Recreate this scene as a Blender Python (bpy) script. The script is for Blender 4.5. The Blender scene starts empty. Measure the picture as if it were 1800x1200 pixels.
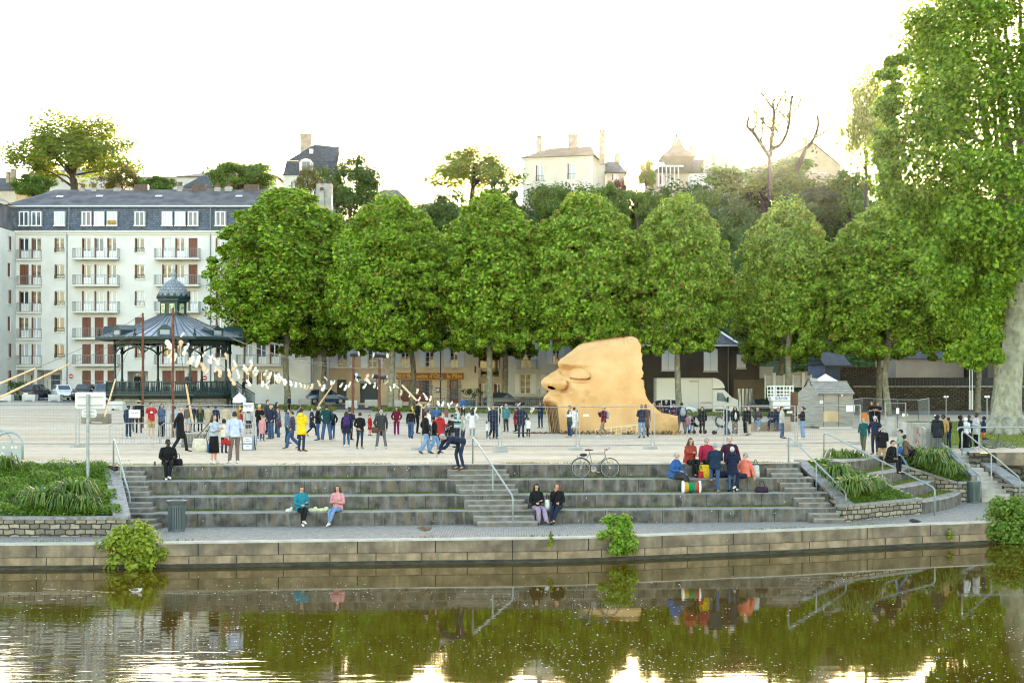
import bpy,bmesh,math,random
import numpy as np
from mathutils import Vector,Matrix
R=math.radians
random.seed(7)
rng=np.random.default_rng(11)
S=bpy.context.scene
COL=S.collection

# ------------------------------------------------------------------ camera
F,CX,HOR,HC=2600.0,900.0,668.0,2.95          # focal length and principal point in photo pixels, eye height
cam_d=bpy.data.cameras.new('camera');cam=bpy.data.objects.new('camera',cam_d);COL.objects.link(cam)
cam.location=(0,0,HC);cam.rotation_euler=(R(90),0,0)
cam_d.sensor_width=36;cam_d.lens=F/1800*36
cam_d.shift_y=(HOR-600)/1800
cam_d.clip_start=0.5;cam_d.clip_end=3000
S.camera=cam
# ------------------------------------------------------------------ sky and sun
SUN_EL,SUN_AZ=R(8.6),R(8.5)
w=bpy.data.worlds.new('World');S.world=w;w.use_nodes=True
nt=w.node_tree
sky=nt.nodes.new('ShaderNodeTexSky');sky.sky_type='NISHITA';sky.sun_disc=False
sky.sun_elevation=SUN_EL;sky.sun_rotation=SUN_AZ
sky.altitude=60;sky.air_density=1.0;sky.dust_density=1.0;sky.ozone_density=0.0
bg=nt.nodes['Background'];bg.inputs['Strength'].default_value=0.15
nt.links.new(sky.outputs[0],bg.inputs['Color'])
sun_d=bpy.data.lights.new('sun','SUN');sun=bpy.data.objects.new('sun',sun_d);COL.objects.link(sun)
sun_d.energy=3.0;sun_d.angle=R(0.6);sun_d.color=(1.0,0.80,0.55)
_d=-Vector((math.sin(SUN_AZ)*math.cos(SUN_EL),math.cos(SUN_AZ)*math.cos(SUN_EL),math.sin(SUN_EL)))
sun.rotation_euler=_d.to_track_quat('-Z','Y').to_euler()
S.view_settings.view_transform='Standard';S.view_settings.look='None'
S.view_settings.exposure=3.05;S.view_settings.gamma=1
S.cycles.max_bounces=6;S.cycles.transparent_max_bounces=6
S.cycles.sample_clamp_indirect=6;S.cycles.filter_width=1.1

# ------------------------------------------------------------------ placing
def PZ(u,v,z):
	y=F*(HC-z)/(v-HOR);return Vector(((u-CX)*y/F,y,z))
def PY(u,v,y):
	return Vector(((u-CX)*y/F,y,HC-(v-HOR)*y/F))
def g_u(u):
	return float(np.interp(u,[60,300,500,760,1000,1250],[1.05,0.75,0.45,0.22,0.03,-0.12]))
def zg(x,y):
	t=min(max((y-62)/68,0),1);t=t*t*(3-2*t)
	return t*g_u(CX+F*x/max(y,20))
def G(u,v):
	z=0.0
	for _ in range(14):
		p=PZ(u,v,z);z=0.5*z+0.5*zg(p.x,p.y)
	p=PZ(u,v,z);p.z=zg(p.x,p.y);return p

# ------------------------------------------------------------------ materials
MATS={}
def pm(name,c1,c2=None,scale=4.0,rough=0.8,bump=0.0,bscale=None,metal=0.0,spec=0.4,stretch=(1,1,1),detail=5,lo=0.35,hi=0.65,extra=None):
	if name in MATS:return MATS[name]
	m=bpy.data.materials.new(name);m.use_nodes=True;n=m.node_tree.nodes;l=m.node_tree.links
	b=n['Principled BSDF'];b.inputs['Roughness'].default_value=rough;b.inputs['Metallic'].default_value=metal
	b.inputs['Specular IOR Level'].default_value=spec
	b.inputs['Base Color'].default_value=(*c1,1)
	if c2 is not None or bump:
		tc=n.new('ShaderNodeTexCoord');mp=n.new('ShaderNodeMapping');mp.inputs['Scale'].default_value=stretch
		l.new(tc.outputs['Object'],mp.inputs['Vector'])
	if c2 is not None:
		nz=n.new('ShaderNodeTexNoise');nz.inputs['Scale'].default_value=scale;nz.inputs['Detail'].default_value=detail
		l.new(mp.outputs[0],nz.inputs['Vector'])
		rp=n.new('ShaderNodeValToRGB');rp.color_ramp.elements[0].position=lo;rp.color_ramp.elements[1].position=hi
		rp.color_ramp.elements[0].color=(*c1,1);rp.color_ramp.elements[1].color=(*c2,1)
		l.new(nz.outputs['Fac'],rp.inputs['Fac']);l.new(rp.outputs[0],b.inputs['Base Color'])
	if bump:
		nb=n.new('ShaderNodeTexNoise');nb.inputs['Scale'].default_value=bscale or scale*4;nb.inputs['Detail'].default_value=4
		l.new(mp.outputs[0],nb.inputs['Vector'])
		bp=n.new('ShaderNodeBump');bp.inputs['Strength'].default_value=bump;bp.inputs['Distance'].default_value=0.05
		l.new(nb.outputs['Fac'],bp.inputs['Height']);l.new(bp.outputs[0],b.inputs['Normal'])
	if extra:extra(m,n,l,b)
	MATS[name]=m;return m
def cloth(c):
	c=tuple(round(x,3) for x in c)
	k='cloth_%s_%s_%s' % c
	return pm(k,c,tuple(x*0.72 for x in c),scale=9,rough=0.9,bump=0.8,bscale=11,spec=0.15)
def flat(name,c,rough=0.5,metal=0.0,spec=0.4):return pm(name,c,None,rough=rough,metal=metal,spec=spec)

def leaf_mat(name,c1,c2,trans=0.45,gloss=0.25):
	if name in MATS:return MATS[name]
	m=bpy.data.materials.new(name);m.use_nodes=True;n=m.node_tree.nodes;l=m.node_tree.links
	b=n['Principled BSDF'];out=n['Material Output']
	geo=n.new('ShaderNodeNewGeometry');rp=n.new('ShaderNodeValToRGB')
	rp.color_ramp.elements[0].color=(*c1,1);rp.color_ramp.elements[1].color=(*c2,1)
	l.new(geo.outputs['Random Per Island'],rp.inputs['Fac'])
	l.new(rp.outputs[0],b.inputs['Base Color']);b.inputs['Roughness'].default_value=0.45
	b.inputs['Specular IOR Level'].default_value=gloss
	tr=n.new('ShaderNodeBsdfTranslucent');mul=n.new('ShaderNodeMixRGB');mul.blend_type='MULTIPLY';mul.inputs[0].default_value=1
	mul.inputs[2].default_value=(1.6,1.35,0.45,1)
	l.new(rp.outputs[0],mul.inputs[1]);l.new(mul.outputs[0],tr.inputs['Color'])
	mx=n.new('ShaderNodeMixShader');mx.inputs[0].default_value=trans
	l.new(b.outputs[0],mx.inputs[1]);l.new(tr.outputs[0],mx.inputs[2]);l.new(mx.outputs[0],out.inputs['Surface'])
	MATS[name]=m;return m

# ------------------------------------------------------------------ objects
def tag(o,label=None,cat=None,group=None,kind=None):
	if label:o['label']=label
	if cat:o['category']=cat
	if group:o['group']=group
	if kind:o['kind']=kind
	return o
def thing(name,label,cat,loc=(0,0,0),rotz=0.0,group=None):
	o=bpy.data.objects.new(name,None);COL.objects.link(o);o.empty_display_size=0.3
	o.location=loc;o.rotation_euler=(0,0,rotz)
	return tag(o,label,cat,group)
def wloc(o):
	p=Vector((0,0,0))
	while o is not None:p=p+o.location;o=o.parent
	return p
def dup(o,parent=None):
	c=o.copy();COL.objects.link(c)
	if parent is not None:c.parent=parent
	for ch in list(o.children):dup(ch,c)
	return c

def catmull(pts,n=4):
	pts=[Vector(p) for p in pts]
	if len(pts)<3:return pts
	out=[]
	for i in range(len(pts)-1):
		p0=pts[max(i-1,0)];p1=pts[i];p2=pts[i+1];p3=pts[min(i+2,len(pts)-1)]
		for k in range(n):
			t=k/n
			out.append(0.5*((2*p1)+(p2-p0)*t+(2*p0-5*p1+4*p2-p3)*t*t+(3*p1-p0-3*p2+p3)*t ** 3))
	out.append(pts[-1]);return out
def lerp_list(vals,n):
	out=[]
	for i in range(len(vals)-1):
		for k in range(n):
			t=k/n;a,b=vals[i],vals[i+1]
			out.append(tuple(x+(y-x)*t for x,y in zip(a,b)) if isinstance(a,(tuple,list)) else a+(b-a)*t)
	out.append(vals[-1]);return out

class MB:
	"""collects faces; build() links them as one mesh object"""
	def __init__(self):self.v=[];self.f=[];self.m=[];self.mi=0
	def add(self,vs,fs):
		o=len(self.v);self.v+=[tuple(p) for p in vs]
		for f in fs:self.f.append(tuple(i+o for i in f));self.m.append(self.mi)
		return self
	def quad(self,a,b,c,d):return self.add([a,b,c,d],[(0,1,2,3)])
	def box(self,c,s,rz=0.0,M=None):
		x,y,z=s[0]/2,s[1]/2,s[2]/2
		vs=[Vector((i*x,j*y,k*z)) for i in (-1,1) for j in (-1,1) for k in (-1,1)]
		if rz:rm=Matrix.Rotation(rz,3,'Z');vs=[rm @ p for p in vs]
		if M is not None:vs=[M @ p for p in vs]
		c=Vector(c);vs=[p+c for p in vs]
		return self.add(vs,[(0,1,3,2),(4,6,7,5),(0,4,5,1),(2,3,7,6),(0,2,6,4),(1,5,7,3)])
	def bar(self,a,b,w,h,up=(0,0,1)):
		a=Vector(a);b=Vector(b);t=(b-a).normalized();up=Vector(up)
		s=t.cross(up)
		if s.length<1e-4:s=t.cross(Vector((0,1,0)))
		s.normalize();n=s.cross(t).normalized();s*=w/2;n*=h/2
		vs=[a-s-n,a+s-n,a+s+n,a-s+n,b-s-n,b+s-n,b+s+n,b-s+n]
		return self.add(vs,[(3,2,1,0),(4,5,6,7),(0,1,5,4),(1,2,6,5),(2,3,7,6),(3,0,4,7)])
	def sweep(self,pts,rad,side=None,segs=8,caps=True,closed=False):
		"""tube along pts; rad = number, list of numbers or list of (side radius, depth radius)"""
		pts=[Vector(p) for p in pts];n=len(pts)
		if not isinstance(rad,(list,tuple)):rad=[rad]*n
		vs=[];prev=None
		for i in range(n):
			if closed:t=pts[(i+1) % n]-pts[i-1]
			else:t=pts[min(i+1,n-1)]-pts[max(i-1,0)]
			if t.length<1e-9:t=Vector((0,0,1))
			t.normalize()
			if side is not None:s=Vector(side)
			elif prev is not None:s=prev
			else:s=Vector((1,0,0)) if abs(t.x)<0.9 else Vector((0,1,0))
			s=s-t*s.dot(t)
			if s.length<1e-5:s=t.orthogonal()
			s.normalize();prev=s;b=t.cross(s)
			r=rad[i];ra,rb=r if isinstance(r,(tuple,list)) else (r,r)
			for k in range(segs):
				a=2*math.pi*k/segs;vs.append(pts[i]+s*(ra*math.cos(a))+b*(rb*math.sin(a)))
		fs=[]
		for i in range(n if closed else n-1):
			j=(i+1) % n
			for k in range(segs):
				k2=(k+1) % segs;fs.append((i*segs+k,i*segs+k2,j*segs+k2,j*segs+k))
		if caps and not closed:
			fs.append(tuple(range(segs-1,-1,-1)));fs.append(tuple((n-1)*segs+k for k in range(segs)))
		return self.add(vs,fs)
	def lathe(self,c,prof,segs=16,rot=0.0,M=None,caps=True):
		"""prof = [(radius, z)]"""
		c=Vector(c);vs=[]
		for r,z in prof:
			for k in range(segs):
				a=rot+2*math.pi*k/segs;p=Vector((r*math.cos(a),r*math.sin(a),z))
				vs.append((M @ p if M is not None else p)+c)
		fs=[]
		for i in range(len(prof)-1):
			for k in range(segs):
				k2=(k+1) % segs;fs.append((i*segs+k,i*segs+k2,(i+1)*segs+k2,(i+1)*segs+k))
		if caps:
			fs.append(tuple(range(segs-1,-1,-1)));fs.append(tuple((len(prof)-1)*segs+k for k in range(segs)))
		return self.add(vs,fs)
	def prism(self,poly,off):
		"""planar polygon (3-D points) pushed along the vector off"""
		poly=[Vector(p) for p in poly];off=Vector(off);n=len(poly)
		fs=[tuple(range(n-1,-1,-1)),tuple(range(n,2*n))]
		for i in range(n):j=(i+1) % n;fs.append((i,j,n+j,n+i))
		return self.add(poly+[p+off for p in poly],fs)
	def ell(self,c,r,segs=12,rings=8,M=None):
		prof=[]
		for i in range(rings+1):
			a=-math.pi/2+math.pi*i/rings;prof.append((max(math.cos(a),0.02),math.sin(a)))
		mm=Matrix.Diagonal(Vector(r));mm=(M @ mm) if M is not None else mm
		return self.lathe(c,prof,segs,M=mm)
	def build(self,name,mats,parent=None,local=False,smooth=False,origin=None,bevel=0):
		if not isinstance(mats,(list,tuple)):mats=[mats]
		use=sorted({i for f in self.f for i in f});ix={a:k for k,a in enumerate(use)};self.v=[self.v[i] for i in use];self.f=[tuple(ix[i] for i in f) for f in self.f]
		vs=np.array(self.v,dtype=np.float64).reshape(-1,3)
		if parent is None:
			lo=vs.min(0);hi=vs.max(0)
			o3=np.array(origin) if origin is not None else np.array([(lo[0]+hi[0])/2,(lo[1]+hi[1])/2,lo[2]])
			vs=vs-o3
		elif not local:vs=vs-np.array(wloc(parent))
		me=bpy.data.meshes.new(name);me.from_pydata(vs.tolist(),[],self.f)
		for mt in mats:me.materials.append(mt)
		if len(mats)>1:me.polygons.foreach_set('material_index',self.m)
		if smooth:me.polygons.foreach_set('use_smooth',[True]*len(me.polygons))
		me.update()
		ob=bpy.data.objects.new(name,me);COL.objects.link(ob)
		if parent is None:ob.location=o3
		else:ob.parent=parent
		if bevel:
			bm=bmesh.new();bm.from_mesh(me)
			bmesh.ops.remove_doubles(bm,verts=bm.verts,dist=1e-5)
			bmesh.ops.bevel(bm,geom=[e for e in bm.edges if e.is_manifold and e.calc_face_angle(0)>0.5],offset=bevel,segments=2,affect='EDGES',profile=0.6)
			bm.to_mesh(me);bm.free()
		return ob

def text_mb(body,size,c,rz=0.0,align='CENTER',bold=0.0,depth=0.004):
	"""flat lettering facing -Y (turned by rz), centre c, as an MB"""
	cu=bpy.data.curves.new('lettering','FONT');cu.body=body;cu.size=size;cu.align_x=align;cu.align_y='CENTER'
	cu.extrude=depth;cu.offset=bold;cu.resolution_u=2
	ob=bpy.data.objects.new('lettering_tmp',cu);COL.objects.link(ob)
	bpy.context.view_layer.update()
	me=bpy.data.meshes.new_from_object(ob.evaluated_get(bpy.context.evaluated_depsgraph_get()))
	rm=Matrix.Rotation(rz,3,'Z') @ Matrix.Rotation(R(90),3,'X')
	mb=MB();mb.add([rm @ v.co+Vector(c) for v in me.vertices],[tuple(p.vertices) for p in me.polygons])
	bpy.data.objects.remove(ob);bpy.data.curves.remove(cu);bpy.data.meshes.remove(me)
	return mb

# ================================================================== the setting: ground, water, quay, terraces
def gravel_extra(m,n,l,b):
	# broad worn patches and scuff streaks over the gravel
	tc=n.new('ShaderNodeTexCoord');mp=n.new('ShaderNodeMapping');mp.inputs['Scale'].default_value=(0.1,0.35,1)
	nz=n.new('ShaderNodeTexNoise');nz.inputs['Scale'].default_value=1.2;nz.inputs['Detail'].default_value=6
	l.new(tc.outputs['Object'],mp.inputs[0]);l.new(mp.outputs[0],nz.inputs['Vector'])
	rp=n.new('ShaderNodeValToRGB');rp.color_ramp.elements[0].position=0.4;rp.color_ramp.elements[1].position=0.7
	rp.color_ramp.elements[0].color=(1,1,1,1);rp.color_ramp.elements[1].color=(0.70,0.63,0.54,1)
	mx=n.new('ShaderNodeMixRGB');mx.blend_type='MULTIPLY';mx.inputs[0].default_value=0.8
	src=b.inputs['Base Color'].links[0].from_socket
	l.new(nz.outputs['Fac'],rp.inputs[0]);l.new(src,mx.inputs[1]);l.new(rp.outputs[0],mx.inputs[2]);l.new(mx.outputs[0],b.inputs['Base Color'])
M_gravel=pm('gravel',(0.42,0.345,0.255),(0.51,0.43,0.33),scale=3.0,rough=0.95,bump=0.3,bscale=18,spec=0.1,extra=gravel_extra)
M_asphalt=pm('asphalt',(0.06,0.06,0.06),(0.09,0.088,0.085),scale=2,rough=0.9)
M_soil=pm('soil',(0.025,0.04,0.012),(0.05,0.07,0.02),scale=5,rough=1.0)
M_lawn=pm('lawn',(0.06,0.11,0.02),(0.11,0.16,0.035),scale=1.2,rough=1.0,bump=0.4,bscale=20)

def stone_extra(joint,lich=0.5,vstain=True,jw=0.012,warm=(0.13,0.095,0.06)):
	def fx(m,n,l,b):
		tc=n.new('ShaderNodeTexCoord')
		src=b.inputs['Base Color'].links[0].from_socket
		# vertical run-off stains
		mp=n.new('ShaderNodeMapping');mp.inputs['Scale'].default_value=(2.6,2.6,0.35)
		nz=n.new('ShaderNodeTexNoise');nz.inputs['Scale'].default_value=1.6;nz.inputs['Detail'].default_value=7
		l.new(tc.outputs['Object'],mp.inputs[0]);l.new(mp.outputs[0],nz.inputs['Vector'])
		rp=n.new('ShaderNodeValToRGB');rp.color_ramp.elements[0].position=0.50;rp.color_ramp.elements[1].position=0.72
		rp.color_ramp.elements[0].color=(0,0,0,1);rp.color_ramp.elements[1].color=(1,1,1,1)
		l.new(nz.outputs['Fac'],rp.inputs[0])
		m1=n.new('ShaderNodeMixRGB');l.new(rp.outputs[0],m1.inputs[0]);l.new(src,m1.inputs[1]);m1.inputs[2].default_value=(*warm,1)
		if joint == 1.9:   # pale lime streaks running down the risers
			m4=n.new('ShaderNodeMapping');m4.inputs['Scale'].default_value=(5.5,5.5,.8);m4.inputs['Location'].default_value=(3,1,2);n4=n.new('ShaderNodeTexNoise');n4.inputs['Scale'].default_value=1.5;n4.inputs['Detail'].default_value=8;l.new(tc.outputs['Object'],m4.inputs[0]);l.new(m4.outputs[0],n4.inputs['Vector'])
			r4=n.new('ShaderNodeValToRGB');r4.color_ramp.elements[0].position=.53;r4.color_ramp.elements[1].position=.68;r4.color_ramp.elements[0].color=(0,0,0,1);r4.color_ramp.elements[1].color=(.5,.5,.5,1);l.new(n4.outputs['Fac'],r4.inputs[0])
			m5=n.new('ShaderNodeMixRGB');l.new(r4.outputs[0],m5.inputs[0]);l.new(m1.outputs[0],m5.inputs[1]);m5.inputs[2].default_value=(.21,.20,.18,1);m1=m5
		# lichen spots
		vo=n.new('ShaderNodeTexVoronoi');vo.inputs['Scale'].default_value=3.2;l.new(tc.outputs['Object'],vo.inputs['Vector'])
		ls=n.new('ShaderNodeMath');ls.operation='LESS_THAN';ls.inputs[1].default_value=0.10*lich;l.new(vo.outputs['Distance'],ls.inputs[0])
		m2=n.new('ShaderNodeMixRGB');l.new(ls.outputs[0],m2.inputs[0]);l.new(m1.outputs[0],m2.inputs[1]);m2.inputs[2].default_value=(0.5,0.5,0.46,1)
		last=m2
		if joint:
			sx=n.new('ShaderNodeSeparateXYZ');l.new(tc.outputs['Object'],sx.inputs[0])
			dv=n.new('ShaderNodeMath');dv.operation='DIVIDE';dv.inputs[1].default_value=joint;l.new(sx.outputs['X'],dv.inputs[0])
			fr=n.new('ShaderNodeMath');fr.operation='FRACT';l.new(dv.outputs[0],fr.inputs[0])
			lt=n.new('ShaderNodeMath');lt.operation='LESS_THAN';lt.inputs[1].default_value=jw;l.new(fr.outputs[0],lt.inputs[0])
			m3=n.new('ShaderNodeMixRGB');l.new(lt.outputs[0],m3.inputs[0]);l.new(last.outputs[0],m3.inputs[1]);m3.inputs[2].default_value=(0.02,0.018,0.014,1)
			last=m3
		l.new(last.outputs[0],b.inputs['Base Color'])
	return fx
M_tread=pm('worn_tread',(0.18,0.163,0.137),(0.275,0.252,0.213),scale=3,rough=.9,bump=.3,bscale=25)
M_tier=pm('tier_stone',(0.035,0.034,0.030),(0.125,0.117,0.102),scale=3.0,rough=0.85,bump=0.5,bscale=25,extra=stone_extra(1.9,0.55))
M_step=pm('step_stone',(0.09,0.085,0.075),(0.19,0.175,0.15),scale=4,rough=0.85,bump=0.5,bscale=30,extra=stone_extra(0,0.5))
M_granite=pm('granite_cap',(0.16,0.16,0.16),(0.27,0.265,0.255),scale=14,rough=0.8,bump=0.3,bscale=40,extra=stone_extra(0,0.5))
M_quay=pm('quay_stone',(0.11,0.088,0.06),(0.26,0.205,0.14),scale=1.6,rough=0.9,bump=0.6,bscale=14,extra=stone_extra(2.3,0.35,jw=0.014,warm=(0.11,0.09,0.065)))
M_quay2=pm('quay_stone_low',(0.16,0.115,0.07),(0.31,0.23,0.145),scale=2.5,rough=0.9,bump=0.6,bscale=14,extra=stone_extra(1.35,0.2,jw=0.02,warm=(0.12,0.1,0.06)))
M_coping=pm('quay_coping',(0.30,0.275,0.23),(0.42,0.39,0.33),scale=2.5,rough=0.9,bump=0.4,bscale=20)

def brickmat(name,c1,c2,mortar,bw,bh,msize=0.03,plane='XZ',rough=0.9,noise=0.5,off=0.5):
	if name in MATS:return MATS[name]
	m=bpy.data.materials.new(name);m.use_nodes=True;n=m.node_tree.nodes;l=m.node_tree.links;b=n['Principled BSDF']
	b.inputs['Roughness'].default_value=rough;b.inputs['Specular IOR Level'].default_value=0.2
	tc=n.new('ShaderNodeTexCoord');sx=n.new('ShaderNodeSeparateXYZ');cx=n.new('ShaderNodeCombineXYZ')
	l.new(tc.outputs['Object'],sx.inputs[0]);l.new(sx.outputs[plane[0]],cx.inputs['X']);l.new(sx.outputs[plane[1]],cx.inputs['Y'])
	nz=n.new('ShaderNodeTexNoise');nz.inputs['Scale'].default_value=3.5;l.new(tc.outputs['Object'],nz.inputs['Vector'])
	ad=n.new('ShaderNodeVectorMath');ad.operation='MULTIPLY_ADD';ad.inputs[1].default_value=(noise*.2,noise*.2,0)
	l.new(nz.outputs['Color'],ad.inputs[0]);l.new(cx.outputs[0],ad.inputs[2])
	br=n.new('ShaderNodeTexBrick');br.inputs['Color1'].default_value=(*c1,1);br.inputs['Color2'].default_value=(*c2,1);br.inputs['Mortar'].default_value=(*mortar,1)
	br.inputs['Scale'].default_value=1;br.inputs['Brick Width'].default_value=bw;br.inputs['Row Height'].default_value=bh
	br.inputs['Mortar Size'].default_value=msize;br.inputs['Mortar Smooth'].default_value=0.3;br.offset=off
	l.new(ad.outputs[0],br.inputs['Vector'])
	n2=n.new('ShaderNodeTexNoise');n2.inputs['Scale'].default_value=7;n2.inputs['Detail'].default_value=6;l.new(tc.outputs['Object'],n2.inputs['Vector'])
	rp=n.new('ShaderNodeValToRGB');rp.color_ramp.elements[0].color=(0.5,0.5,0.5,1);rp.color_ramp.elements[1].color=(1.25,1.25,1.25,1);l.new(n2.outputs['Fac'],rp.inputs[0])
	mx=n.new('ShaderNodeMixRGB');mx.blend_type='MULTIPLY';mx.inputs[0].default_value=1;l.new(br.outputs['Color'],mx.inputs[1]);l.new(rp.outputs[0],mx.inputs[2])
	l.new(mx.outputs[0],b.inputs['Base Color'])
	bp=n.new('ShaderNodeBump');bp.inputs['Strength'].default_value=0.7;bp.inputs['Distance'].default_value=0.04;bp.invert=True
	l.new(br.outputs['Fac'],bp.inputs['Height']);l.new(bp.outputs[0],b.inputs['Normal'])
	MATS[name]=m;return m
M_masonry=brickmat('small_block_masonry',(0.36,0.31,0.235),(0.14,0.125,0.10),(0.05,0.045,0.036),0.31,0.165,0.022,noise=0.6)
M_rubble=brickmat('rubble_stone_wall',(0.115,0.10,0.07),(0.06,0.055,0.04),(0.03,0.027,0.02),0.55,0.22,0.05,noise=1.6)
M_cobble=brickmat('cobbles',(0.37,0.335,0.29),(0.27,0.245,0.21),(0.12,0.11,0.09),0.16,0.12,0.012,plane='XY',noise=0.25)

def fan_sheet(name,mat,us,yfun,ts,zfun,kind='structure',xfun=None):
	mb=MB();vs=[];nu,nt_=len(us),len(ts)
	for u in us:
		y0,y1=yfun(u)
		for t in ts:
			y=y0+(y1-y0)*t;x=(u-CX)*y/F if xfun is None else xfun(u,y,y0)
			vs.append((x,y,zfun(x,y)))
	fs=[(i*nt_+j,(i+1)*nt_+j,(i+1)*nt_+j+1,i*nt_+j+1) for i in range(nu-1) for j in range(nt_-1)]
	mb.add(vs,fs);o=mb.build(name,mat,smooth=True);tag(o,kind=kind);return o

_fu=[-700,176,178,200,260,1350,1395,1412,1470,1476,1546,1580,1612,1672,1700,1705,2600]
_fy=[52.3,52.3,51.9,50.9,50.75,52.2,52.3,54.0,54.3,53.5,57.7,58.2,60.4,61.4,61.6,60.2,60.2]
def yfront(u):return float(np.interp(u,_fu,_fy))
us=sorted(set(list(np.linspace(-700,2600,56))+_fu))
ts=[0,0.02,0.06,0.12,0.2,0.3,0.45,0.6,0.8,1.0]
plaza=fan_sheet('gravel_plaza_ground',M_gravel,us,lambda u:(yfront(u),131.0),ts,lambda x,y:zg(x,y))
mb=MB();[mb.quad(*[Vector(((u-CX)*(yfront(u)+.03)/F,yfront(u)+.03,z)) for u,z in ((a,-.004),(b,-.004),(b,-2.0),(a,-2.0))]) for a,b in zip(us[:-1],us[1:])];tag(mb.build('plaza_bank_ground',M_rubble),kind='structure')
street=fan_sheet('street',M_asphalt,list(np.linspace(-900,2700,40)),lambda u:(131.0,176.0),[0,0.5,1],lambda x,y:zg(x,y)-0.002)
lawn=fan_sheet('lawn',M_lawn,list(np.linspace(1592,2500,24)),lambda u:(64.5 if u>1660 else 70.0,110.0),[0,.15,.4,.7,1],lambda x,y:zg(x,y)+0.006)

def hill_z(x,y):
	t=min(max((y-168)/37,0),1);t=t*t*(3-2*t)
	u=CX+F*x/y
	top=float(np.interp(u,[-600,0,500,900,1300,1500,2600],[24,24,25,26,27.5,27,26]))
	return zg(x,160*1.0)*(1-t)+top*t+0.5*math.sin(x*0.21+y*0.13)*t-max(0,y-330)*0.06
hill=fan_sheet('hill',pm('hill_soil',(0.03,0.045,0.015),(0.06,0.075,0.03),scale=0.3,rough=1),list(np.linspace(-1200,3000,70)),lambda u:(168.0,478.0),
				 [0,.02,.04,.06,.08,.10,.12,.15,.25,.35,.55,1],hill_z)

# ---- water
def water_mat():
	m=bpy.data.materials.new('river_water');m.use_nodes=True;n=m.node_tree.nodes;l=m.node_tree.links;b=n['Principled BSDF']
	b.inputs['Base Color'].default_value=(0.060,0.036,0.003,1);b.inputs['Roughness'].default_value=0.025;b.inputs['IOR'].default_value=1.33;b.inputs['Specular Tint'].default_value=(1,.86,.62,1)
	tc=n.new('ShaderNodeTexCoord')
	def noise(sx,sy,sc,det):
		mp=n.new('ShaderNodeMapping');mp.inputs['Scale'].default_value=(sx,sy,1);l.new(tc.outputs['Object'],mp.inputs[0])
		z=n.new('ShaderNodeTexNoise');z.inputs['Scale'].default_value=sc;z.inputs['Detail'].default_value=det;l.new(mp.outputs[0],z.inputs['Vector']);return z
	a=noise(0.22,1.5,1.3,3);c=noise(0.9,2.6,2.0,2)
	# wind ruffles the lower left of the river more than the quiet strip by the quay
	cal=noise(0.05,0.10,1.0,1)
	sx=n.new('ShaderNodeSeparateXYZ');l.new(tc.outputs['Object'],sx.inputs[0])
	mr=n.new('ShaderNodeMapRange');mr.inputs['From Min'].default_value=18;mr.inputs['From Max'].default_value=-1;mr.inputs['To Min'].default_value=0.10;mr.inputs['To Max'].default_value=1.0
	l.new(sx.outputs['Y'],mr.inputs['Value'])
	ad=n.new('ShaderNodeMath');ad.operation='MULTIPLY_ADD';ad.inputs[1].default_value=0.3;l.new(c.outputs['Fac'],ad.inputs[0]);l.new(a.outputs['Fac'],ad.inputs[2])
	mx_=n.new('ShaderNodeMapRange');mx_.inputs['From Min'].default_value=-9;mx_.inputs['From Max'].default_value=-2;mx_.inputs['To Min'].default_value=2.6;mx_.inputs['To Max'].default_value=0.45;l.new(sx.outputs['X'],mx_.inputs['Value'])
	m0=n.new('ShaderNodeMath');m0.operation='MULTIPLY';l.new(mr.outputs[0],m0.inputs[0]);l.new(mx_.outputs[0],m0.inputs[1])
	mu=n.new('ShaderNodeMath');mu.operation='MULTIPLY';l.new(m0.outputs[0],mu.inputs[0]);l.new(cal.outputs['Fac'],mu.inputs[1])
	ms=n.new('ShaderNodeMath');ms.operation='MULTIPLY';ms.inputs[1].default_value=0.075;l.new(mu.outputs[0],ms.inputs[0])
	bp=n.new('ShaderNodeBump');bp.inputs['Distance'].default_value=0.12
	l.new(ms.outputs[0],bp.inputs['Strength']);l.new(ad.outputs[0],bp.inputs['Height']);l.new(bp.outputs[0],b.inputs['Normal'])
	return m
ZW=-2.52
wb=MB();wb.quad((-160,-60,ZW),(160,-60,ZW),(160,61,ZW),(-160,61,ZW))
tag(wb.build('river_water',water_mat(),origin=(0,25,ZW)),kind='structure')

# ---- riverside path and quay wall
QE=[PZ(u,v,-1.8) for u,v in [(-900,962),(-300,959),(0,956.5),(250,954.5),(500,951),(735,948),(1000,945),(1200,938),(1400,931),(1600,922),(1730,917)]]
QE+=[Vector((17.4,51.0,-1.8)),Vector((18.9,53.6,-1.8)),Vector((19.7,56.2,-1.8)),Vector((20.1,60.6,-1.8))]
QE=catmull(QE,3)
mb=MB()
for a,b in zip(QE[:-1],QE[1:]):mb.quad(a,b,Vector((b.x,66,-1.8)),Vector((a.x,66,-1.8)))
tag(mb.build('riverside_path',M_cobble,origin=(0,50,-1.8)),kind='structure')
quay=thing('quay_wall','long two course stone quay wall along the water, with pale coping','wall',(0,44,-2.8))
def ribbon(pts,o1,z1,o2,z2):
	mb=MB()
	nn=[]
	for i in range(len(pts)):
		t=pts[min(i+1,len(pts)-1)]-pts[max(i-1,0)];t.z=0;t.normalize();nn.append(Vector((t.y,-t.x,0)))
	def ring(i,o,z):p=pts[i]+nn[i]*o;p.z=z;return p
	for i in range(len(pts)-1):
		mb.quad(ring(i,o1,z1),ring(i+1,o1,z1),ring(i+1,o2,z2),ring(i,o2,z2))
	return mb
cb=ribbon(QE,-0.42,-1.786,0.015,-1.79);c2=ribbon(QE,0.015,-1.79,0.03,-1.83);cb.add(c2.v,c2.f)
cb.build('coping',M_coping,quay)
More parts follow.
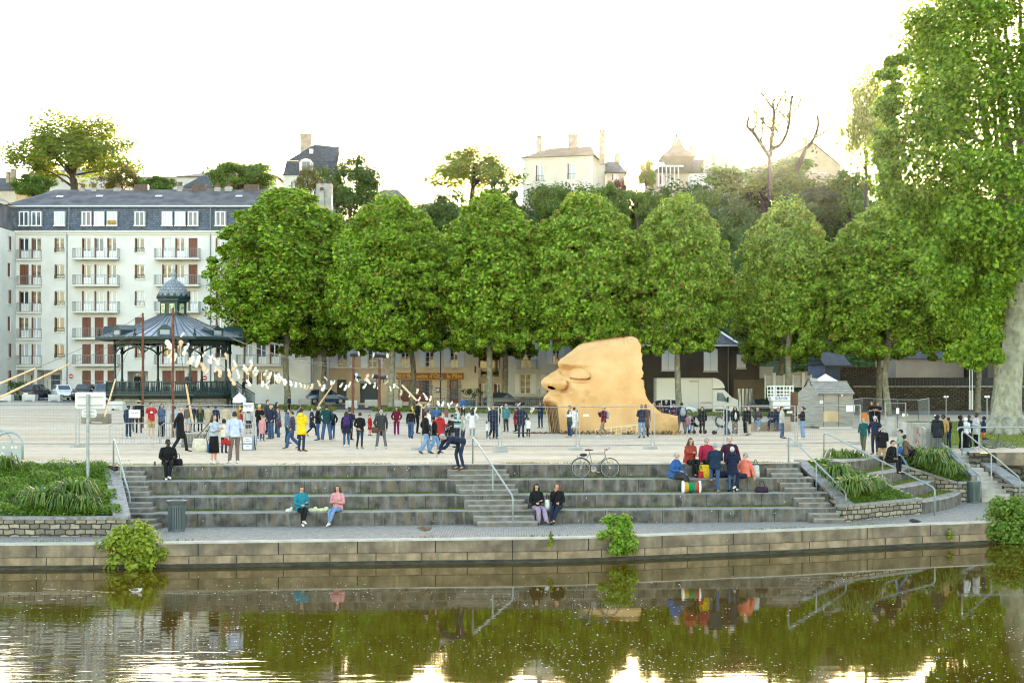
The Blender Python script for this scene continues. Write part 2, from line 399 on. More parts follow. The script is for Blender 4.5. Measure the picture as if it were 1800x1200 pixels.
ub=ribbon(QE,0.03,-1.83,0.02,-2.17);ub2=ribbon(QE,0.02,-2.17,0.0,-2.19);ub.add(ub2.v,ub2.f);ub.build('upper_course',M_quay,quay)
lb=ribbon(QE,0.0,-2.19,0.06,-2.2);lb2=ribbon(QE,0.06,-2.2,0.10,-2.9);lb.add(lb2.v,lb2.f);lb.build('lower_course',M_quay2,quay)
tb_=ribbon(QE,.095,-2.405,.118,-2.43);t2_=ribbon(QE,.118,-2.43,.125,-2.9);tb_.add(t2_.v,t2_.f);tb_.build('tide_line',pm('algae_dark',(.012,.012,.008),(.05,.045,.025),scale=3,rough=.6,bump=.6,stretch=(1,1,4)),quay)

# ---- main terraces
TL=[(-12.5,50.75),(-12.4,49.72),(-12.2,48.72),(-12.0,47.7)]       # left ends of the four edges
TR=[(9.4,52.25),(9.5,51.42),(10.3,50.65),(10.7,49.85)]
def yk(k,x):
	(x0,y0),(x1,y1)=TL[k],TR[k];return y0+(y1-y0)*(x-x0)/(x1-x0)
names4=['topmost','second highest','third highest','lowest']
for k in range(4):
	z=-0.45*k;zb=-0.45*(k+1)-0.02
	xl=[-13.5,-13.2,-12.85,-12.5][k];xr=[10.2,10.5,10.85,11.1][k]
	yb=(lambda x:yk(0,x)+0.55) if k == 0 else (lambda x:yk(k-1,x)+0.03)
	mb=MB();zt=z+(0.012 if k == 0 else 0)
	prof=[]
	N=12
	for i in range(N+1):
		x=xl+(xr-xl)*i/N;yf=yk(k,x);wob=0.012*math.sin(i*2.3+k)
		prof.append([(x,yb(x),zt),(x,yf+0.06,zt),(x,yf+0.015+wob,zt-0.02),(x,yf+wob,zt-0.06),(x,yf+wob,zb),(x,yb(x),zb)])
	vs=[p for r in prof for p in r]
	fs=[]
	for i in range(N):
		for j in range(6):j2=(j+1) % 6;fs.append((i*6+j,(i+1)*6+j,(i+1)*6+j2,i*6+j2))
	fs+=[tuple(range(6)),tuple(N*6+j for j in range(5,-1,-1))]
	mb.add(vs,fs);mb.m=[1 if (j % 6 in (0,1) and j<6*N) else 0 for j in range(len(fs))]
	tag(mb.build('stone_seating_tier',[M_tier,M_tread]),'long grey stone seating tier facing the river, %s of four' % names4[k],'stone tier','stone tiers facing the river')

def on_edge(u_of_v,yfun,z):
	x=0.0
	y=50.0;v=HOR+F*(HC-z)/y
	for _ in range(8):
		u=u_of_v(v);x=(u-CX)*y/F;y=yfun(x);v=HOR+F*(HC-z)/y
	return x
def stairs(label,uL,uR):
	t=thing('stone_stairs',label,'stairs',(on_edge(lambda v:(uL(v)+uR(v))/2,lambda x:yk(3,x),-1.8),48,-1.8),group='stone stairs between the tiers')
	for k in range(4):
		for s in (1,2):
			z=-0.45*k-0.15*s
			if k<3:yf=lambda x,k=k,s=s:yk(k,x)+(yk(k+1,x)-yk(k,x))*s/3.0;
			else:yf=lambda x,s=s:yk(3,x)-0.36*s
			yb=lambda x,k=k:yk(k,x)-0.002
			xl=on_edge(uL,yf,z);xr=on_edge(uR,yf,z);zb=-0.45*(k+1)-0.001
			mb=MB();e=0.03
			A=[(xl,yf(xl)),(xr,yf(xr)),(xr,yb(xr)),(xl,yb(xl))]
			vs=[(x,y,zb) for x,y in A]+[(A[0][0],A[0][1],z-e),(A[1][0],A[1][1],z-e),(A[2][0],A[2][1],z),(A[3][0],A[3][1],z),(A[0][0]+.01,A[0][1]+e,z),(A[1][0]-.01,A[1][1]+e,z)]
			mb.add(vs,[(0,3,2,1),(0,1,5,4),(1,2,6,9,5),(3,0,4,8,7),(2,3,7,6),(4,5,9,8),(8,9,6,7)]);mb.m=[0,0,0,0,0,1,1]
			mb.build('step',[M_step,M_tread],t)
	return t
stairs('narrow stone stairs beside the grassy planting bed at the left end of the tiers',lambda v:201+(v-823)*.23,lambda v:254+(v-828)*.23)
stairs('stone stairs in the middle of the tiers, with one handrail',lambda v:786+(v-825)*.56,lambda v:890+(v-825)*.61)
stairs('stone stairs at the right end of the tiers, beside the planted triangle',lambda v:1345+(v-820)*.93,lambda v:1399+(v-818)*.92)

# ---- low walls and parapets
def sloped_wall(name,label,a,b,th,zb,cap=0.10,mat=None,group='low stone walls of the terraces',over=0.04):
	"""wall from a to b (tops in z), thickness vector th; body and cap"""
	a=Vector(a);b=Vector(b);th=Vector((*th,0)) if len(th) == 2 else Vector(th)
	t=thing(name,label,'wall',((a.x+b.x)/2,(a.y+b.y)/2,zb),group=group)
	dz=Vector((0,0,cap));o=th.normalized()*over
	q=[a,b,b+th,a+th]
	mb=MB();lo=[Vector((p.x,p.y,zb)) for p in q];hi=[p-dz for p in q]
	mb.add(lo+hi,[(3,2,1,0),(4,5,6,7),(0,1,5,4),(1,2,6,5),(2,3,7,6),(3,0,4,7)])
	mb.build('wall_body',mat or M_masonry,t)
	q=[a-o,b-o,b+th+o,a+th+o]
	mb=MB();lo=[p-dz+Vector((0,0,.002)) for p in q]
	mb.add(lo+q,[(3,2,1,0),(4,5,6,7),(0,1,5,4),(1,2,6,5),(2,3,7,6),(3,0,4,7)])
	mb.build('cap_stone',M_granite,t,bevel=0.012)
	return t
sloped_wall('parapet_wall','sloping grey granite parapet between the left grassy bed and the narrow stairs',(-14.4,52.2,0.06),(-12.12,45.1,-1.17),(0.42,0.12),-1.85)
sloped_wall('masonry_wall','low block wall with grey cap holding up the left grassy bed',(-42,44.75,-1.2),(-11.72,45.0,-1.2),(0,0.35),-1.85)
sloped_wall('parapet_wall','sloping granite parapet right of the tiers, left side of the planted triangle',(10.3,53.9,0.06),(11.12,49.65,-1.2),(0.36,0.08),-1.85)
sloped_wall('masonry_wall','low pale block wall along the path, below the planted triangle',(11.13,49.6,-1.22),(14.55,52.5,-1.22),(-0.2,0.26),-1.85)
sloped_wall('parapet_wall','narrow sloping stone edge between the planted triangle and the curved tiers',(11.76,54.25,0.04),(14.3,52.45,-1.22),(0.14,0.2),-1.85)
sloped_wall('parapet_wall','sloping rubble wall with grey cap at the far end of the curved tiers',(14.3,58.05,-0.02),(17.25,57.35,-0.98),(0.06,0.34),-1.85)
sloped_wall('masonry_wall','short block wall behind the bin at the foot of the far stairs',(17.27,57.36,-0.98),(18.12,57.55,-0.98),(-0.05,0.34),-1.85)
sloped_wall('parapet_wall','sloping granite topped wall right of the far stairs, with rubble side',(18.78,61.9,0.12),(19.62,57.75,-1.12),(0.5,0.1),-1.85)
rw=thing('river_wall','dark weathered river wall beyond the far stairs, with projecting stone top','wall',(30,60.2,-2.9))
mb=MB();mb.box((40.0,60.6,-0.262),(40.6,1.0,0.5));mb.build('coping',M_quay,rw,bevel=0.02)
mb=MB();mb.box((40.2,60.75,-1.8),(40,1.0,2.4));mb.build('wall_body',M_rubble,rw)
# kerb stones along the top of the left bed
kb=thing('kerb','row of stone kerb pieces along the top of the left grassy bed','kerb',(-20,52.2,-0.2))
for x0,x1,dz in [(-34,-19.4,.06),(-19.3,-17.1,.0),(-17.0,-14.6,.03)]:
	mb=MB();mb.box(((x0+x1)/2,52.15,-0.12+dz),(x1-x0,0.3,0.3));mb.build('kerb_stone',M_coping,kb,bevel=0.02)

# ---- curved tiers on the right
L2=[(11.85,53.5),(12.7,53.3),(13.6,52.9),(14.6,52.55)];R2=[(14.35,57.75),(15.5,57.8),(16.5,57.6),(17.3,57.0)]
for k in range(4):
	z=-0.45*k+(0.012 if k == 0 else 0)
	a=Vector((*L2[k],z));b=Vector((*R2[k],z));N=8
	if k:c,d=Vector((*L2[k-1],z)),Vector((*R2[k-1],z))
	else:c,d=a+Vector((-.4,.25,0)),b+Vector((-.4,.25,0))
	t=(b-a).normalized();nrm=Vector((t.y,-t.x,0));mb=MB();rows=[]
	for i in range(N+1):
		s=i/N;p=a.lerp(b,s)+nrm*0.22*math.sin(math.pi*s);q=c.lerp(d,s)+(nrm*0.2*math.sin(math.pi*s) if k else Vector())
		rows.append([q,p-nrm*.05,p-Vector((0,0,.05)),Vector((p.x,p.y,-1.84)),Vector((q.x,q.y,-1.84))])
	vs=[p for r in rows for p in r];fs=[(i*5+j,i*5+(j+1) % 5,(i+1)*5+(j+1) % 5,(i+1)*5+j) for i in range(N) for j in range(5)]
	fs+=[(4,3,2,1,0),tuple(N*5+j for j in range(5))]
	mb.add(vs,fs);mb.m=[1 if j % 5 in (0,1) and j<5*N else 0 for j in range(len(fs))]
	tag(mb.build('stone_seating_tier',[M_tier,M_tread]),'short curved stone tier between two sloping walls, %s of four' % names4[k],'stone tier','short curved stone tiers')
t=thing('stone_stairs','pale stone stairs far right, between two rubble walls','stairs',(18.8,58,-1.8),group='stone stairs between the tiers')
for i in range(12):
	z=-1.8+0.15*(i+1)-(0.004 if i == 11 else 0);y0=57.75+0.31*i;y1=61.6
	xr=19.6-0.9*i/11+.1;xl=18.1
	mb=MB();mb.add([(xl,y0,z-.15),(xr,y0,z-.15),(xr,y1,z-.15),(xl,y1,z-.15),(xl,y0,z-.02),(xr,y0,z-.02),(xr,y1,z),(xl,y1,z),(xl,y0+.02,z),(xr,y0+.02,z)],
					  [(0,3,2,1),(0,1,5,4),(1,2,6,9,5),(3,0,4,8,7),(2,3,7,6),(4,5,9,8),(8,9,6,7)])
	mb.build('step',M_coping,t)
# ---- planting beds
def bed(name,corners,n=10):
	a,b,c,d=[Vector(p) for p in corners];mb=MB();vs=[]
	for i in range(n+1):
		for j in range(n+1):
			s,r=i/n,j/n;p=a.lerp(b,s).lerp(d.lerp(c,s),r);p.z+=0.05*math.sin(i*1.7)*math.cos(j*2.1)*(0<i<n)*(0<j<n);vs.append(p)
	mb.add(vs,[(i*(n+1)+j,(i+1)*(n+1)+j,(i+1)*(n+1)+j+1,i*(n+1)+j+1) for i in range(n) for j in range(n)])
	tag(mb.build(name,M_soil,smooth=True),kind='structure');return (a,b,c,d)
BED1=bed('planting_bed_ground',[(-36,45.1,-1.27),(-11.95,45.35,-1.27),(-14.3,52.1,-0.12),(-36,52.1,-0.12)],16)
BED2=bed('planting_bed_ground',[(11.4,49.9,-1.3),(14.35,52.5,-1.3),(11.85,54.4,-0.06),(10.5,54.0,-0.06)])
BED3=bed('planting_bed_ground',[(14.4,58.4,-0.1),(17.3,57.65,-1.05),(18.1,57.85,-1.05),(18.12,61.3,-0.02)])
mb=MB();mb.bar((17.95,61.4,.0),(18.02,57.7,-1.0),.22,.5);tag(mb.build('stair_cheek_wall',M_granite),'sloping rough stone block edging the left of the far stairs','wall','low stone walls of the terraces')

# ================================================================== vegetation
def leaves_mesh(name,P,Nrm,size,mat,aspect=0.72,fold=0.35,r=None):
	"""one small folded leaf (two triangles) per point"""
	r=r or rng;n=len(P)
	Nrm=Nrm/(np.linalg.norm(Nrm,axis=1,keepdims=True)+1e-9)
	rnd=r.normal(size=(n,3));t=np.cross(Nrm,rnd);t /= (np.linalg.norm(t,axis=1,keepdims=True)+1e-9)
	b=np.cross(Nrm,t);s=np.asarray(size).reshape(-1,1)*np.ones((n,1))
	base=P-t*s*0.5;tip=P+t*s*0.5;lf=P+b*s*aspect*.5+Nrm*s*fold*.5-t*s*.08;rt=P-b*s*aspect*.5+Nrm*s*fold*.5-t*s*.08
	V=np.stack([base,lf,tip,rt],1).reshape(-1,3)
	o=(np.arange(n)*4)[:,None]
	T=np.concatenate([o+np.array([[0,2,1]]),o+np.array([[0,3,2]])],1).reshape(-1)
	me=bpy.data.meshes.new(name)
	me.vertices.add(len(V));me.vertices.foreach_set('co',V.astype(np.float32).ravel())
	me.loops.add(len(T));me.loops.foreach_set('vertex_index',T.astype(np.int32))
	me.polygons.add(n*2);me.polygons.foreach_set('loop_start',np.arange(0,n*6,3,dtype=np.int32));me.polygons.foreach_set('loop_total',np.full(n*2,3,dtype=np.int32))
	me.materials.append(mat);me.update(calc_edges=True);return me
def clump_leaves(C,rad,per,r,up=0.5,outc=None,jitter=0.7,power=0.45):
	"""leaf points and normals for clumps at C"""
	n=len(C);tot=n*per
	d=r.normal(size=(tot,3));d /= np.linalg.norm(d,axis=1,keepdims=True)
	cc=np.repeat(C,per,0);rr=np.repeat(np.asarray(rad),per)[:,None]
	f=r.random((tot,1)) ** power
	P=cc+d*rr*f*np.array([1,1,0.8])
	if outc is not None:o=cc-outc;o /= (np.linalg.norm(o,axis=1,keepdims=True)+1e-6)
	else:o=d
	Nn=d*0.6+o*0.6+np.array([0,0,up])+r.normal(size=(tot,3))*jitter*.6
	return P,Nn
def obj_of(name,me,parent):
	o=bpy.data.objects.new(name,me);COL.objects.link(o);o.parent=parent;return o
def bark_extra(m,n,l,b):
	tc=n.new('ShaderNodeTexCoord');vo=n.new('ShaderNodeTexVoronoi');vo.inputs['Scale'].default_value=7
	mp=n.new('ShaderNodeMapping');mp.inputs['Scale'].default_value=(1,1,.55);l.new(tc.outputs['Object'],mp.inputs[0]);l.new(mp.outputs[0],vo.inputs['Vector'])
	rp=n.new('ShaderNodeValToRGB');rp.color_ramp.interpolation='CONSTANT'
	e=rp.color_ramp.elements;e[0].color=(1,1,1,1);e[1].position=.6;e[1].color=(.82,.83,.76,1);x=e.new(.85);x.color=(1.15,1.13,1.03,1)
	sp=n.new('ShaderNodeSeparateColor');l.new(vo.outputs['Color'],sp.inputs[0]);l.new(sp.outputs[0],rp.inputs[0])
	mx=n.new('ShaderNodeMixRGB');mx.blend_type='MULTIPLY';mx.inputs[0].default_value=1
	src=b.inputs['Base Color'].links[0].from_socket;l.new(src,mx.inputs[1]);l.new(rp.outputs[0],mx.inputs[2]);l.new(mx.outputs[0],b.inputs['Base Color'])
M_bark=pm('plane_bark',(0.13,0.125,0.085),(0.24,0.23,0.17),scale=3,rough=.9,bump=.4,extra=bark_extra)
M_bigbark=pm('pale_plane_bark',(0.20,0.195,0.15),(0.32,0.31,0.25),scale=2,rough=.9,bump=.3,extra=bark_extra)
M_dkbark=pm('dark_bark',(0.045,0.035,0.025),(0.085,0.07,0.05),scale=4,rough=.95,bump=.4)
L_plane=leaf_mat('plane_leaves',(0.032,0.10,0.002),(0.31,0.49,0.035),trans=.38,gloss=.25)
L_big=leaf_mat('big_plane_leaves',(0.04,0.115,0.004),(0.235,0.39,0.028),trans=.4,gloss=.25)
L_dark=leaf_mat('dark_leaves',(0.022,0.06,0.008),(0.075,0.15,0.02),trans=.3)
L_mid=leaf_mat('mid_leaves',(0.045,0.11,0.010),(0.13,0.24,0.03),trans=.45)
L_yel=leaf_mat('yellow_leaves',(0.07,0.085,0.014),(0.15,0.14,0.02),trans=.45)
L_red=leaf_mat('copper_leaves',(0.07,0.03,0.03),(0.12,0.05,0.04))
for mname in ('plane_leaves',):       # a few rusty seed clusters among the leaves
	rp=[x for x in MATS[mname].node_tree.nodes if x.type == 'VALTORGB'][0];e=rp.color_ramp.elements
	e[1].position=.96;x=e.new(.985);x.color=(0.30,0.13,0.035,1)

def limb_tube(mb,p0,p1,r0,r1,r,sag=0.4,segs=6):
	p0=Vector(p0);p1=Vector(p1);m=p0.lerp(p1,.5)+Vector((r.normal()*.25,r.normal()*.25,sag))
	pts=catmull([p0,m,p1],3);n=len(pts)
	mb.sweep(pts,[r0+(r1-r0)*i/(n-1) for i in range(n)],segs=segs)

ROWPROF=([0,.05,.15,.3,.5,.68,.82,.93,1],[.68,.9,.98,1,.95,.80,.56,.30,.06])
def plane_variant(seed,Rm=4.75,z0=6.9,z1=18.5,leaf=.30,per=185,nc=280):
	r=np.random.default_rng(seed);C=[];rad=[]
	# lobes: each tree has two or three leaders, so the outline is uneven
	ph=r.random()*6.28
	while len(C)<nc:
		h=r.random() ** .85;a=r.random()*6.283
		rr=np.interp(h,*ROWPROF)*Rm*(1+.10*math.sin(2*a+ph)+.07*math.sin(5*a+ph*2+h*6))
		f=math.sqrt(r.uniform(.30,1));z=z0+(z1-z0)*h+r.normal()*.25
		if h>.75:rr+=.25
		C.append((rr*f*math.cos(a)*.93,rr*f*math.sin(a)*.93,z));rad.append(r.uniform(.9,1.75)*(1 if .1<h<.8 else .7))
	for k in range(9):      # leader tips
		a=ph+k*2.4;d=r.uniform(.3,2.6);zt=z1+r.uniform(-.2,1.0)-d*1.05
		for q in range(5):C.append((d*math.cos(a),d*math.sin(a),zt-.55*q));rad.append(.28+.09*q)
	for k in range(130):    # ragged sprays standing out of the outline
		h=r.uniform(.08,.97);a=r.random()*6.283;q=np.interp(h,*ROWPROF)*Rm*r.uniform(.98,1.16)+.15;C.append((q*math.cos(a)*.95,q*math.sin(a)*.95,z0+(z1-z0)*h+.5));rad.append(r.uniform(.28,.6))
	for k in range(60):     # hanging sprays at the rim
		a=r.random()*6.283;q=Rm*r.uniform(.3,.92);C.append((q*math.cos(a),q*math.sin(a),z0+r.uniform(-1.3,.3)));rad.append(r.uniform(.3,.6))
	C=np.array(C);P,Nn=clump_leaves(C,rad,per,r,outc=np.array([0,0,z0+4.5]),jitter=1.25,power=.4)
	me=leaves_mesh('plane_crown',P,Nn,r.uniform(.7,1.25,len(P))*leaf,L_plane,r=r)
	tb=MB();pts=[(0,0,-.1),(.03,.02,1.2),(r.normal()*.08,r.normal()*.08,3.5),(r.normal()*.12,r.normal()*.12,6),(r.normal()*.2,r.normal()*.2,9.5),(r.normal()*.3,r.normal()*.3,14)]
	tb.sweep(catmull(pts,3),[x for x in lerp_list([.38,.29,.26,.24,.18,.06],3)],segs=10)
	lb=[]
	for k in range(11):
		z=r.uniform(5.2,9.5);j=r.integers(0,nc);mbl=MB();limb_tube(mbl,(0,0,z),C[j]*np.array([.8,.8,1]),.11,.03,r);lb.append(mbl)
	tm=tb.build('trunk_proto',M_bark,thing('proto_tmp',None,None),local=True,smooth=True)
	for mbl in lb:tb.add(mbl.v,mbl.f)
	bpy.data.objects.remove(tm)
	t2=tb.build('trunk_proto',M_bark,bpy.data.objects['proto_tmp'],local=True,smooth=True);mesh=t2.data
	bpy.data.objects.remove(t2);bpy.data.objects.remove(bpy.data.objects['proto_tmp'])
	return me,mesh
PV=[plane_variant(101),plane_variant(202),plane_variant(303,Rm=4.35)]
def plane_tree(u,sc,vi,rot,wide,tall,label,group,zoff=0):
	y=F/sc;x=(u-CX)/sc;z=zg(x,y)
	t=thing('plane_tree',label,'tree',(x,y,z+zoff),0,group);me,tm=PV[vi]
	c=obj_of('crown',me,t);c.rotation_euler=(0,0,rot);c.scale=(wide,wide,tall)
	k=obj_of('trunk',tm,t);k.rotation_euler=(0,0,rot);k.scale=(1,1,tall)
	return t
G1='front row of plane trees on the plaza';G2='shaded back row of plane trees'
ROW1=[(505,18.9,0,.3,1.40,1.06,'broad plane tree at the left end of the front row, beside the bandstand'),
		(687,20.0,1,1.2,1.06,.985,'plane tree of the front row whose trunk stands before the tan house'),
		(862,20.0,2,2.1,1.1,1.0,'plane tree of the front row before the house with the balcony'),
		(1030,20.2,0,3.3,1.08,1.0,'plane tree directly behind the giant sand coloured face'),
		(1193,20.2,1,4.0,.92,1.0,'plane tree with its trunk in front of the white box truck'),
		(1384,20.0,2,5.2,.91,.99,'plane tree behind the white scissor lift, next to the dark gap in the row'),
		(1560,20.2,0,1.0,1.15,.96,'plane tree behind the wire cage of fence panels, last full tree of the row')]
for a in ROW1:plane_tree(*a,G1)
ROW2=[(566,17.9,1,2.2,.95,.93,'dark trunked plane tree before the white end of the apartment block'),(724,17.7,0,5.0,.92,1.02,'dark trunked plane tree in front of the restaurant sign'),
		(887,17.6,2,.4,.92,.96,'dark trunked plane tree before the grey house with the iron balcony'),(1062,17.7,1,.9,.95,1.02,'plane tree of the back row hidden behind the giant face'),
		(1372,17.7,1,3.0,.92,.9,'dark trunked plane tree behind the white lift platform'),(1545,17.8,2,4.4,.95,.95,'dark trunked plane tree before the long rubble wall'),
		(1719,18.5,0,2.6,.98,.9,'dark trunked plane tree beside the white downpipes'),(1748,21.5,1,2.0,.9,.85,'plane tree just left of the great pale trunk')]
for a in ROW2:plane_tree(*a,G2)

# ---- the great plane tree on the right
def big_plane():
	r=np.random.default_rng(77)
	b0=PZ(1768,764,-0.05);t=thing('plane_tree','huge pale barked plane tree overhanging the right edge of the plaza','tree',tuple(b0))
	top=PY(1800,300,b0.y);px=lambda u,v,dy=0:PY(u,v,b0.y+dy)-b0
	tb=MB()
	tr=catmull([px(1768,768),px(1769,745),px(1771,715),px(1776,660),px(1783,590),px(1790,500),px(1800,400),px(1805,250),px(1800,60)],3)
	tb.sweep(tr,lerp_list([1.30,.95,.76,.64,.58,.55,.48,.36,.15],3),segs=14)
	cen=np.array(px(1815,300));Rh=10.2;C=[];rad=[]
	# outline measured on the photograph's left side, as height against reach
	vs_=[-260,-60,60,150,250,350,420,470,540,600];reach=[160,205,240,255,262,250,215,160,90,40]
	while len(C)<500:
		v=600-850*r.random() ** .8;z=px(1800,v).z;rr=np.interp(v,vs_,reach)/32.9;a=r.uniform(2.2,5.6)
		rr*=1+.08*math.sin(3*a+v*.02)
		f=math.sqrt(r.uniform(.18,1));c=np.array([cen[0]+rr*f*math.cos(a)*.95,rr*f*math.sin(a)*.95,z])

		if v>430 and c[1]<.5 and c[0]>px(1752,v).x:continue
		C.append(c);rad.append(r.uniform(1.0,2.1)*(1 if v<470 else .6))
	for k in range(46):     # low bright hanging boughs in front of and left of the trunk
		u=r.uniform(1630,1752);v=r.uniform(450,640) if u>1680 else r.uniform(430,560);C.append(np.array(px(u,v,r.uniform(-4.5,-1.0))));rad.append(r.uniform(.45,.8))
	for k in range(60):     # loose outer sprays
		v=r.uniform(90,430);u=1800-np.interp(v,vs_,reach)*r.uniform(.84,1.0);C.append(np.array(px(u,v,r.uniform(-3,3))));rad.append(r.uniform(.3,.55))
	C=np.array(C);P,Nn=clump_leaves(C,rad,240,r,outc=cen,power=.42,jitter=1.25)
	me=leaves_mesh('big_plane_crown',P,Nn,r.uniform(.6,1.25,len(P))*.255,L_big,r=r);obj_of('crown',me,t)
	lb=MB()
	for k in range(34):
		j=r.integers(0,500);i=r.integers(13,len(tr)-2);limb_tube(lb,tr[i],C[j],.20,.04,r,sag=.8)
	tb.add(lb.v,lb.f);tb.build('trunk',M_bigbark,t,local=True,smooth=True)
	rb=MB()
	for a in range(7):
		ang=a*.9;rb.sweep([(math.cos(ang)*.7,math.sin(ang)*.7,.75),(math.cos(ang)*1.25,math.sin(ang)*1.25,.28),(math.cos(ang)*2.0,math.sin(ang)*2.0,-.08)],[.34,.26,.1],segs=8)
	rb.build('root_flare',M_bigbark,t,local=True,smooth=True)
big_plane()

# ---- trees on the hill
def bush_variant(name,seed,mat,Rx,Rz,zc,leaf,nc,per,trunkh=None,lobes=.18):
	r=np.random.default_rng(seed);C=[];rad=[]
	while len(C)<nc:
		d=r.normal(size=3);d /= np.linalg.norm(d)
		f=r.uniform(.45,1) ** .5;a=math.atan2(d[1],d[0]);k=1+lobes*math.sin(3*a+seed)+lobes*.6*math.sin(5*d[2]+seed)
		if d[2]<-.55:continue
		C.append((d[0]*Rx*f*k,d[1]*Rx*f*k,zc+d[2]*Rz*f*k));rad.append(r.uniform(.20,.36)*Rx)
	C=np.array(C);P,Nn=clump_leaves(C,rad,per,r,outc=np.array([0,0,zc]))
	me=leaves_mesh(name,P,Nn,r.uniform(.7,1.3,len(P))*leaf,mat,r=r)
	tb=MB();h=zc+Rz*.4
	tb.sweep(catmull([(0,0,-1),(.1,0,h*.3),(-.1,.1,h*.6),(0,0,h)],3),lerp_list([.35,.28,.2,.06],3),segs=7)
	for k in range(9):limb_tube(tb,(0,0,h*r.uniform(.25,.6)),C[r.integers(0,nc)],.12,.03,r)
	o=tb.build('tmp',M_dkbark,None,smooth=True,origin=(0,0,0));mesh=o.data;bpy.data.objects.remove(o)
	return me,mesh
BV={'dark':bush_variant('dark_crown',5,L_dark,4,4.4,5.2,.42,75,130),'mid':bush_variant('mid_crown',6,L_mid,4,3.8,4.6,.42,75,125),
	  'yellow':bush_variant('yellow_crown',8,L_yel,4,3.6,4.8,.36,60,85),'airy':bush_variant('airy_crown',9,leaf_mat('airy_leaves',(.08,.14,.010),(.21,.28,.03),trans=.5),4,3.4,5.2,.30,170,75,lobes=.28),
	  'copper':bush_variant('copper_crown',12,L_red,4,3.6,4.2,.4,50,90)}
def hill_tree(kind,u,vtop,vbot,wpx,y,label,rot=0.0,name='hill_tree',cat='tree'):
	"""crown spans vtop..vbot and wpx pixels at distance y"""
	me,tm=BV[kind];s=F/y;wx=wpx/s/8.6;c=PY(u,vbot,y)
	hz=(vbot-vtop)/s;sz=hz/(9.2 if kind in ('dark',) else 8.2)
	t=thing(name,label,cat,(c.x,c.y,c.z-.8*sz),0,'trees on the wooded hill')
	o=obj_of('crown',me,t);o.scale=(wx,wx,sz);o.rotation_euler=(0,0,rot)
	k=obj_of('trunk',tm,t);k.scale=(wx,wx,sz);k.rotation_euler=(0,0,rot)
	return t
HT=[('airy',128,214,345,205,205,'big airy tree, sunlit yellow green, above the left apartment roof',.3),
	  ('yellow',215,292,345,80,200,'low sunlit yellow bush peeping over the apartment roof beside the airy tree',1.1),
	  ('mid',278,308,345,66,198,'small round green bush over the apartment roof near the pale long building',2.0),
	  ('mid',60,305,352,75,196,'darker green bush at the far left behind the apartment roof',1.6),
	  ('mid',420,278,350,118,208,'rounded grey green tree before the wide grey hip roof',4.0),
	  ('yellow',541,292,352,50,190,'slim golden green tree in front of the slate mansard house',2.6),
	  ('dark',615,278,392,108,190,'dense dark round tree right of the slate mansard house',5.0),
	  ('airy',832,264,352,152,205,'wide tree with a dome of fine leaves left of the cream house',3.0),
	  ('dark',880,318,400,70,192,'dark tree low below the cream house on its left',2.2),
	  ('dark',700,352,440,120,186,'dark hillside tree between two front row crowns',.9),
	  ('dark',775,345,440,95,188,'dark hillside tree left of the cream house garden',3.9),
	  ('mid',968,322,392,66,195,'mid green garden tree before the cream house wall',1.4),
	  ('mid',1060,318,400,75,194,'mid green shrub tree right of the cream house',2.4),
	  ('copper',1086,308,350,40,203,'small copper red tree at the corner of the cream house',.2),
	  ('mid',1120,325,400,75,193,'leafy green hillside tree between cream house and turreted villa',5.6),
	  ('airy',1135,282,345,36,199,'thin ragged tree left of the turreted villa',1.0),
	  ('mid',1245,328,400,90,192,'green hillside tree below the turreted villa',4.4),
	  ('mid',1345,274,376,185,196,'broad hazy tree at the foot of the bare branched tree',2.9),
	  ('dark',1290,345,470,90,180,'tall dark tree in the gap of the plane row',1.9),
	  ('dark',1300,430,560,85,175,'dark tree low in the gap behind the slate roofed house',3.5),
	  ('dark',1430,330,400,100,189,'dark green hillside tree below the beige gabled house',4.9),
	  ('mid',1495,290,400,90,190,'green tree at the right corner of the beige gabled house',1.3),
	  ('airy',1522,135,330,85,178,'tall thin sunlit tree beside the great plane tree',.8),
	  ('mid',1580,330,450,130,185,'hillside tree behind the last plane tree of the row',2.7),
	  ('dark',1680,380,520,150,182,'dark hillside tree behind the great plane tree',.5)]
for k,u,a,b,wpx,y,lab,ro in HT:hill_tree(k,u,a,b,wpx,y,lab,ro)

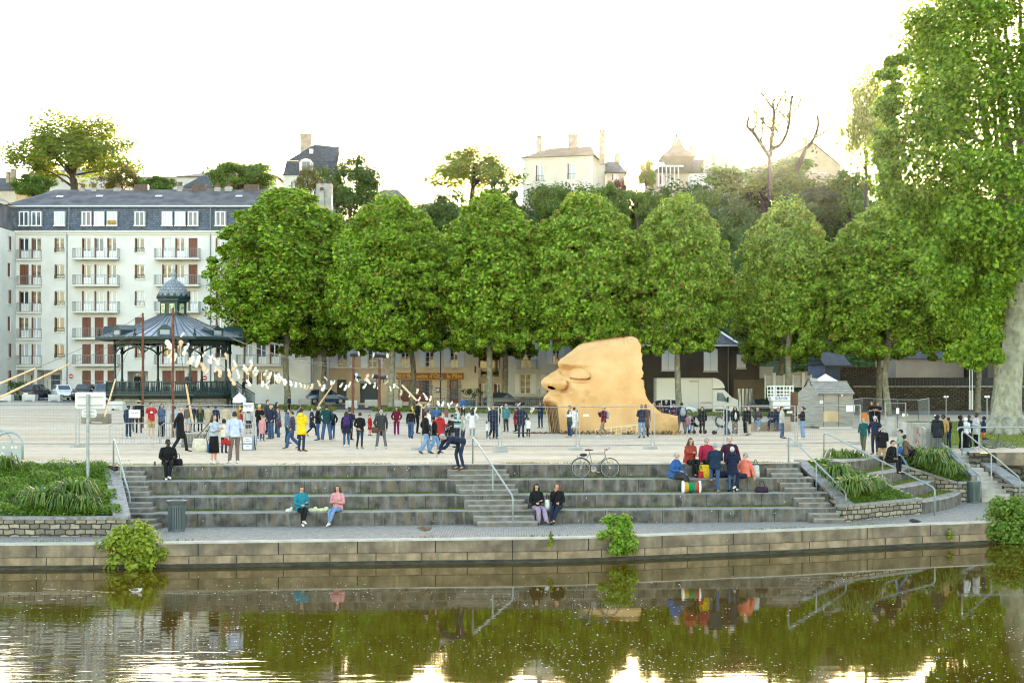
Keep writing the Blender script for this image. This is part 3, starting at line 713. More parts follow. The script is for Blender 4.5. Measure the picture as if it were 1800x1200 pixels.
def bare_tree():
	r=np.random.default_rng(5);y=186.0;base=PY(1352,345,y)
	t=thing('bare_tree','nearly bare tree with twisting branches and few leaves, against the bright sky','tree',tuple(base))
	mb=MB();tips=[]
	def px(u,v):return PY(u,v,y)-base
	def path(pts,r0,r1):
		pts=[px(*p)+Vector((0,r.normal()*.35,0)) for p in pts];c=catmull(pts,3);n=len(c)
		mb.sweep(c,[r0+(r1-r0)*i/(n-1) for i in range(n)],segs=6);tips.append(c)
	path([(1352,350),(1352,290),(1350,270)],.30,.24)
	path([(1350,272),(1336,248),(1324,232),(1313,222),(1316,208)],.32,.18)
	path([(1355,275),(1358,240),(1361,205),(1357,180)],.30,.17)
	path([(1358,262),(1374,252),(1385,228),(1387,200),(1392,168)],.30,.17)
	path([(1360,232),(1348,222),(1336,216)],.18,.10);path([(1359,225),(1368,232),(1366,246)],.18,.10)
	path([(1385,215),(1374,200),(1366,190)],.16,.09);path([(1387,200),(1402,190),(1408,170)],.16,.09)
	path([(1400,300),(1416,262),(1430,245),(1438,222),(1437,205)],.30,.17)
	path([(1432,243),(1450,232),(1462,220)],.16,.09);path([(1337,250),(1340,225),(1338,200)],.16,.09)
	path([(1324,232),(1330,214),(1328,195)],.16,.09);path([(1361,200),(1370,178),(1380,166)],.16,.09);path([(1357,190),(1345,176),(1340,168)],.16,.09)
	for c in list(tips)[1:]:
		for k in range(5):
			p=c[r.integers(len(c) // 2,len(c))];mb.sweep([p,p+Vector((r.normal()*.6,r.normal()*.4,r.uniform(.2,.8))),p+Vector((r.normal()*1.1,r.normal()*.6,r.uniform(.3,1.3)))],[.08,.06,.04],segs=4)
	mb.build('branches',M_dkbark,t,local=True,smooth=True)
	pts=np.array([p for c in tips[1:] for p in c]);pts=pts[r.integers(0,len(pts),1000)]+r.normal(size=(1000,3))*np.array([.8,.6,.8])+np.array([0,0,.25])
	obj_of('leaves',leaves_mesh('bare_leaves',pts,r.normal(size=(1000,3)),r.uniform(.25,.5,1000),L_dark,r=r),t)
bare_tree()

# ---- shrubs over the hillside (nobody could count them)
def hillside():
	r=np.random.default_rng(31);n=900;C=[]
	for k in range(n):
		y=r.uniform(169.5,203);u=r.uniform(540,1800);x=(u-CX)*y/F;C.append((x,y,hill_z(x,y)+r.uniform(.3,2.2)))
	for k in range(300):y=r.uniform(192,209);u=r.uniform(620,1700);x=(u-CX)*y/F;C.append((x,y,hill_z(x,y)+r.uniform(.3,3.2)))
	n=len(C);C=np.array(C);P,Nn=clump_leaves(C,r.uniform(1.0,2.3,n),75,r,up=.8)
	o=bpy.data.objects.new('hillside_undergrowth',leaves_mesh('hillside_undergrowth',P,Nn,r.uniform(.3,.6,len(P)),L_dark,r=r));COL.objects.link(o)
	tag(o,'dense dark green undergrowth covering the wooded hillside','undergrowth',kind='stuff')
hillside()

# ---- low plants
def blades(name,bases,hs,mat,lean=.35,w=.02,r=None,parent=None,kind='stuff'):
	r=r or rng;n=len(bases);B=np.asarray(bases);a=r.random(n)*6.283;h=np.asarray(hs)
	dx=np.stack([np.cos(a),np.sin(a),np.zeros(n)],1);px_=np.stack([-np.sin(a),np.cos(a),np.zeros(n)],1);l=r.uniform(.1,1,n)[:,None]*lean
	ww=w*np.ones((n,1));hh=h[:,None]
	tip=B+dx*l*hh+np.array([0,0,1])*hh
	V=np.stack([B-px_*ww,B+px_*ww,tip],1).reshape(-1,3);T=np.arange(n*3,dtype=np.int32)
	me=bpy.data.meshes.new(name);me.vertices.add(n*3);me.vertices.foreach_set('co',V.astype(np.float32).ravel());me.loops.add(n*3);me.loops.foreach_set('vertex_index',T)
	me.polygons.add(n);me.polygons.foreach_set('loop_start',np.arange(0,n*3,3,dtype=np.int32));me.polygons.foreach_set('loop_total',np.full(n,3,dtype=np.int32))
	me.materials.append(mat);me.update(calc_edges=True);o=bpy.data.objects.new(name,me);COL.objects.link(o);return o
L_grass=leaf_mat('grass_blades',(.07,.11,.015),(.17,.20,.04),trans=.3)
L_moss=leaf_mat('dry_grass',(.12,.14,.03),(.26,.24,.08),trans=.3)
def strip_pts(fy,x0,x1,z,n,r,depth=.22):
	x=r.uniform(x0,x1,n);dens=np.sin(x*1.3+z*7)+.6*np.sin(x*3.7+1)+r.normal(size=n)*.6
	x=x[dens>-.3];y=np.array([fy(a) for a in x])-np.abs(r.normal(size=len(x)))*depth*.5
	return np.stack([x,y,np.full(len(x),z)],1)
r_=np.random.default_rng(4);pts=[]
for k in range(3):pts.append(strip_pts(lambda x,k=k:yk(k,x)-.01,-12,10,-.45*(k+1)+.0,5200,r_))
for k in range(3):
	a=np.array([*L2[k],-.45*(k+1)]);b=np.array([*R2[k],-.45*(k+1)]);c=np.array([*L2[k+1],-.45*(k+1)]);d=np.array([*R2[k+1],-.45*(k+1)])
	s=r_.random((3000,1));q=r_.random((3000,1))*.7;pts.append((a+(b-a)*s)*(1-q)+(c+(d-c)*s)*q)
pts=np.concatenate(pts);tag(blades('grass',pts,r_.uniform(.03,.10,len(pts)),L_grass,.6,.012,r_),'thin grass growing along the backs of the stone tiers','grass',kind='stuff')
n=7000;x=r_.uniform(-14,10.5,n);y=np.array([yk(0,a) for a in x])+.55+np.abs(r_.normal(size=n))*.35;k=(np.sin(x*.9)+np.sin(x*2.3+1)+r_.normal(size=n)*.5)>.3
p=np.stack([x,y,np.zeros(n)],1)[k];xx=r_.uniform(-30,-14,2600);p2=np.stack([xx,r_.uniform(52.4,54.6,2600) ,np.zeros(2600)],1);p2=p2[(np.sin(xx*1.1)+r_.normal(size=2600)*.7)>0]
p=np.concatenate([p,p2]);tag(blades('dry_grass',p,r_.uniform(.02,.06,len(p)),L_moss,.8,.012,r_),'sparse dry grass on the gravel at the top of the tiers','grass',kind='stuff')
pw=np.array([[p.x,p.y+.46+abs(r_.normal())*.05,-1.79] for p in [QE[i].lerp(QE[i+1],r_.random()) for i in r_.integers(0,len(QE)-1,2600)] if math.sin(p.x*1.7)+math.sin(p.x*.6+2)+r_.normal()*.5>.9]);tag(blades('path_weeds',pw,r_.uniform(.02,.09,len(pw)),L_grass,.8,.014,r_),'sparse weeds in the joint behind the quay coping','weeds',kind='stuff')
n=16000;uu=r_.uniform(1600,1830,n);yy=r_.uniform(66,108,n);xx=(uu-CX)*yy/F;p=np.stack([xx,yy,[zg(a,b) for a,b in zip(xx,yy)]],1)
tag(blades('lawn_grass',p,r_.uniform(.05,.16,n),L_grass,.5,.022,r_),'green grass of the lawn under the great plane tree','grass',kind='stuff')
# grass strips at the foot of the tree row
pp=[]
for u0,u1,d in [(440,590,1.0),(655,840,1.0),(840,960,.8),(1130,1420,.7)]:
	m_=int((u1-u0)*26*d);uu=r_.uniform(u0,u1,m_);yy=127.5+r_.normal(size=m_)*.9;xx=(uu-CX)*yy/F;pp.append(np.stack([xx,yy,[zg(a,b) for a,b in zip(xx,yy)]],1))
pp=np.concatenate(pp);tag(blades('grass_strip',pp,r_.uniform(.15,.42,len(pp)),L_grass,.5,.05,r_),'strip of taller grass at the foot of the plane trees','grass',kind='stuff')
# ground cover in the beds
def cover(corn,n,r,h=.12,name='ground_cover',size=(.05,.11),lab=''):
	a,b,c,d=[np.array(q) for q in corn];s=r.random((n,1));t=r.random((n,1));P=(a+(b-a)*s)*(1-t)+(d+(c-d)*s)*t
	lump=(np.sin(P[:,0]*2.1)*np.cos(P[:,1]*2.7)+np.sin(P[:,0]*5.3+P[:,1]*3.1)*.5+1.5)*.5
	P[:,2]+=r.random(n)*h*lump+.03;Nn=r.normal(size=(n,3))*.6+np.array([0,-.25,1])
	o=bpy.data.objects.new(name,leaves_mesh(name,P,Nn,r.uniform(*size,n),L_cover,r=r));COL.objects.link(o);tag(o,lab,'ground cover',kind='stuff')
L_cover=leaf_mat('cover_leaves',(.045,.10,.006),(.15,.26,.022),trans=.35)
vis=[Vector((-19.5,45.1,-1.25)),BED1[1],BED1[2],Vector((-21.5,52.1,-.1))]
cover(vis,34000,r_,.26,lab='low green weeds filling the left planting bed');cover(BED2,7000,r_,.12,lab='low green weeds in the planted triangle');cover(BED3,3500,r_,.12,lab='low green weeds in the far planting bed')
def agapanthus_mesh(seed,n=120,L=.75):
	r=np.random.default_rng(seed);mb=MB()
	for k in range(n):
		a=r.random()*6.283;l=L*r.uniform(.6,1.1);out=r.uniform(.35,1.0);d=Vector((math.cos(a),math.sin(a),0));s=Vector((-d.y,d.x,0))*r.uniform(.022,.036)
		b=d*r.uniform(0,.12);p1=b+d*l*out*.35+Vector((0,0,l*.62));p2=b+d*l*out*.75+Vector((0,0,l*(.86-out*.25)));p3=b+d*l*out*1.05+Vector((0,0,l*(.75-out*.62)))
		mb.add([b-s,b+s,p1+s,p1-s,p2+s*.8,p2-s*.8,p3],[(0,1,2,3),(3,2,4,5),(5,4,6)])
	o=mb.build('agapanthus',L_agap,None,origin=(0,0,0));m=o.data;bpy.data.objects.remove(o);return m
L_agap=leaf_mat('strap_leaves',(.035,.09,.010),(.17,.24,.035),trans=.3,gloss=.5)
AG=[agapanthus_mesh(1),agapanthus_mesh(2)]
def bedz(corn,x,y):
	a,b,c,d=corn;best=None
	for i in range(41):
		for j in range(41):
			p=a.lerp(b,i/40).lerp(d.lerp(c,i/40),j/40);q=(p.x-x) ** 2+(p.y-y) ** 2
			if best is None or q<best[0]:best=(q,p.z)
	return best[1]
def clumps(spots,corn,labels,group):
	for k,(u,v,s) in enumerate(spots):
		z=-.7
		for _ in range(5):p=PZ(u,v,z);z=.5*z+.5*bedz(corn,p.x,p.y)
		o=bpy.data.objects.new('agapanthus_plant',AG[k % 2]);COL.objects.link(o);o.location=(p.x,p.y,z);o.scale=(s*1.2,)*3;o.rotation_euler=(0,0,k*1.3)
		tag(o,labels[k] if k<len(labels) else labels[-1],'plant',group)
clumps([(75,898,1.1),(130,886,1.15),(108,903,.95),(148,905,.85),(8,832,.9)],BED1,
	   ['pale tipped strap leaved clump in the left bed, nearest the block wall','large dark strap leaved clump near the granite parapet of the left bed','small strap leaved clump between the two big ones of the left bed','yellowish strap leaved clump at the lower right of the left bed','strap leaved clump cut by the left picture edge'],'strap leaved plants in the left bed')
clumps([(1475,832,.95),(1500,838,1.0),(1470,850,1.0),(1500,856,1.05),(1527,862,.95),(1488,868,1.0),(1515,874,.9),(1540,870,.7)],BED2,['dark strap leaved plant in the dense clump of the planted triangle'],'strap leaved plants in the planted triangle')
clumps([(1612,806,.95),(1632,812,1.0),(1650,822,.9),(1668,832,.95),(1645,806,.8),(1676,838,.75)],BED3,['bright strap leaved plant in the far bed beside the rubble stairs'],'strap leaved plants in the far bed')
# riverside bushes
def river_bush(u,v0,v1,wpx,z0,label,mat,seed,leaf=.13,n=70,yoff=0,per=75):
	r=np.random.default_rng(seed);base=None
	p=PY(u,v1,float(np.interp(u,[0,500,1000,1200,1400,1600,1730,1800],[42.9,43.6,44.5,45.7,46.9,48.4,49.4,50.4]))-.12);z0=p.z;s=F/p.y;W=wpx/s/2;H=(v1-v0)/s
	t=thing('riverside_bush',label,'bush',(p.x,p.y+yoff,z0),group='bushes growing out of the quay wall');C=[];rad=[]
	for k in range(n):
		a=r.random()*6.283;f=r.random() ** .6;h=r.random();q=W*f*(1.05-.75*abs(h-.4) ** 1.2*1.4);C.append((q*math.cos(a),q*math.sin(a)*.6,H*h*.95));rad.append(r.uniform(.16,.38)*min(1,W))
	C=np.array(C);P,Nn=clump_leaves(C,rad,per,r,up=.6,outc=np.array([0,.3,H*.4]));obj_of('foliage',leaves_mesh('bush_leaves',P,Nn,r.uniform(.6,1.3,len(P))*leaf,mat,r=r),t)
	mb=MB()
	for k in range(16):c=C[r.integers(0,n)];mb.sweep(catmull([(0,.35,.15),Vector(c)*.5+Vector((0,.1,.1)),Vector(c)+Vector((0,0,.12))],3),lerp_list([.02,.014,.006],3),segs=4)
	mb.build('stems',M_dkbark,t,local=True)
L_bush=leaf_mat('bush_leaves_bright',(.13,.21,.015),(.36,.42,.05),trans=.45)
river_bush(232,918,998,112,-2.55,'yellow green bush with reddish shoots hanging from the quay wall at left',L_bush,3,n=85,per=48)
river_bush(1085,906,972,72,-2.45,'bright green leafy bush on the quay wall near the middle',leaf_mat('bush_leaves_green',(.09,.20,.012),(.28,.42,.05)),4,n=62,per=42,leaf=.12)
river_bush(1775,872,955,105,-2.5,'large dark green bush with pale blossoms at the right end of the quay',leaf_mat('bush_leaves_dark',(.06,.13,.012),(.22,.33,.05)),6,n=100,per=60)
river_bush(968,938,964,10,-2.1,'tiny weed growing from a joint of the quay wall',L_bush,9,leaf=.08,n=9,per=40)
river_bush(1671,930,948,12,-2.1,'tiny weed on the quay wall near the right end',L_bush,10,leaf=.08,n=9,per=40)
# small white specks scattered over the river
n=5200;r_=np.random.default_rng(8);uu=r_.uniform(-40,1840,n);vv=1010+190*r_.random(n) ** .75;P=np.array([PZ(a,b,ZW+.006) for a,b in zip(uu,vv)])
den=np.sin(P[:,0]*.8)+np.sin(P[:,1]*.9+P[:,0]*.35)+r_.normal(size=n)*.9;P=P[den>.2]
o=bpy.data.objects.new('floating_fluff',leaves_mesh('floating_fluff',P,np.array([0,0,1.])+r_.normal(size=(len(P),3))*.05,r_.uniform(.012,.06,len(P))*r_.uniform(.5,1,len(P)),flat('fluff',(.8,.8,.76),.8),aspect=1.1,fold=.05,r=r_));COL.objects.link(o)
tag(o,'small white specks scattered on the dark water','fluff',kind='stuff')

# ================================================================== buildings
def plaster(name,c,dirt=0.82):return pm(name,c,tuple(x*dirt for x in c),scale=.55,rough=.92,bump=.08,bscale=30,spec=.15,detail=8)
M_white=flat('white_paint',(.78,.78,.76),.45);M_sill=flat('sill_stone',(.62,.60,.55),.8)
M_iron=flat('dark_iron',(.03,.035,.04),.5);M_zinc=flat('zinc_pipe',(.16,.18,.20),.5,.3)
M_slate=brickmat('slate_roof',(.085,.092,.105),(.055,.06,.072),(.03,.03,.035),.35,.22,.012,plane='XZ',rough=.6,noise=.1)
M_slate_old=pm('old_slate',(.055,.052,.06),(.12,.115,.12),scale=.8,rough=.8,bump=.2,bscale=12,detail=9,stretch=(1,1,1))
M_slate_blue=brickmat('blue_slate',(.13,.155,.20),(.075,.09,.12),(.045,.05,.065),.30,.24,.015,plane='XZ',rough=.45,noise=.25)
M_brown=pm('brown_shutter',(.12,.035,.018),(.17,.055,.027),scale=4,rough=.6,stretch=(6,1,.3))
M_concrete=pm('concrete',(.34,.33,.31),(.24,.23,.21),scale=2,rough=.9,bump=.2)
PANES={'curtain':pm('net_curtain_pane',(.50,.52,.54),(.36,.38,.40),scale=3,rough=.12,stretch=(5,1,.2)),'dark':flat('dark_pane',(.015,.018,.022),.05,spec=.8),
		 'grey':pm('grey_pane',(.12,.14,.17),(.05,.06,.08),scale=2,rough=.06,stretch=(4,1,.3)),'warm':pm('warm_pane',(.34,.25,.14),(.10,.08,.06),scale=2.5,rough=.15),'black':flat('dark_recess',(.02,.018,.016),.9)}
def pbox(mb,P,a0,a1,z0,z1,d0,d1):
	c=[P(a,z,d) for a in (a0,a1) for d in (d0,d1) for z in (z0,z1)]
	mb.add(c,[(0,1,3,2),(4,6,7,5),(0,4,5,1),(2,3,7,6),(0,2,6,4),(1,5,7,3)]);return mb
def facade(mb,P,a0,a1,z0,z1,holes,depth=.22):
	"""front face with rectangular holes (a0, a1, z0, z1[, depth]) and their reveals"""
	A=sorted({a0,a1,*[h[0] for h in holes],*[h[1] for h in holes]});Z=sorted({z0,z1,*[h[2] for h in holes],*[h[3] for h in holes]})
	A=[a for a in A if a0 <= a <= a1];Z=[z for z in Z if z0 <= z <= z1]
	for i in range(len(A)-1):
		for j in range(len(Z)-1):
			ca,cz=(A[i]+A[i+1])/2,(Z[j]+Z[j+1])/2
			if any(h[0]<ca<h[1] and h[2]<cz<h[3] for h in holes):continue
			mb.quad(P(A[i],Z[j],0),P(A[i+1],Z[j],0),P(A[i+1],Z[j+1],0),P(A[i],Z[j+1],0))
	for h in holes:
		x0,x1,y0,y1=h[:4];d=h[4] if len(h)>4 else depth
		mb.quad(P(x0,y0,0),P(x0,y0,d),P(x0,y1,d),P(x0,y1,0));mb.quad(P(x1,y0,0),P(x1,y1,0),P(x1,y1,d),P(x1,y0,d))
		mb.quad(P(x0,y1,0),P(x0,y1,d),P(x1,y1,d),P(x1,y1,0));mb.quad(P(x0,y0,0),P(x1,y0,0),P(x1,y0,d),P(x0,y0,d))
		mb.quad(P(x0,y0,d+.12),P(x1,y0,d+.12),P(x1,y1,d+.12),P(x0,y1,d+.12))
	return mb
def window(parent,P,a0,a1,z0,z1,d=.16,pane='curtain',mull=1,bars=0,panel=0,sill=True,fr=.07,mat=None,name='window'):
	e=.004;a0+=e;a1 -= e;z0+=e;z1 -= e;mb=MB()
	pbox(mb,P,a0,a0+fr,z0,z1,d-.05,d);pbox(mb,P,a1-fr,a1,z0,z1,d-.05,d);pbox(mb,P,a0+fr,a1-fr,z1-fr,z1,d-.048,d);pbox(mb,P,a0+fr,a1-fr,z0,z0+fr,d-.048,d)
	zb=z0+fr
	if panel:pbox(mb,P,a0+fr,a1-fr,z0+fr,z0+panel,d-.03,d);zb=z0+panel
	for k in range(mull):c=a0+(a1-a0)*(k+1)/(mull+1);pbox(mb,P,c-fr*.8,c+fr*.8,z0+fr,z1-fr,d-.06,d-.002)
	for k in range(bars):c=zb+(z1-zb)*(k+1)/(bars+1);pbox(mb,P,a0+fr,a1-fr,c-.022,c+.022,d-.045,d-.003)
	f=mb.build(name,mat or M_white,parent)
	g=MB();g.quad(P(a0+fr,zb,d-.01),P(a1-fr,zb,d-.01),P(a1-fr,z1-fr,d-.01),P(a0+fr,z1-fr,d-.01));g.build('pane',PANES[pane],f)
	if name == 'window' and mull == 1 and not bars and d<.17:s=MB();pbox(s,P,a0-.002,a0+.13,z0,z1,-.02,d-.052);s.build('folded_shutter',M_brown,f)
	if sill:s=MB();pbox(s,P,a0-.08,a1+.08,z0-.1,z0-.002,-.10,d-.06);s.build('sill',M_sill,f)
	return f
def shutter_leaf(parent,P,a0,a1,z0,z1,mat=None,d=-.05,slats=True):
	mb=MB();w=abs(a1-a0);pbox(mb,P,a0,a1,z0,z1,d,d+.04)
	for z in (z0+.05,(z0+z1)/2,z1-.17):pbox(mb,P,a0+.05,a1-.05,z,z+.12,d-.02,d-.001)
	return mb.build('shutter',mat or M_white,parent)
def closed_shutter(parent,P,a0,a1,z0,z1,mat,d=.10):
	mb=MB();c=(a0+a1)/2;pbox(mb,P,a0+.02,c-.012,z0+.03,z1-.02,d,d+.04);pbox(mb,P,c+.012,a1-.02,z0+.03,z1-.02,d,d+.04)
	f=mb.build('closed_shutter',mat,parent);s=MB();pbox(s,P,a0-.06,a1+.06,z0-.1,z0-.002,-.09,d-.01);s.build('sill',M_sill,f)
	mbf=MB();pbox(mbf,P,a0+.001,a0+.02,z0,z1,.02,d+.05);pbox(mbf,P,a1-.02,a1-.001,z0,z1,.02,d+.05);mbf.build('frame',M_white,f)
	return f
def railing(parent,P,a0,a1,z0,h,d0,d1,mat,step=.14,name='railing',sides=True):
	mb=MB()
	def run(p,q):
		n=max(1,int((q-p).length/step))
		for i in range(n+1):b=p.lerp(q,i/n);mb.bar(b,b+Vector((0,0,h)),.022,.022,up=(0,1,0))
		mb.bar(p+Vector((0,0,h)),q+Vector((0,0,h)),.05,.04);mb.bar(p+Vector((0,0,.08)),q+Vector((0,0,.08)),.03,.03)
	run(P(a0,z0,d1),P(a1,z0,d1))
	if sides:run(P(a0,z0,d0),P(a0,z0,d1));run(P(a1,z0,d0),P(a1,z0,d1))
	return mb.build(name,mat,parent)
def front(y,rz=0.0,pivot=None):
	"""maps (a = world x, z, depth inward) to world for a facade facing -Y at y, optionally turned about pivot x"""
	if not rz:return lambda a,z,d:Vector((a,y+d,z))
	px=pivot;c,s=math.cos(rz),math.sin(rz)
	return lambda a,z,d:Vector((px+(a-px)*c-d*s,y+(a-px)*s+d*c,z))

# ---------------- the apartment block
YA=153.0;XA=lambda u:(u-CX)*YA/F;ZA=lambda v:HC-(v-HOR)*YA/F
def apartments():
	z0=zg(XA(300),YA)-.4;t=thing('apartment_block','long cream five storey apartment block with slate mansard roof and balconies','building',(XA(290),YA,z0))
	P=front(YA);cols={'A':(34,50.5),'B':(55.5,72.5),'C':(96,113.5),'D':(144,160),'E':(166,182.5),'F':(188.5,205),'G':(237,254),'H':(285,302),'I':(308,325),'J':(331,347.5),'K':(379,396),'L':(428,445),'M':(451,468),'N':(474,491),'O':(519,536)}
	tops=[418.3,465,511.5,557.5,604.5];doorb=[453.5,500,546.5,593,639.5];winb=[443.5,490,537,583.5,629]
	doors='ABDEFHIJLMN';closed={(0,'J'),(1,'A'),(1,'J'),(3,'D'),(3,'E'),(3,'F'),(3,'G'),(4,'D'),(4,'E'),(4,'F'),(2,'L')}
	kinds=['curtain','dark','grey','dark','warm','curtain'];rr=random.Random(3);holes=[];todo=[]
	for i in range(5):
		for c,(u0,u1) in cols.items():
			b=doorb[i] if c in doors else winb[i];h=(XA(u0),XA(u1),ZA(b),ZA(tops[i]));holes.append(h);todo.append((i,c,h))
	gz=(ZA(673),ZA(651))
	for c in 'DEFHIJLMN':u0,u1=cols[c];h=(XA(u0),XA(u1),ZA(676),ZA(651));holes.append(h);todo.append((5,c,h))
	porches=[(21.5,60,650),(65,109,650),(224,260,652),(376,408,652)]
	for u0,u1,v in porches:holes.append((XA(max(u0,29)),XA(u1),z0+.3,ZA(v),2.2))
	x0,x1=XA(28),XA(548);mb=MB();facade(mb,P,x0,x1,z0,ZA(408),holes)
	mb.quad((x1,YA,z0),(x1,YA+11,z0),(x1,YA+11,ZA(408)),(x1,YA,ZA(408)));mb.quad((x0,YA+11,z0),(x1,YA+11,z0),(x1,YA+11,ZA(408)),(x0,YA+11,ZA(408)))
	mb.build('wall',plaster('cream_render',(.68,.665,.62),.86),t)
	# recessed white end
	mb=MB();mb.box(((XA(548)+XA(571))/2+.01,YA+5.5,(z0+ZA(420))/2),(XA(571)-XA(548)-.03,9,ZA(420)-z0));mb.build('side_wing',plaster('white_render',(.62,.62,.60),.9),t)
	for i,c,h in todo:
		if (i,c) in closed or i == 5 and c in 'DEFHIJ':closed_shutter(t,P,*h,M_brown)
		else:window(t,P,*h,pane=rr.choice(kinds),panel=(.75 if c in doors and i<5 else 0),sill=(c not in doors))
		if c not in doors and i<5:railing(t,P,h[0],h[1],h[2]+.02,.42,0,-.06,M_iron,step=.5,name='guard_rail',sides=False)
	for i in range(5):
		for (ua,ub,dd) in [(30,73.5,.25),(131.5,211,1.0),(274,353,1.0),(417,497,1.0)]:
			zb=ZA(doorb[i]+(1 if dd>.5 else 2));s=MB();pbox(s,P,XA(ua),XA(ub),zb-.17,zb,-dd,-.003);sl=s.build('balcony',M_sill,t);railing(sl,P,XA(ua)+.04,XA(ub)-.04,zb,.98,-.02,-dd+.05,flat('balcony_rail',(.20,.23,.24),.5),step=.16)
	for u0,u1,v in porches:
		mb=MB();pbox(mb,P,XA(max(u0,29))+.8,XA(u1)-.9,z0+.3,ZA(v)-.5,2.14,2.2);mb.build('entrance_door',PANES['grey'],t)
	# cornice, mansard, dormers, gutter, roof
	mb=MB();pbox(mb,P,x0-.1,x1+.2,ZA(408.5),ZA(406),-.3,-.001);pbox(mb,P,x0-.1,x1+.1,ZA(413),ZA(408.6),-.12,-.002);mb.build('cornice',flat('cornice_paint',(.62,.60,.54),.8),t)
	zm0,zm1=ZA(406),ZA(363);mb=MB();mb.add([P(x0-2,zm0,.05),P(x1,zm0,.05),P(x1,zm1,.55),P(x0-2,zm1,.55),P(x0-2,zm0,9),P(x1,zm0,9),P(x1,zm1,9),P(x0-2,zm1,9)],[(0,1,2,3),(1,5,6,2),(4,0,3,7),(5,4,7,6)]);mb.build('mansard',M_slate_blue,t)
	mb=MB();pbox(mb,P,x0-2,x1+.15,ZA(363),ZA(360.5),.2,.7);mb.build('gutter',flat('pale_gutter',(.5,.53,.56),.5),t)
	for c,(u0,u1) in cols.items():
		if c == 'N':continue
		a,b=XA(u0),XA(u1);mb=MB();pbox(mb,P,a-.1,b+.1,ZA(398.5),ZA(371),-.02,.6);d=mb.build('dormer',flat('dormer_cheek',(.25,.27,.30),.6),t)
		f=MB();pbox(f,P,a,a+.09,ZA(396),ZA(372),-.07,-.021);pbox(f,P,b-.09,b,ZA(396),ZA(372),-.07,-.021);m_=(a+b)/2;pbox(f,P,m_-.06,m_+.06,ZA(396),ZA(372),-.075,-.022);pbox(f,P,a+.09,b-.09,ZA(373.4),ZA(372),-.068,-.021);pbox(f,P,a-.1,b+.1,ZA(398),ZA(396),-.14,-.021);f.build('frame',M_white,d)
		g=MB();g.quad(P(a,ZA(396),-.03),P(b,ZA(396),-.03),P(b,ZA(372),-.03),P(a,ZA(372),-.03));g.build('pane',PANES[rr.choice(['curtain','curtain','grey'])],d)
	zr=HC-(333.5-HOR)*(YA+5.5)/F;e0,e1=ZA(361),0;xr0=(98-CX)*(YA+5.5)/F
	mb=MB();mb.add([(x0-1.6,YA+.3,e0),(x1+.2,YA+.3,e0),(x1-2,YA+5.5,zr),(xr0,YA+5.5,zr),(x0-1.6,YA+11,e0),(x1+.2,YA+11,e0)],[(0,1,2,3),(4,3,2,5),(0,3,4),(1,5,2)]);rf=mb.build('roof',M_slate_old,t)
	for u0,u1,vt,pot in [(141,150,331,1),(161,170,331,1),(201,213,331,1),(237,261,330,0),(312,321,328,1),(338,362,329,0),(378,388,330,1),(396,408,329,1),(430,455,330,0)]:
		yy=YA+5.3;xx=lambda u:(u-CX)*yy/F;zz=lambda v:HC-(v-HOR)*yy/F;c=MB()
		if pot:c.box(((xx(u0)+xx(u1))/2,yy,(zz(vt)+zz(340))/2),(xx(u1)-xx(u0),.7,zz(vt)-zz(340)));ch=c.build('chimney',M_concrete,rf);p=MB();p.lathe(((xx(u0)+xx(u1))/2,yy,zz(vt)),[(.26,0),(.2,.3),(.28,.32),(.28,.46)],8);p.build('chimney_pot',pm('chimney_clay',(.10,.05,.04),(.16,.09,.06),scale=3),ch)
		else:c.box(((xx(u0)+xx(u1))/2,yy,(zz(vt-5)+zz(338))/2),(xx(u1)-xx(u0),.7,zz(vt-5)-zz(338)));c.build('chimney',pm('chimney_brick',(.11,.075,.06),(.07,.05,.045),scale=3),rf)
	for u,v in [(105,347),(175,346),(279,346),(420,346)]:
		yy=YA+3.0;c=PY(u,v,yy);mb=MB();sl=(zr-e0)/5.2;mb.add([c+Vector((-.35,-.25,-.25*sl+.1)),c+Vector((.35,-.25,-.25*sl+.1)),c+Vector((.35,.25,.25*sl+.1)),c+Vector((-.35,.25,.25*sl+.1))],[(0,1,2,3)]);mb.build('skylight',flat('skylight_glass',(.6,.62,.66),.2),rf)
	for u,v0,v1 in [(118,408,700),(370,410,700),(547,430,712),(121.5,364,405),(370,364,405)]:
		c0,c1=P(XA(u),ZA(v0),-.08),P(XA(u),ZA(v1),-.08);mb=MB();mb.sweep([c0,c1],.055,segs=6);mb.build('downpipe',M_zinc,t)
	for u,v in [(125,661),(360,664)]:
		s=MB();s.lathe(P(XA(u),ZA(v),-.01),[(.24,0),(.24,.03)],16,M=Matrix.Rotation(R(90),3,'X'));so=s.build('no_entry_sign',flat('sign_red',(.35,.02,.03),.5),t);q=MB();pbox(q,P,XA(u)-.16,XA(u)+.16,ZA(v)-.05,ZA(v)+.05,-.05,-.042);q.build('white_bar',M_white,so)
	# awning cloth and balcony clutter shown as parts
	mb=MB();pbox(mb,P,XA(190),XA(204),ZA(394),ZA(388),-.3,-.16);mb.build('yellow_cloth',cloth((.45,.25,.06)),t)
	# left wing, at a right angle
	Pw=lambda a,z,d:Vector((x0-d,YA-a,z));hw=[];mb=MB()
	for i in range(5):
		for a in (1.5,5.2):hw.append((a,a+1.0,ZA(winb[i]-1),ZA(tops[i])))
	hw.append((1.5,2.5,ZA(676),ZA(651)))
	facade(mb,Pw,0,13,z0-.3,ZA(408),hw);mb.quad(Pw(13,z0-.3,0),Pw(13,z0-.3,9),Pw(13,ZA(408),9),Pw(13,ZA(408),0));mb.build('wing_wall',MATS['cream_render'],t)
	for k,h in enumerate(hw):(closed_shutter(t,Pw,*h,M_brown) if k in (2,6) else window(t,Pw,*h,pane=['curtain','dark','grey'][k % 3]))
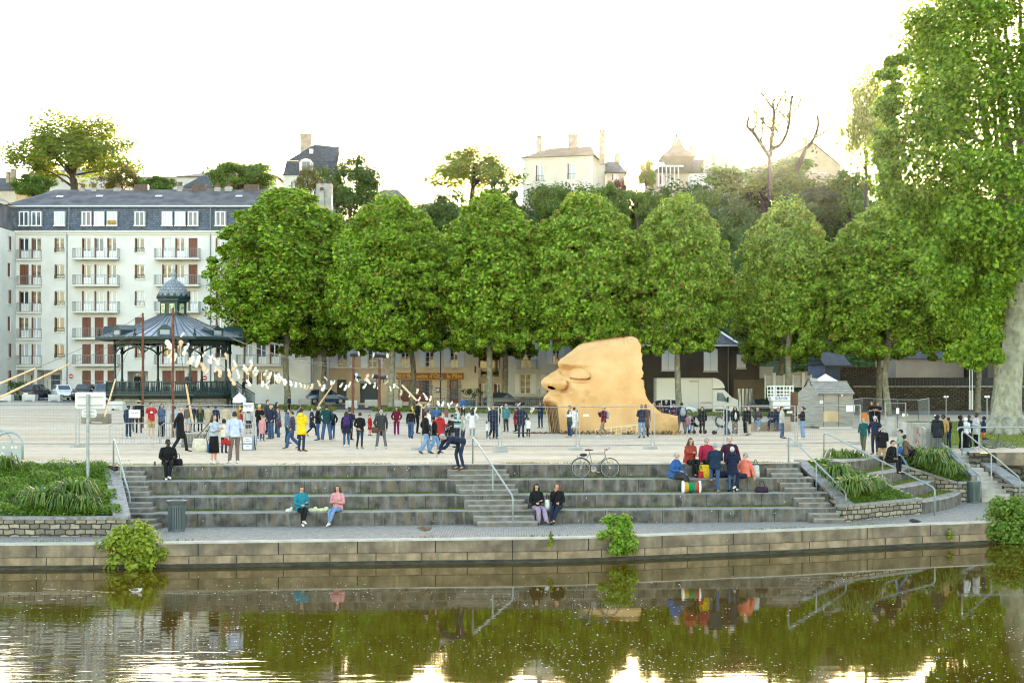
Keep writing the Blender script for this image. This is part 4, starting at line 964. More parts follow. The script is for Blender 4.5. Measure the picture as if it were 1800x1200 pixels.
	mb=MB();mb.add([Pw(0,zm0,.05),Pw(13,zm0,.05),Pw(13,zm1,.6),Pw(0,zm1,.6)],[(0,1,2,3)]);mb.add([Pw(-2,e0,.2),Pw(13,e0,.2),Pw(13,zr,5),Pw(-2,zr,5)],[(0,1,2,3)]);mb.build('wing_roof',M_slate_old,t)
	# tall concrete flue stack at the right end
	mb=MB();yy=YA+3;xx=lambda u:(u-CX)*yy/F;zz=lambda v:HC-(v-HOR)*yy/F
	mb.box(((xx(557)+xx(584))/2,yy,(zz(324)+zz(400))/2),(xx(584)-xx(557),1.0,zz(324)-zz(400)));mb.box(((xx(562)+xx(571))/2,yy-.65,(zz(337)+zz(400))/2),(xx(571)-xx(562),.3,zz(337)-zz(400)))
	st=mb.build('flue_stack',M_concrete,t)
	for u,v in [(561.5,324),(571,324),(580,324),(567,337)]:p=MB();p.lathe((xx(u),yy-(.65 if v>330 else 0),zz(v)),[(.22,0),(.17,.28),(.2,.36)],8);p.build('chimney_pot',MATS['chimney_clay'],st)
apartments()

# ---------------- the street front
def street_house(name,label,y,u0,u1,vtop,color,roof_v=None,ridge_d=5,roofmat=None,holes=(),zbase=None,depth=9):
	s=y/F;X=lambda u:(u-CX)*s;Z=lambda v:HC-(v-HOR)*s;z0=(zg(X((u0+u1)/2),y) if zbase is None else zbase)-.3
	t=thing(name,label,'house',(X((u0+u1)/2),y,z0));P=front(y);mb=MB()
	H=[(X(a),X(b),Z(d),Z(c),*r) for a,b,c,d,*r in holes]
	facade(mb,P,X(u0),X(u1),z0,Z(vtop),H)
	for u in (u0,u1):mb.quad(P(X(u),z0,0),P(X(u),z0,depth),P(X(u),Z(vtop),depth),P(X(u),Z(vtop),0))
	mb.quad(P(X(u0),z0,depth),P(X(u1),z0,depth),P(X(u1),Z(vtop),depth),P(X(u0),Z(vtop),depth))
	mb.build('wall',plaster(name+'_render_%d' % u0,color),t)
	if roof_v is not None:
		e=.35;zr=Z(vtop)+(vtop-roof_v)*s;mb=MB()
		mb.add([P(X(u0)-.1,Z(vtop)-.1,-e),P(X(u1)+.1,Z(vtop)-.1,-e),P(X(u1)+.1,zr,depth/2),P(X(u0)-.1,zr,depth/2),P(X(u0)-.1,Z(vtop)-.1,depth+e),P(X(u1)+.1,Z(vtop)-.1,depth+e)],[(0,1,2,3),(4,3,2,5),(0,3,4),(1,5,2)])
		mb.build('roof',roofmat or M_slate,t)
	return t,P,X,Z,z0
t,P,X,Z,z0=street_house('town_house','tan house with white plank shutters and dark garage door',157.0,571.5,690.5,585,(.70,.55,.38),545,
	holes=[(593,610.5,612,646),(647,663,614,646),(592,609,667,708,.4),(633,665,673,708,.3)])
for a,b,c,d in [(593,610.5,612,646),(647,663,614,646)]:
	window(t,P,X(a),X(b),Z(d),Z(c),pane='grey',bars=2);shutter_leaf(t,P,X(a-12.5),X(a-.6),Z(d+1),Z(c-1));shutter_leaf(t,P,X(b+.6),X(b+11),Z(d+1),Z(c-1))
	f=MB();pbox(f,P,X(a-2),X(b+2),Z(c-1.5),Z(c-4.5),-.03,-.002);f.build('lintel',M_sill,t)
mb=MB();pbox(mb,P,X(592)+.02,X(609)-.02,z0+.3,Z(667)-.02,.34,.4);mb.build('door',flat('anthracite_door',(.05,.06,.07),.5),t)
mb=MB();pbox(mb,P,X(633)+.02,X(665)-.02,z0+.3,Z(673)-.02,.24,.3);[pbox(mb,P,X(633)+.05,X(665)-.05,zz,zz+.02,.225,.239) for zz in np.arange(z0+.8,Z(675),.4)];mb.build('garage_door',flat('garage_blue_grey',(.035,.055,.075),.5),t)
mb=MB();mb.prism([P(X(631),Z(673),-.04),P(X(667),Z(673),-.04),P(X(665),Z(668.5),-.04),P(X(649),Z(667),-.04),P(X(633),Z(668.5),-.04)],(0,.035,0));mb.build('lintel',flat('blue_grey_lintel',(.35,.37,.40),.7),t)

t,P,X,Z,z0=street_house('restaurant_house','beige restaurant with orange sign, red shop window and louvred white shutters',157.0,691,841,588,(.74,.63,.47),548,
	holes=[(705,719.5,611,645),(748,763,611,645),(791,805.5,611,645),(705,755,668,706,.25),(790,806,667,708,.25)])
for a,b in [(705,719.5),(748,763),(791,805.5)]:
	window(t,P,X(a),X(b),Z(645),Z(611),pane='dark',bars=3);shutter_leaf(t,P,X(a-10.5),X(a-.6),Z(645),Z(610),flat('pale_blue_shutter',(.66,.68,.72),.5));shutter_leaf(t,P,X(b+.6),X(b+10.5),Z(645),Z(610),MATS['pale_blue_shutter'])
M_red=flat('wine_red_paint',(.16,.012,.02),.4)
f=window(t,P,X(705),X(755),Z(706),Z(668),d=.2,pane='grey',mull=2,bars=1,panel=.75,sill=False,mat=M_red,name='shop_window',fr=.1)
f=window(t,P,X(790),X(806),z0+.3,Z(667),d=.2,pane='grey',mull=0,panel=.7,sill=False,mat=M_red,name='door',fr=.14)
for u in (699,704.9,755.1,785,806.1):
	mb=MB();w_=5.2
	for k in range(5):zz=Z(707-k*8);pbox(mb,P,X(u+(.0 if k % 2 else .9))+.01,X(u+w_-(0 if k % 2 else .9))-.01,zz,zz+.44,-.03,-.002)
	if u not in (704.9,):mb.build('quoin_stones',M_concrete,t)
mb=MB();pbox(mb,P,X(697),X(815),Z(667),Z(655),-.22,-.003);sg=mb.build('shop_sign',flat('sign_brown_red',(.30,.09,.035),.5),t)
mb=MB()
for a,b in [(697,764.6),(765.2,815)]:
	pbox(mb,P,X(a),X(b),Z(656),Z(655)+.01,-.26,-.221);pbox(mb,P,X(a),X(b),Z(667)-.01,Z(666),-.26,-.221)
mb.build('sign_border',flat('sign_orange',(.55,.22,.05),.5),sg)
M_gold=flat('gold_lettering',(.75,.50,.06),.5)
for s_,size,u,v in [("Restaurant",.26,705,658.6),("Pizzeria",.26,705,662.5),("La Baguette d'Or",.62,739,660.8),("Menu",.25,772,658.8),("du jour",.25,772,662.8),("la Pâte",.62,799,660.8)]:
	text_mb(s_,size,P(X(u),Z(v),-.235),bold=.012).build('lettering',M_gold,sg)
mb=MB();pbox(mb,P,X(766),X(773),Z(689.5),Z(681),-.09,-.003);mm=mb.build('menu_case',M_iron,t);mb=MB();pbox(mb,P,X(767),X(772),Z(688),Z(682.5),-.10,-.091);mb.build('menu_card',M_white,mm)
mb=MB();pbox(mb,P,X(834),X(837),Z(655),Z(643),-.05,-.003);mb.build('wall_plaque',M_red,t)

t,P,X,Z,z0=street_house('balcony_house','narrow house with deep shaded loggia, flower balcony and french doors',157.6,841.5,884,592,(.62,.52,.39),560,holes=[(841.9,879,606,662,2.0),(843,857,674,708,.2),(868.5,880,674,708,.2)])
for a,b in [(843,857),(868.5,880)]:window(t,P,X(a),X(b),z0+.3,Z(674),pane=('curtain' if a<850 else 'dark'),sill=False)
mb=MB();pbox(mb,P,X(841.9)+.1,X(879)-.1,Z(662)+.02,Z(606)-.05,1.9,1.99);mb.build('loggia_shade',PANES['dark'],t)  # dark sheet across the loggia's back stands in for the recess shade
s=MB();pbox(s,P,X(841),X(882),Z(665),Z(662.3),-.6,-.003);pbox(s,P,X(841.2),X(845),Z(662.2),Z(646),-.58,-.3);pbox(s,P,X(877.5),X(881.5),Z(662.2),Z(646),-.58,-.3);bl=s.build('balcony',plaster('loggia_render',(.56,.48,.36)),t);railing(bl,P,X(845.2),X(877.3),Z(662.2),.9,-.3,-.5,M_iron,sides=False)
r_=np.random.default_rng(12);C=np.array([P(X(u),Z(655),-.2) for u in np.linspace(847,876,14)]);Pp,Nn=clump_leaves(C,[.28]*14,60,r_);o=leaves_mesh('balcony_flowers',Pp-np.array(wloc(t)),Nn,.10,L_dark,r=r_);obj_of('balcony_plants',o,t)

t,P,X,Z,z0=street_house('grey_house','grey white house with black cast iron balcony and white shutters',157.0,885,1012,580,(.68,.67,.64),540,holes=[(914.5,934,612,648),(971,983.5,613,640),(914,933,657,692),(960,978,658,692)])
for a,b,c,d,pn in [(914.5,934,612,648,'dark'),(971,983.5,613,640,'dark'),(914,933,657,692,'warm'),(960,978,658,692,'grey')]:
	window(t,P,X(a),X(b),Z(d),Z(c),pane=pn,bars=2);shutter_leaf(t,P,X(a-9),X(a-.6),Z(d),Z(c));shutter_leaf(t,P,X(b+.6),X(b+9),Z(d),Z(c))
s=MB();pbox(s,P,X(906),X(945),Z(651),Z(648.6),-.65,-.003);bl=s.build('balcony',M_sill,t);railing(bl,P,X(907),X(944),Z(648.5),1.0,-.02,-.6,M_iron,step=.09)
mb=MB();pbox(mb,P,X(885),X(1012),Z(655.5),Z(653),-.08,-.003);mb.build('string_course',M_sill,t);mb=MB();pbox(mb,P,X(885.2),X(1011.8),z0+.2,Z(697),-.12,-.004);mb.build('plinth',M_concrete,t)

t,P,X,Z,z0=street_house('dark_house','dark brown grey house with slate hip roof and closed white arched shutters',152.0,1010,1282,606,(.075,.064,.05),None,holes=[(1163,1187,615,651),(1237,1261.5,615,652)],zbase=-.15)
for a,b,d in [(1163,1187,651),(1237,1261.5,652)]:closed_shutter(t,P,X(a),X(b),Z(d),Z(615),M_white,d=.06);mb=MB();cx=(X(a)+X(b))/2;hw_=(X(b)-X(a))/2;mb.prism([P(cx+hw_*math.cos(q),Z(615.2)+.28*math.sin(q),-.035) for q in np.linspace(0,math.pi,9)],(0,.03,0));mb.build('arched_lintel',M_white,t)
e=.5;zr=Z(566);mb=MB();mb.add([P(X(1008),Z(605),-e),P(X(1297),Z(605),-e),P(X(1252),zr,4.5),P(X(1020),zr,4.5),P(X(1008),Z(605),9+e),P(X(1297),Z(605),9+e)],[(0,1,2,3),(4,3,2,5),(0,3,4),(1,5,2)]);rf=mb.build('roof',M_slate,t)
mb=MB();mb.bar(P(X(1297),Z(605)+.08,-e),P(X(1252),zr+.08,4.5),.28,.1);mb.bar(P(X(1020),zr+.06,4.5),P(X(1252),zr+.06,4.5),.28,.1);mb.build('white_ridge',M_white,rf);mb=MB();pbox(mb,P,X(1008),X(1296),Z(608.5),Z(605.5),-e,-.004);mb.build('eaves',M_white,t)
mb=MB();mb.sweep([P(X(1280),Z(608),-.08),P(X(1280),Z(712),-.08)],.06,segs=6);mb.build('downpipe',M_zinc,t)
mb=MB();mb.box((X(1248),156.5,zr-.1),(.8,.8,1.8));mb.build('chimney',M_concrete,rf)
t,P,X,Z,z0=street_house('annex_house','dark flat roofed annex with one closed white shutter and tan lower wall',152.3,1282.6,1335,609,(.085,.074,.058),None,holes=[(1295,1311,622,647)],zbase=-.15)
closed_shutter(t,P,X(1295),X(1311),Z(647),Z(622),M_white,d=.06);mb=MB();pbox(mb,P,X(1289),X(1344),z0,Z(667),-.25,-.004);mb.build('lower_wall',plaster('tan_lower_wall',(.20,.155,.10),.7),t);mb=MB();pbox(mb,P,X(1282.4),X(1336),Z(609),Z(607.5),-.15,9);mb.build('flat_roof',M_zinc,t)
mb=MB();mb.box((X(1347),154,Z(655)),(1.4,3,1.1));mb.box((X(1347),154,Z(646)),(1.6,3.2,.2));mb.build('white_lean_to',flat('lean_to_grey',(.5,.53,.55),.6),t)

# ---------------- rubble wall, dark fence and what stands behind it
t=thing('rubble_wall','long tall rubble retaining wall behind the cage of fence panels','wall',(36,150,-.4));s=150/F
mb=MB();mb.box(((1500-CX+1900-CX)/2*s,150.4,(HC-(680-HOR)*s-.4)/2),(400*s,.8,HC-(680-HOR)*s+.4));mb.build('wall_body',M_rubble,t);mb=MB();mb.box(((1700-CX)*s,150.35,HC-(680-HOR)*s+.06),(400*s,.95,.12));mb.build('coping',M_concrete,t)
t=thing('board_fence','black board fence standing on top of the rubble wall','fence',(36,150.3,2.2));mb=MB()
for k in range(60):u=1492+k*6.2;mb.box(((u-CX)*s,150.4,HC-(672-HOR)*s),(.34,.03,17*s))
mb.build('boards',flat('black_boards',(.012,.014,.016),.6),t);mb=MB();mb.box(((1678-CX)*s,150.45,HC-(665-HOR)*s),(372*s,.05,.08));mb.box(((1678-CX)*s,150.45,HC-(679-HOR)*s),(372*s,.05,.08));mb.build('fence_rails',M_iron,t)
for u0,u1,v,c,lab,y in [(1450,1494,640,(.16,.20,.27),'blue grey shed wall above the black board fence',156),(1575,1694,628,(.46,.38,.29),'beige house glimpsed under the plane crowns above the rubble wall',160),(1736,1830,600,(.10,.09,.075),'dark building behind the great plane trunk',153)]:
	street_house('back_house',lab,y,u0,u1,v,c,v-22,zbase=-.3 if u0>1700 else 1.5)
t=thing('stone_back_wall','grey stone wall above the black board fence','wall',(38,154,0));mb=MB();mb.box(((1533-CX)*s,154,2.2),(80*s,.6,4.2));mb.build('wall_body',M_rubble,t)

# ---------------- houses on the hill
def hill_house(name,label,y,u0,u1,vb,vt,vr,color,depth=9,rz=0.0,hip=(.25,.25),roofmat=None,windows=(),chims=(),over=.45,pane='curtain'):
	s=y/F;X=lambda u:(u-CX)*s;Z=lambda v:HC-(v-HOR)*s;P=front(y,rz,X((u0+u1)/2));t=thing(name,label,'house',(X((u0+u1)/2),y,Z(vb)),0,'houses on the hill')
	H=[(X(a),X(b),Z(d),Z(c)) for a,b,c,d in windows];mb=MB();facade(mb,P,X(u0),X(u1),Z(vb),Z(vt),H)
	for u in (u0,u1):mb.quad(P(X(u),Z(vb),0),P(X(u),Z(vb),depth),P(X(u),Z(vt),depth),P(X(u),Z(vt),0))
	mb.quad(P(X(u0),Z(vb),depth),P(X(u1),Z(vb),depth),P(X(u1),Z(vt),depth),P(X(u0),Z(vt),depth));mb.build('wall',plaster(name+'_wall_%d' % u0,color),t)
	L=X(u1)-X(u0);e=over;mb=MB();zr=Z(vr)
	mb.add([P(X(u0)-e,Z(vt),-e),P(X(u1)+e,Z(vt),-e),P(X(u1)-L*hip[1],zr,depth/2),P(X(u0)+L*hip[0],zr,depth/2),P(X(u0)-e,Z(vt),depth+e),P(X(u1)+e,Z(vt),depth+e)],[(0,1,2,3),(4,3,2,5),(0,3,4),(1,5,2),(0,4,5,1)])
	rf=mb.build('roof',roofmat or M_slate,t)
	for h in H:window(t,P,*h,pane=pane,sill=True)
	for a,b,c,d,f in chims:mb=MB();yy=depth*f;q=(y+yy)/y;pbox(mb,P,X(a)*q,X(b)*q,HC+(Z(d)-HC)*q,HC+(Z(c)-HC)*q,yy-.4,yy+.4);pbox(mb,P,X(a)*q-.08,X(b)*q+.08,HC+(Z(c+2.5)-HC)*q,HC+(Z(c+1)-HC)*q,yy-.48,yy+.48);mb.build('chimney',pm('pale_chimney',(.42,.34,.26),(.30,.22,.16),scale=2),rf)
	return t,P,X,Z,rf
tilebrown=pm('weathered_tiles',(.16,.12,.09),(.24,.16,.10),scale=.7,rough=.9,detail=8)
t,P,X,Z,rf=hill_house('cream_villa','large cream two storey house with brown hip roof and three chimneys, on the hill',214,917,1043,395,276,250,(.62,.57,.47),depth=10,rz=R(-14),hip=(.3,.12),roofmat=tilebrown,
	windows=[(941,955.5,289,318),(998,1012.5,288,316),(942,955,331,352),(998,1012,331,352)],chims=[(931.5,939.5,237,282,.4),(985,1001.5,237,268,.5),(1046.5,1055.5,231,292,.3)])
for a,b,c in [(941,955.5,318),(998,1012.5,316)]:railing(t,P,X(a),X(b),Z(c),.8,0,-.12,M_iron,step=.3,name='window_rail',sides=False)
mb=MB();pbox(mb,P,X(917)-.05,X(1043)+.05,Z(322.5),Z(320),-.1,-.003);pbox(mb,P,X(917)-.05,X(1043)+.05,Z(279),Z(276.5),-.14,-.003);mb.build('string_course',M_sill,t)
mb=MB();[pbox(mb,P,X(u),X(u+4),Z(395),Z(279),-.04,-.002) for u in (917,1039)];mb.build('quoin_stones',M_sill,t)
t,P,X,Z,rf=hill_house('mansard_house','pale house with tall slate mansard, arched dormer and broad double chimney, on the hill',200,498,590,372,308,249,(.55,.53,.48),depth=8.5,hip=(.55,0.0),roofmat=M_slate,windows=[(512,522,320,342),(545,556,320,342)],chims=[(528,548,236,268,.5)],over=.2)
mb=MB();mb.add([P(X(498),Z(308),-.25),P(X(590),Z(308),-.25),P(X(589),Z(282),.7),P(X(502),Z(282),.7),P(X(590),Z(308),8.5),P(X(589),Z(282),8.5),P(X(498),Z(308),8.5),P(X(502),Z(282),8.5)],[(0,1,2,3),(1,4,5,2),(6,0,3,7),(4,6,7,5),(3,2,5,7)]);mb.build('mansard',M_slate,t)
mb=MB();x=[X(501),X(549),X(590)];mb.add([P(X(502),Z(282),.65),P(X(573),Z(282),.65),P(X(549),Z(249),2.4)],[(0,1,2)]);mb.add([P(X(573),Z(282),.66),P(X(590),Z(282),.66),P(X(590) ,Z(250),4.2),P(X(549),Z(249),2.4)],[(0,1,2,3)]);mb.build('upper_roof',M_slate,t)
mb=MB();mb.add([P(X(590)+.2,Z(372),-.05),P(X(590)+.2,Z(372),8.6),P(X(590)+.2,Z(284),8.6),P(X(590)+.2,Z(249.5),4.25),P(X(590)+.2,Z(290),-.05)],[(0,1,2,3,4)]);mb.build('gable_wall',plaster('gable_cream',(.60,.57,.50)),t)
mb=MB();mb.prism([P(X(527) ,Z(301),-.35),P(X(550),Z(301),-.35),P(X(550),Z(286),-.35),P(X(546),Z(281),-.35),P(X(538.5),Z(279),-.35),P(X(531),Z(281),-.35),P(X(527),Z(286),-.35)],(0,1.0,0));dm=mb.build('dormer',M_sill,t);mb=MB();pbox(mb,P,X(532),X(545),Z(301),Z(285),-.39,-.352);mb.build('pane',PANES['grey'],dm)
mb=MB();pbox(mb,P,X(542),X(548),Z(268),Z(260),.9,2);dm=mb.build('roof_window',M_white,t)
t,P,X,Z,rf=hill_house('slate_house','slate mansard house half hidden behind the cream house, with brick chimney',222,1066,1098,340,304,277,(.52,.47,.40),depth=8,hip=(.1,.3),roofmat=M_slate,windows=[(1076,1086,306,318)],chims=[(1080,1089,271,300,.5)])
t,P,X,Z,rf=hill_house('turreted_villa','ornate beige villa with pointed turret roof and dormers, glowing against the sun',214,1146,1283,345,304,270,(.50,.42,.31),depth=10,hip=(.32,.28),roofmat=pm('villa_slate',(.14,.12,.10),(.19,.16,.13),scale=.8,rough=.9),windows=[(1160,1168,308,324)],chims=[(1211,1224,256,276,.5),(1251,1258,272,290,.3),(1267,1272.5,275,292,.3),(1274,1281,286,305,.3)])
mb=MB();c=P(X(1191),Z(304),1.0);r0=3.3;mb.lathe(c,[(2.6,0),(2.6,1.2),(3.6,2.2),(2.4,3.0),(1.4,3.6),(.9,4.4),(.05,6.1)],4,rot=R(45));mb.sweep([c+Vector((0,0,6.0)),c+Vector((0,0,6.9))],.05,segs=5);mb.build('turret_roof',MATS['villa_slate'],t)
for a,b,c_,d in [(1195,1205.5,286,304),(1239,1249,288,303)]:mb=MB();pbox(mb,P,X(a-3),X(b+3),Z(d+1),Z(c_-4),-.4,2.2);mb.prism([P(X(a-5),Z(c_-4),-.5),P(X(b+5),Z(c_-4),-.5),P(X((a+b)/2),Z(c_-11),-.5)],(0,2.7,0));dm=mb.build('dormer',plaster('villa_dormer',(.50,.42,.30)),t);mb=MB();pbox(mb,P,X(a),X(b),Z(d),Z(c_),-.44,-.402);mb.build('pane',PANES['curtain'],dm)
mb=MB();pbox(mb,P,X(1209),X(1280),Z(345),Z(311),-3.0,-.5);mb.build('terrace_wall',plaster('terrace_white',(.62,.60,.56)),t)
mb=MB();[pbox(mb,P,X(1148+k*7),X(1150+k*7),Z(330),Z(296),-1.2,-1.0) for k in range(7)];mb.add([P(X(1144),Z(296),-1.5),P(X(1200),Z(296),-1.5),P(X(1200),Z(284),.4),P(X(1144),Z(284),.4)],[(0,1,2,3)]);mb.build('timber_porch',M_sill,t)
t,P,X,Z,rf=hill_house('gabled_house','beige gabled house with white shutters behind the bare branched tree',204,1404,1478,365,291,290,(.50,.42,.29),depth=8,hip=(0,0),windows=[(1437,1452,288.5,304),(1440,1460,331,352)],chims=[(1413,1419.5,241,262,.3)],over=.1)
mb=MB();mb.prism([P(X(1302),Z(340),-.02),P(X(1478),Z(340),-.02),P(X(1478),Z(292),-.02),P(X(1430),Z(253),-.02),P(X(1302),Z(315.5),-.02)],(0,8,0));mb.build('gable',MATS['gabled_house_wall_1404'],t)
mb=MB();mb.add([P(X(1299),Z(315),-.5),P(X(1430),Z(251),-.5),P(X(1430),Z(251),8.4),P(X(1299),Z(315),8.4)],[(0,1,2,3)]);mb.add([P(X(1430),Z(251),-.5),P(X(1480),Z(293),-.5),P(X(1480),Z(293),8.4),P(X(1430),Z(251),8.4)],[(0,1,2,3)]);mb.build('pitched_roof',M_slate,t)
hill_house('long_pale_building','long low pale building on the hill behind the apartment roof',226,232,352,350,311,303,(.55,.54,.51),depth=14,hip=(.02,.02),windows=[(292,306,320,332),(316,330,320,332)])
hill_house('hipped_hall','wide building with broad grey hip roof behind the rounded grey green tree',232,312,486,350,311,281,(.50,.48,.44),depth=22,hip=(.36,.38))
hill_house('dark_roof_house','small house with steep dark slate roof in front of the wide hip roof',216,322,384,345,331,301,(.48,.46,.42),depth=7,hip=(.46,.46))
hill_house('hipped_house','grey hip roof showing behind the big airy tree',228,44,200,345,307,284,(.5,.48,.45),depth=14,hip=(.4,.4))
hill_house('corner_house','cream house with dark roof and two chimneys at the far left edge',208,-40,28,372,335,305,(.55,.50,.42),depth=8,hip=(.2,.35),chims=[(12,17,302,330,.3),(20,28,297,330,.3)])
hill_house('slate_cottage','slate roofed cottage right of the dense dark round tree',212,664,708,360,346,327,(.42,.38,.33),depth=7,hip=(.15,.3),chims=[(661,665,320,345,.5)])

# ================================================================== objects on the plaza
M_galv=pm('galvanised_steel',(.22,.235,.25),(.30,.315,.33),scale=8,rough=.45,metal=.35)
M_rail=flat('painted_grey_rail',(.25,.285,.29),.4,.2)
M_rust=pm('rusty_pole',(.09,.03,.017),(.15,.055,.03),scale=5,rough=.85)
M_bamboo=pm('bamboo',(.48,.29,.11),(.60,.40,.19),scale=3,rough=.6,stretch=(1,1,1))
M_wood=pm('pale_wood',(.38,.28,.16),(.50,.38,.22),scale=4,rough=.8,stretch=(1,1,.2))
M_greywood=pm('weathered_planks',(.20,.19,.165),(.33,.315,.28),scale=3,rough=.9,stretch=(.4,.4,7),bump=.3,bscale=6)
M_black=flat('black_plastic',(.015,.015,.017),.5);M_dkgreen=flat('dark_green_paint',(.012,.032,.035),.45,.1)
M_paper=flat('white_sheet',(.78,.78,.77),.8);M_ink=flat('ink',(.05,.06,.12),.8)
M_block=pm('white_concrete_block',(.50,.49,.47),(.40,.39,.37),scale=2,rough=.9,bump=.15);M_oldblock=pm('old_concrete_block',(.23,.20,.16),(.14,.12,.095),scale=1.6,rough=.95,bump=.3)
M_tyre=flat('tyre_rubber',(.014,.014,.015),.8);M_alloy=flat('alloy',(.20,.205,.22),.35,.6);M_glass=flat('car_glass',(.02,.028,.032),.04,spec=.9)

# ---------------- construction fence panels: each panel is one thing, feet are blocks of their own
def fence_panel(p,q,h,label,group='wire mesh fence panels around the sculpture plaza',wires=True,dens=.125):
	p=Vector(p);q=Vector(q);t=thing('mesh_fence',label,'fence panel',tuple((p+q)/2),0,group);mb=MB();up=Vector((0,0,h));z1=Vector((0,0,.12));d=(q-p);L=d.length;d.normalize()
	mb.sweep([p,p+up],.024,segs=6);mb.sweep([q,q+up],.024,segs=6);mb.sweep([p+up-Vector((0,0,.02)),q+up-Vector((0,0,.02))],.022,segs=6);mb.sweep([p+z1,q+z1],.022,segs=6);mb.build('frame',M_galv,t)
	if wires:
		mb=MB();n=int(L/dens)
		for i in range(1,n):b=p+d*(L*i/n);mb.bar(b+z1,b+up,.0027,.0027,up=d)
		for k in range(1,9):z=Vector((0,0,.12+(h-.12)*k/9));mb.bar(p+z,q+z,.0027,.0027)
		mb.build('wire_mesh',flat('mesh_wire',(.20,.215,.23),.5,.2),t)
	return t
def fence_foot(p,label='grey concrete fence foot'):
	mb=MB();p=Vector(p);mb.prism([p+Vector((-.32,-.12,0)),p+Vector((.32,-.12,0)),p+Vector((.29,-.10,.13)),p+Vector((-.29,-.10,.13))],(0,.24,0));o=mb.build('fence_footing',M_concrete);tag(o,label,'fence foot','concrete feet of the fence panels');return o
posts=[(-60,784),(136,784.5),(295,784),(449,785)];fl=['fence panel at the far left edge, beyond the bike stands','fence panel behind the road sign pole','fence panel behind the long queue and the crowd barriers']
for i in range(3):
	a,b=G(*posts[i]),G(*posts[i+1]);d=(b-a).normalized()*.07;fence_panel(a+d,b-d,1.86,fl[i])
posts2=[(738,788),(879,788),(1015.5,788),(1147,786),(1275,785),(1400,784),(1514,780.5)]
fl=['fence panel in front of the couple in denim and the striped sweater','fence panel framing the gap left of the giant face','fence panel right in front of the giant face','fence panel before the neck of the giant face','fence panel in front of the people sitting on the stone bench','fence panel left of the wooden kiosk wall']
for i in range(6):
	a,b=G(*posts2[i]),G(*posts2[i+1]);d=(b-a).normalized()*.07;fence_panel(a+d,b-d,1.82,fl[i])
for k,(u,v) in enumerate([(137,786),(735,791),(878,789),(879,795),(1011,791),(1143,789),(1272,786),(1396,785),(1505,781)]):
	fence_foot(G(u,v),['concrete fence foot left of the road sign','concrete fence foot at the start of the right hand fence','rear one of two concrete feet left of the face','front one of two concrete feet left of the face','concrete fence foot above the parked bicycle','concrete fence foot below the neck of the face','concrete fence foot behind the group with the yellow bag','concrete fence foot at the top of the right stairs','small concrete fence foot by the woman in teal'][k])
a,b=PZ(560,716,.42),PZ(950,716,.2)
# rear fence line behind the plaza, by the parked cars and the street
for k,(u0,u1,y) in enumerate([(-60,84,128.8),(84,153,128.8),(153,222,128.8)]):
	x0,x1=(u0-CX)*y/F,(u1-CX)*y/F;fence_panel((x0,y,zg(x0,y)),(x1,y,zg(x1,y)),2.0,['rear fence panel at the far left before the dark car','rear fence panel before the white car','rear fence panel beside the bandstand base'][k],'rear fence panels by the parked cars',wires=False)
# the cage of panels at right
def W(u,v,z):return PZ(u,v,z)
cage=[(G(1502,752),2.15),(G(1520,746),2.15),(G(1538,750),2.1)]
cg=[[(1500,753),(1516,746)],[(1516,746),(1536,748)],[(1536,748),(1561,751)],[(1561,751),(1578,753)],[(1578,753),(1614,754)],[(1614,754),(1633,745)]]
for k,(a,b) in enumerate(cg):fence_panel(G(*a),G(*b),1.82 if k<5 else 1.8,'tall fence panel of the wire cage, '+['next to the kiosk','behind the two men in black','right behind the orange chair','left of its gate','with the gate and white notices','turned sideways at its right end'][k],'fence panels of the wire cage',dens=.16)
gt=fence_panel(G(1556,765),G(1592,765),1.75,'lower fence gate panel of the wire cage with white notices','fence panels of the wire cage',dens=.16)
for u,v,w_,h_,c,n in [(1578,722,5,10,M_paper,'notice'),(1588,729,4,5,M_paper,'notice'),(1595,729,2.4,5,flat('yellow_notice',(.55,.38,.05),.7),'notice')]:
	y=G(1578,765).y-.05;c0=PY(u,v,y);mb=MB();mb.box(c0,(w_*y/F,.02,h_*y/F));tag(mb.build('notice',c),'small %s notice hung on the cage gate' % ('yellow' if w_<3 else 'upright white' if h_>8 else 'square white'),'notice')
# ---------------- crowd barriers
def crowd_barrier(p,q,label):
	p=Vector(p);q=Vector(q);t=thing('crowd_barrier',label,'barrier',tuple((p+q)/2),0,'steel crowd barriers along the queue');d=(q-p).normalized();L=(q-p).length;H=1.08;Z=lambda z:Vector((0,0,z));mb=MB()
	fr=[p+Z(.2),p+Z(H-.12),p+d*.12+Z(H),q-d*.12+Z(H),q+Z(H-.12),q+Z(.2)];mb.sweep(fr,.021,segs=6);mb.sweep([p+Z(.2),q+Z(.2)],.019,segs=6);mb.build('frame',M_galv,t)
	mb=MB();n=int(L/.125)
	for i in range(1,n):b=p+d*(L*i/n);mb.bar(b+Z(.2),b+Z(H),.016,.016,up=d)
	mb.build('bars',M_galv,t)
	for s in (.12,.88):f=p.lerp(q,s);n_=Vector((d.y,-d.x,0));mb=MB();mb.sweep([f+n_*.3,f+n_*.28+Z(.05),f+Z(.22),f-n_*.28+Z(.05),f-n_*.3],.018,segs=5);mb.build('foot',M_galv,t)
crowd_barrier(G(193,788),G(280,787),'crowd barrier in front of the man in the red shirt')
crowd_barrier(G(283,787),G(366,786),'crowd barrier behind the old man in the black coat')
crowd_barrier(G(369,786),G(451,790),'crowd barrier behind the couple with the tote bag')
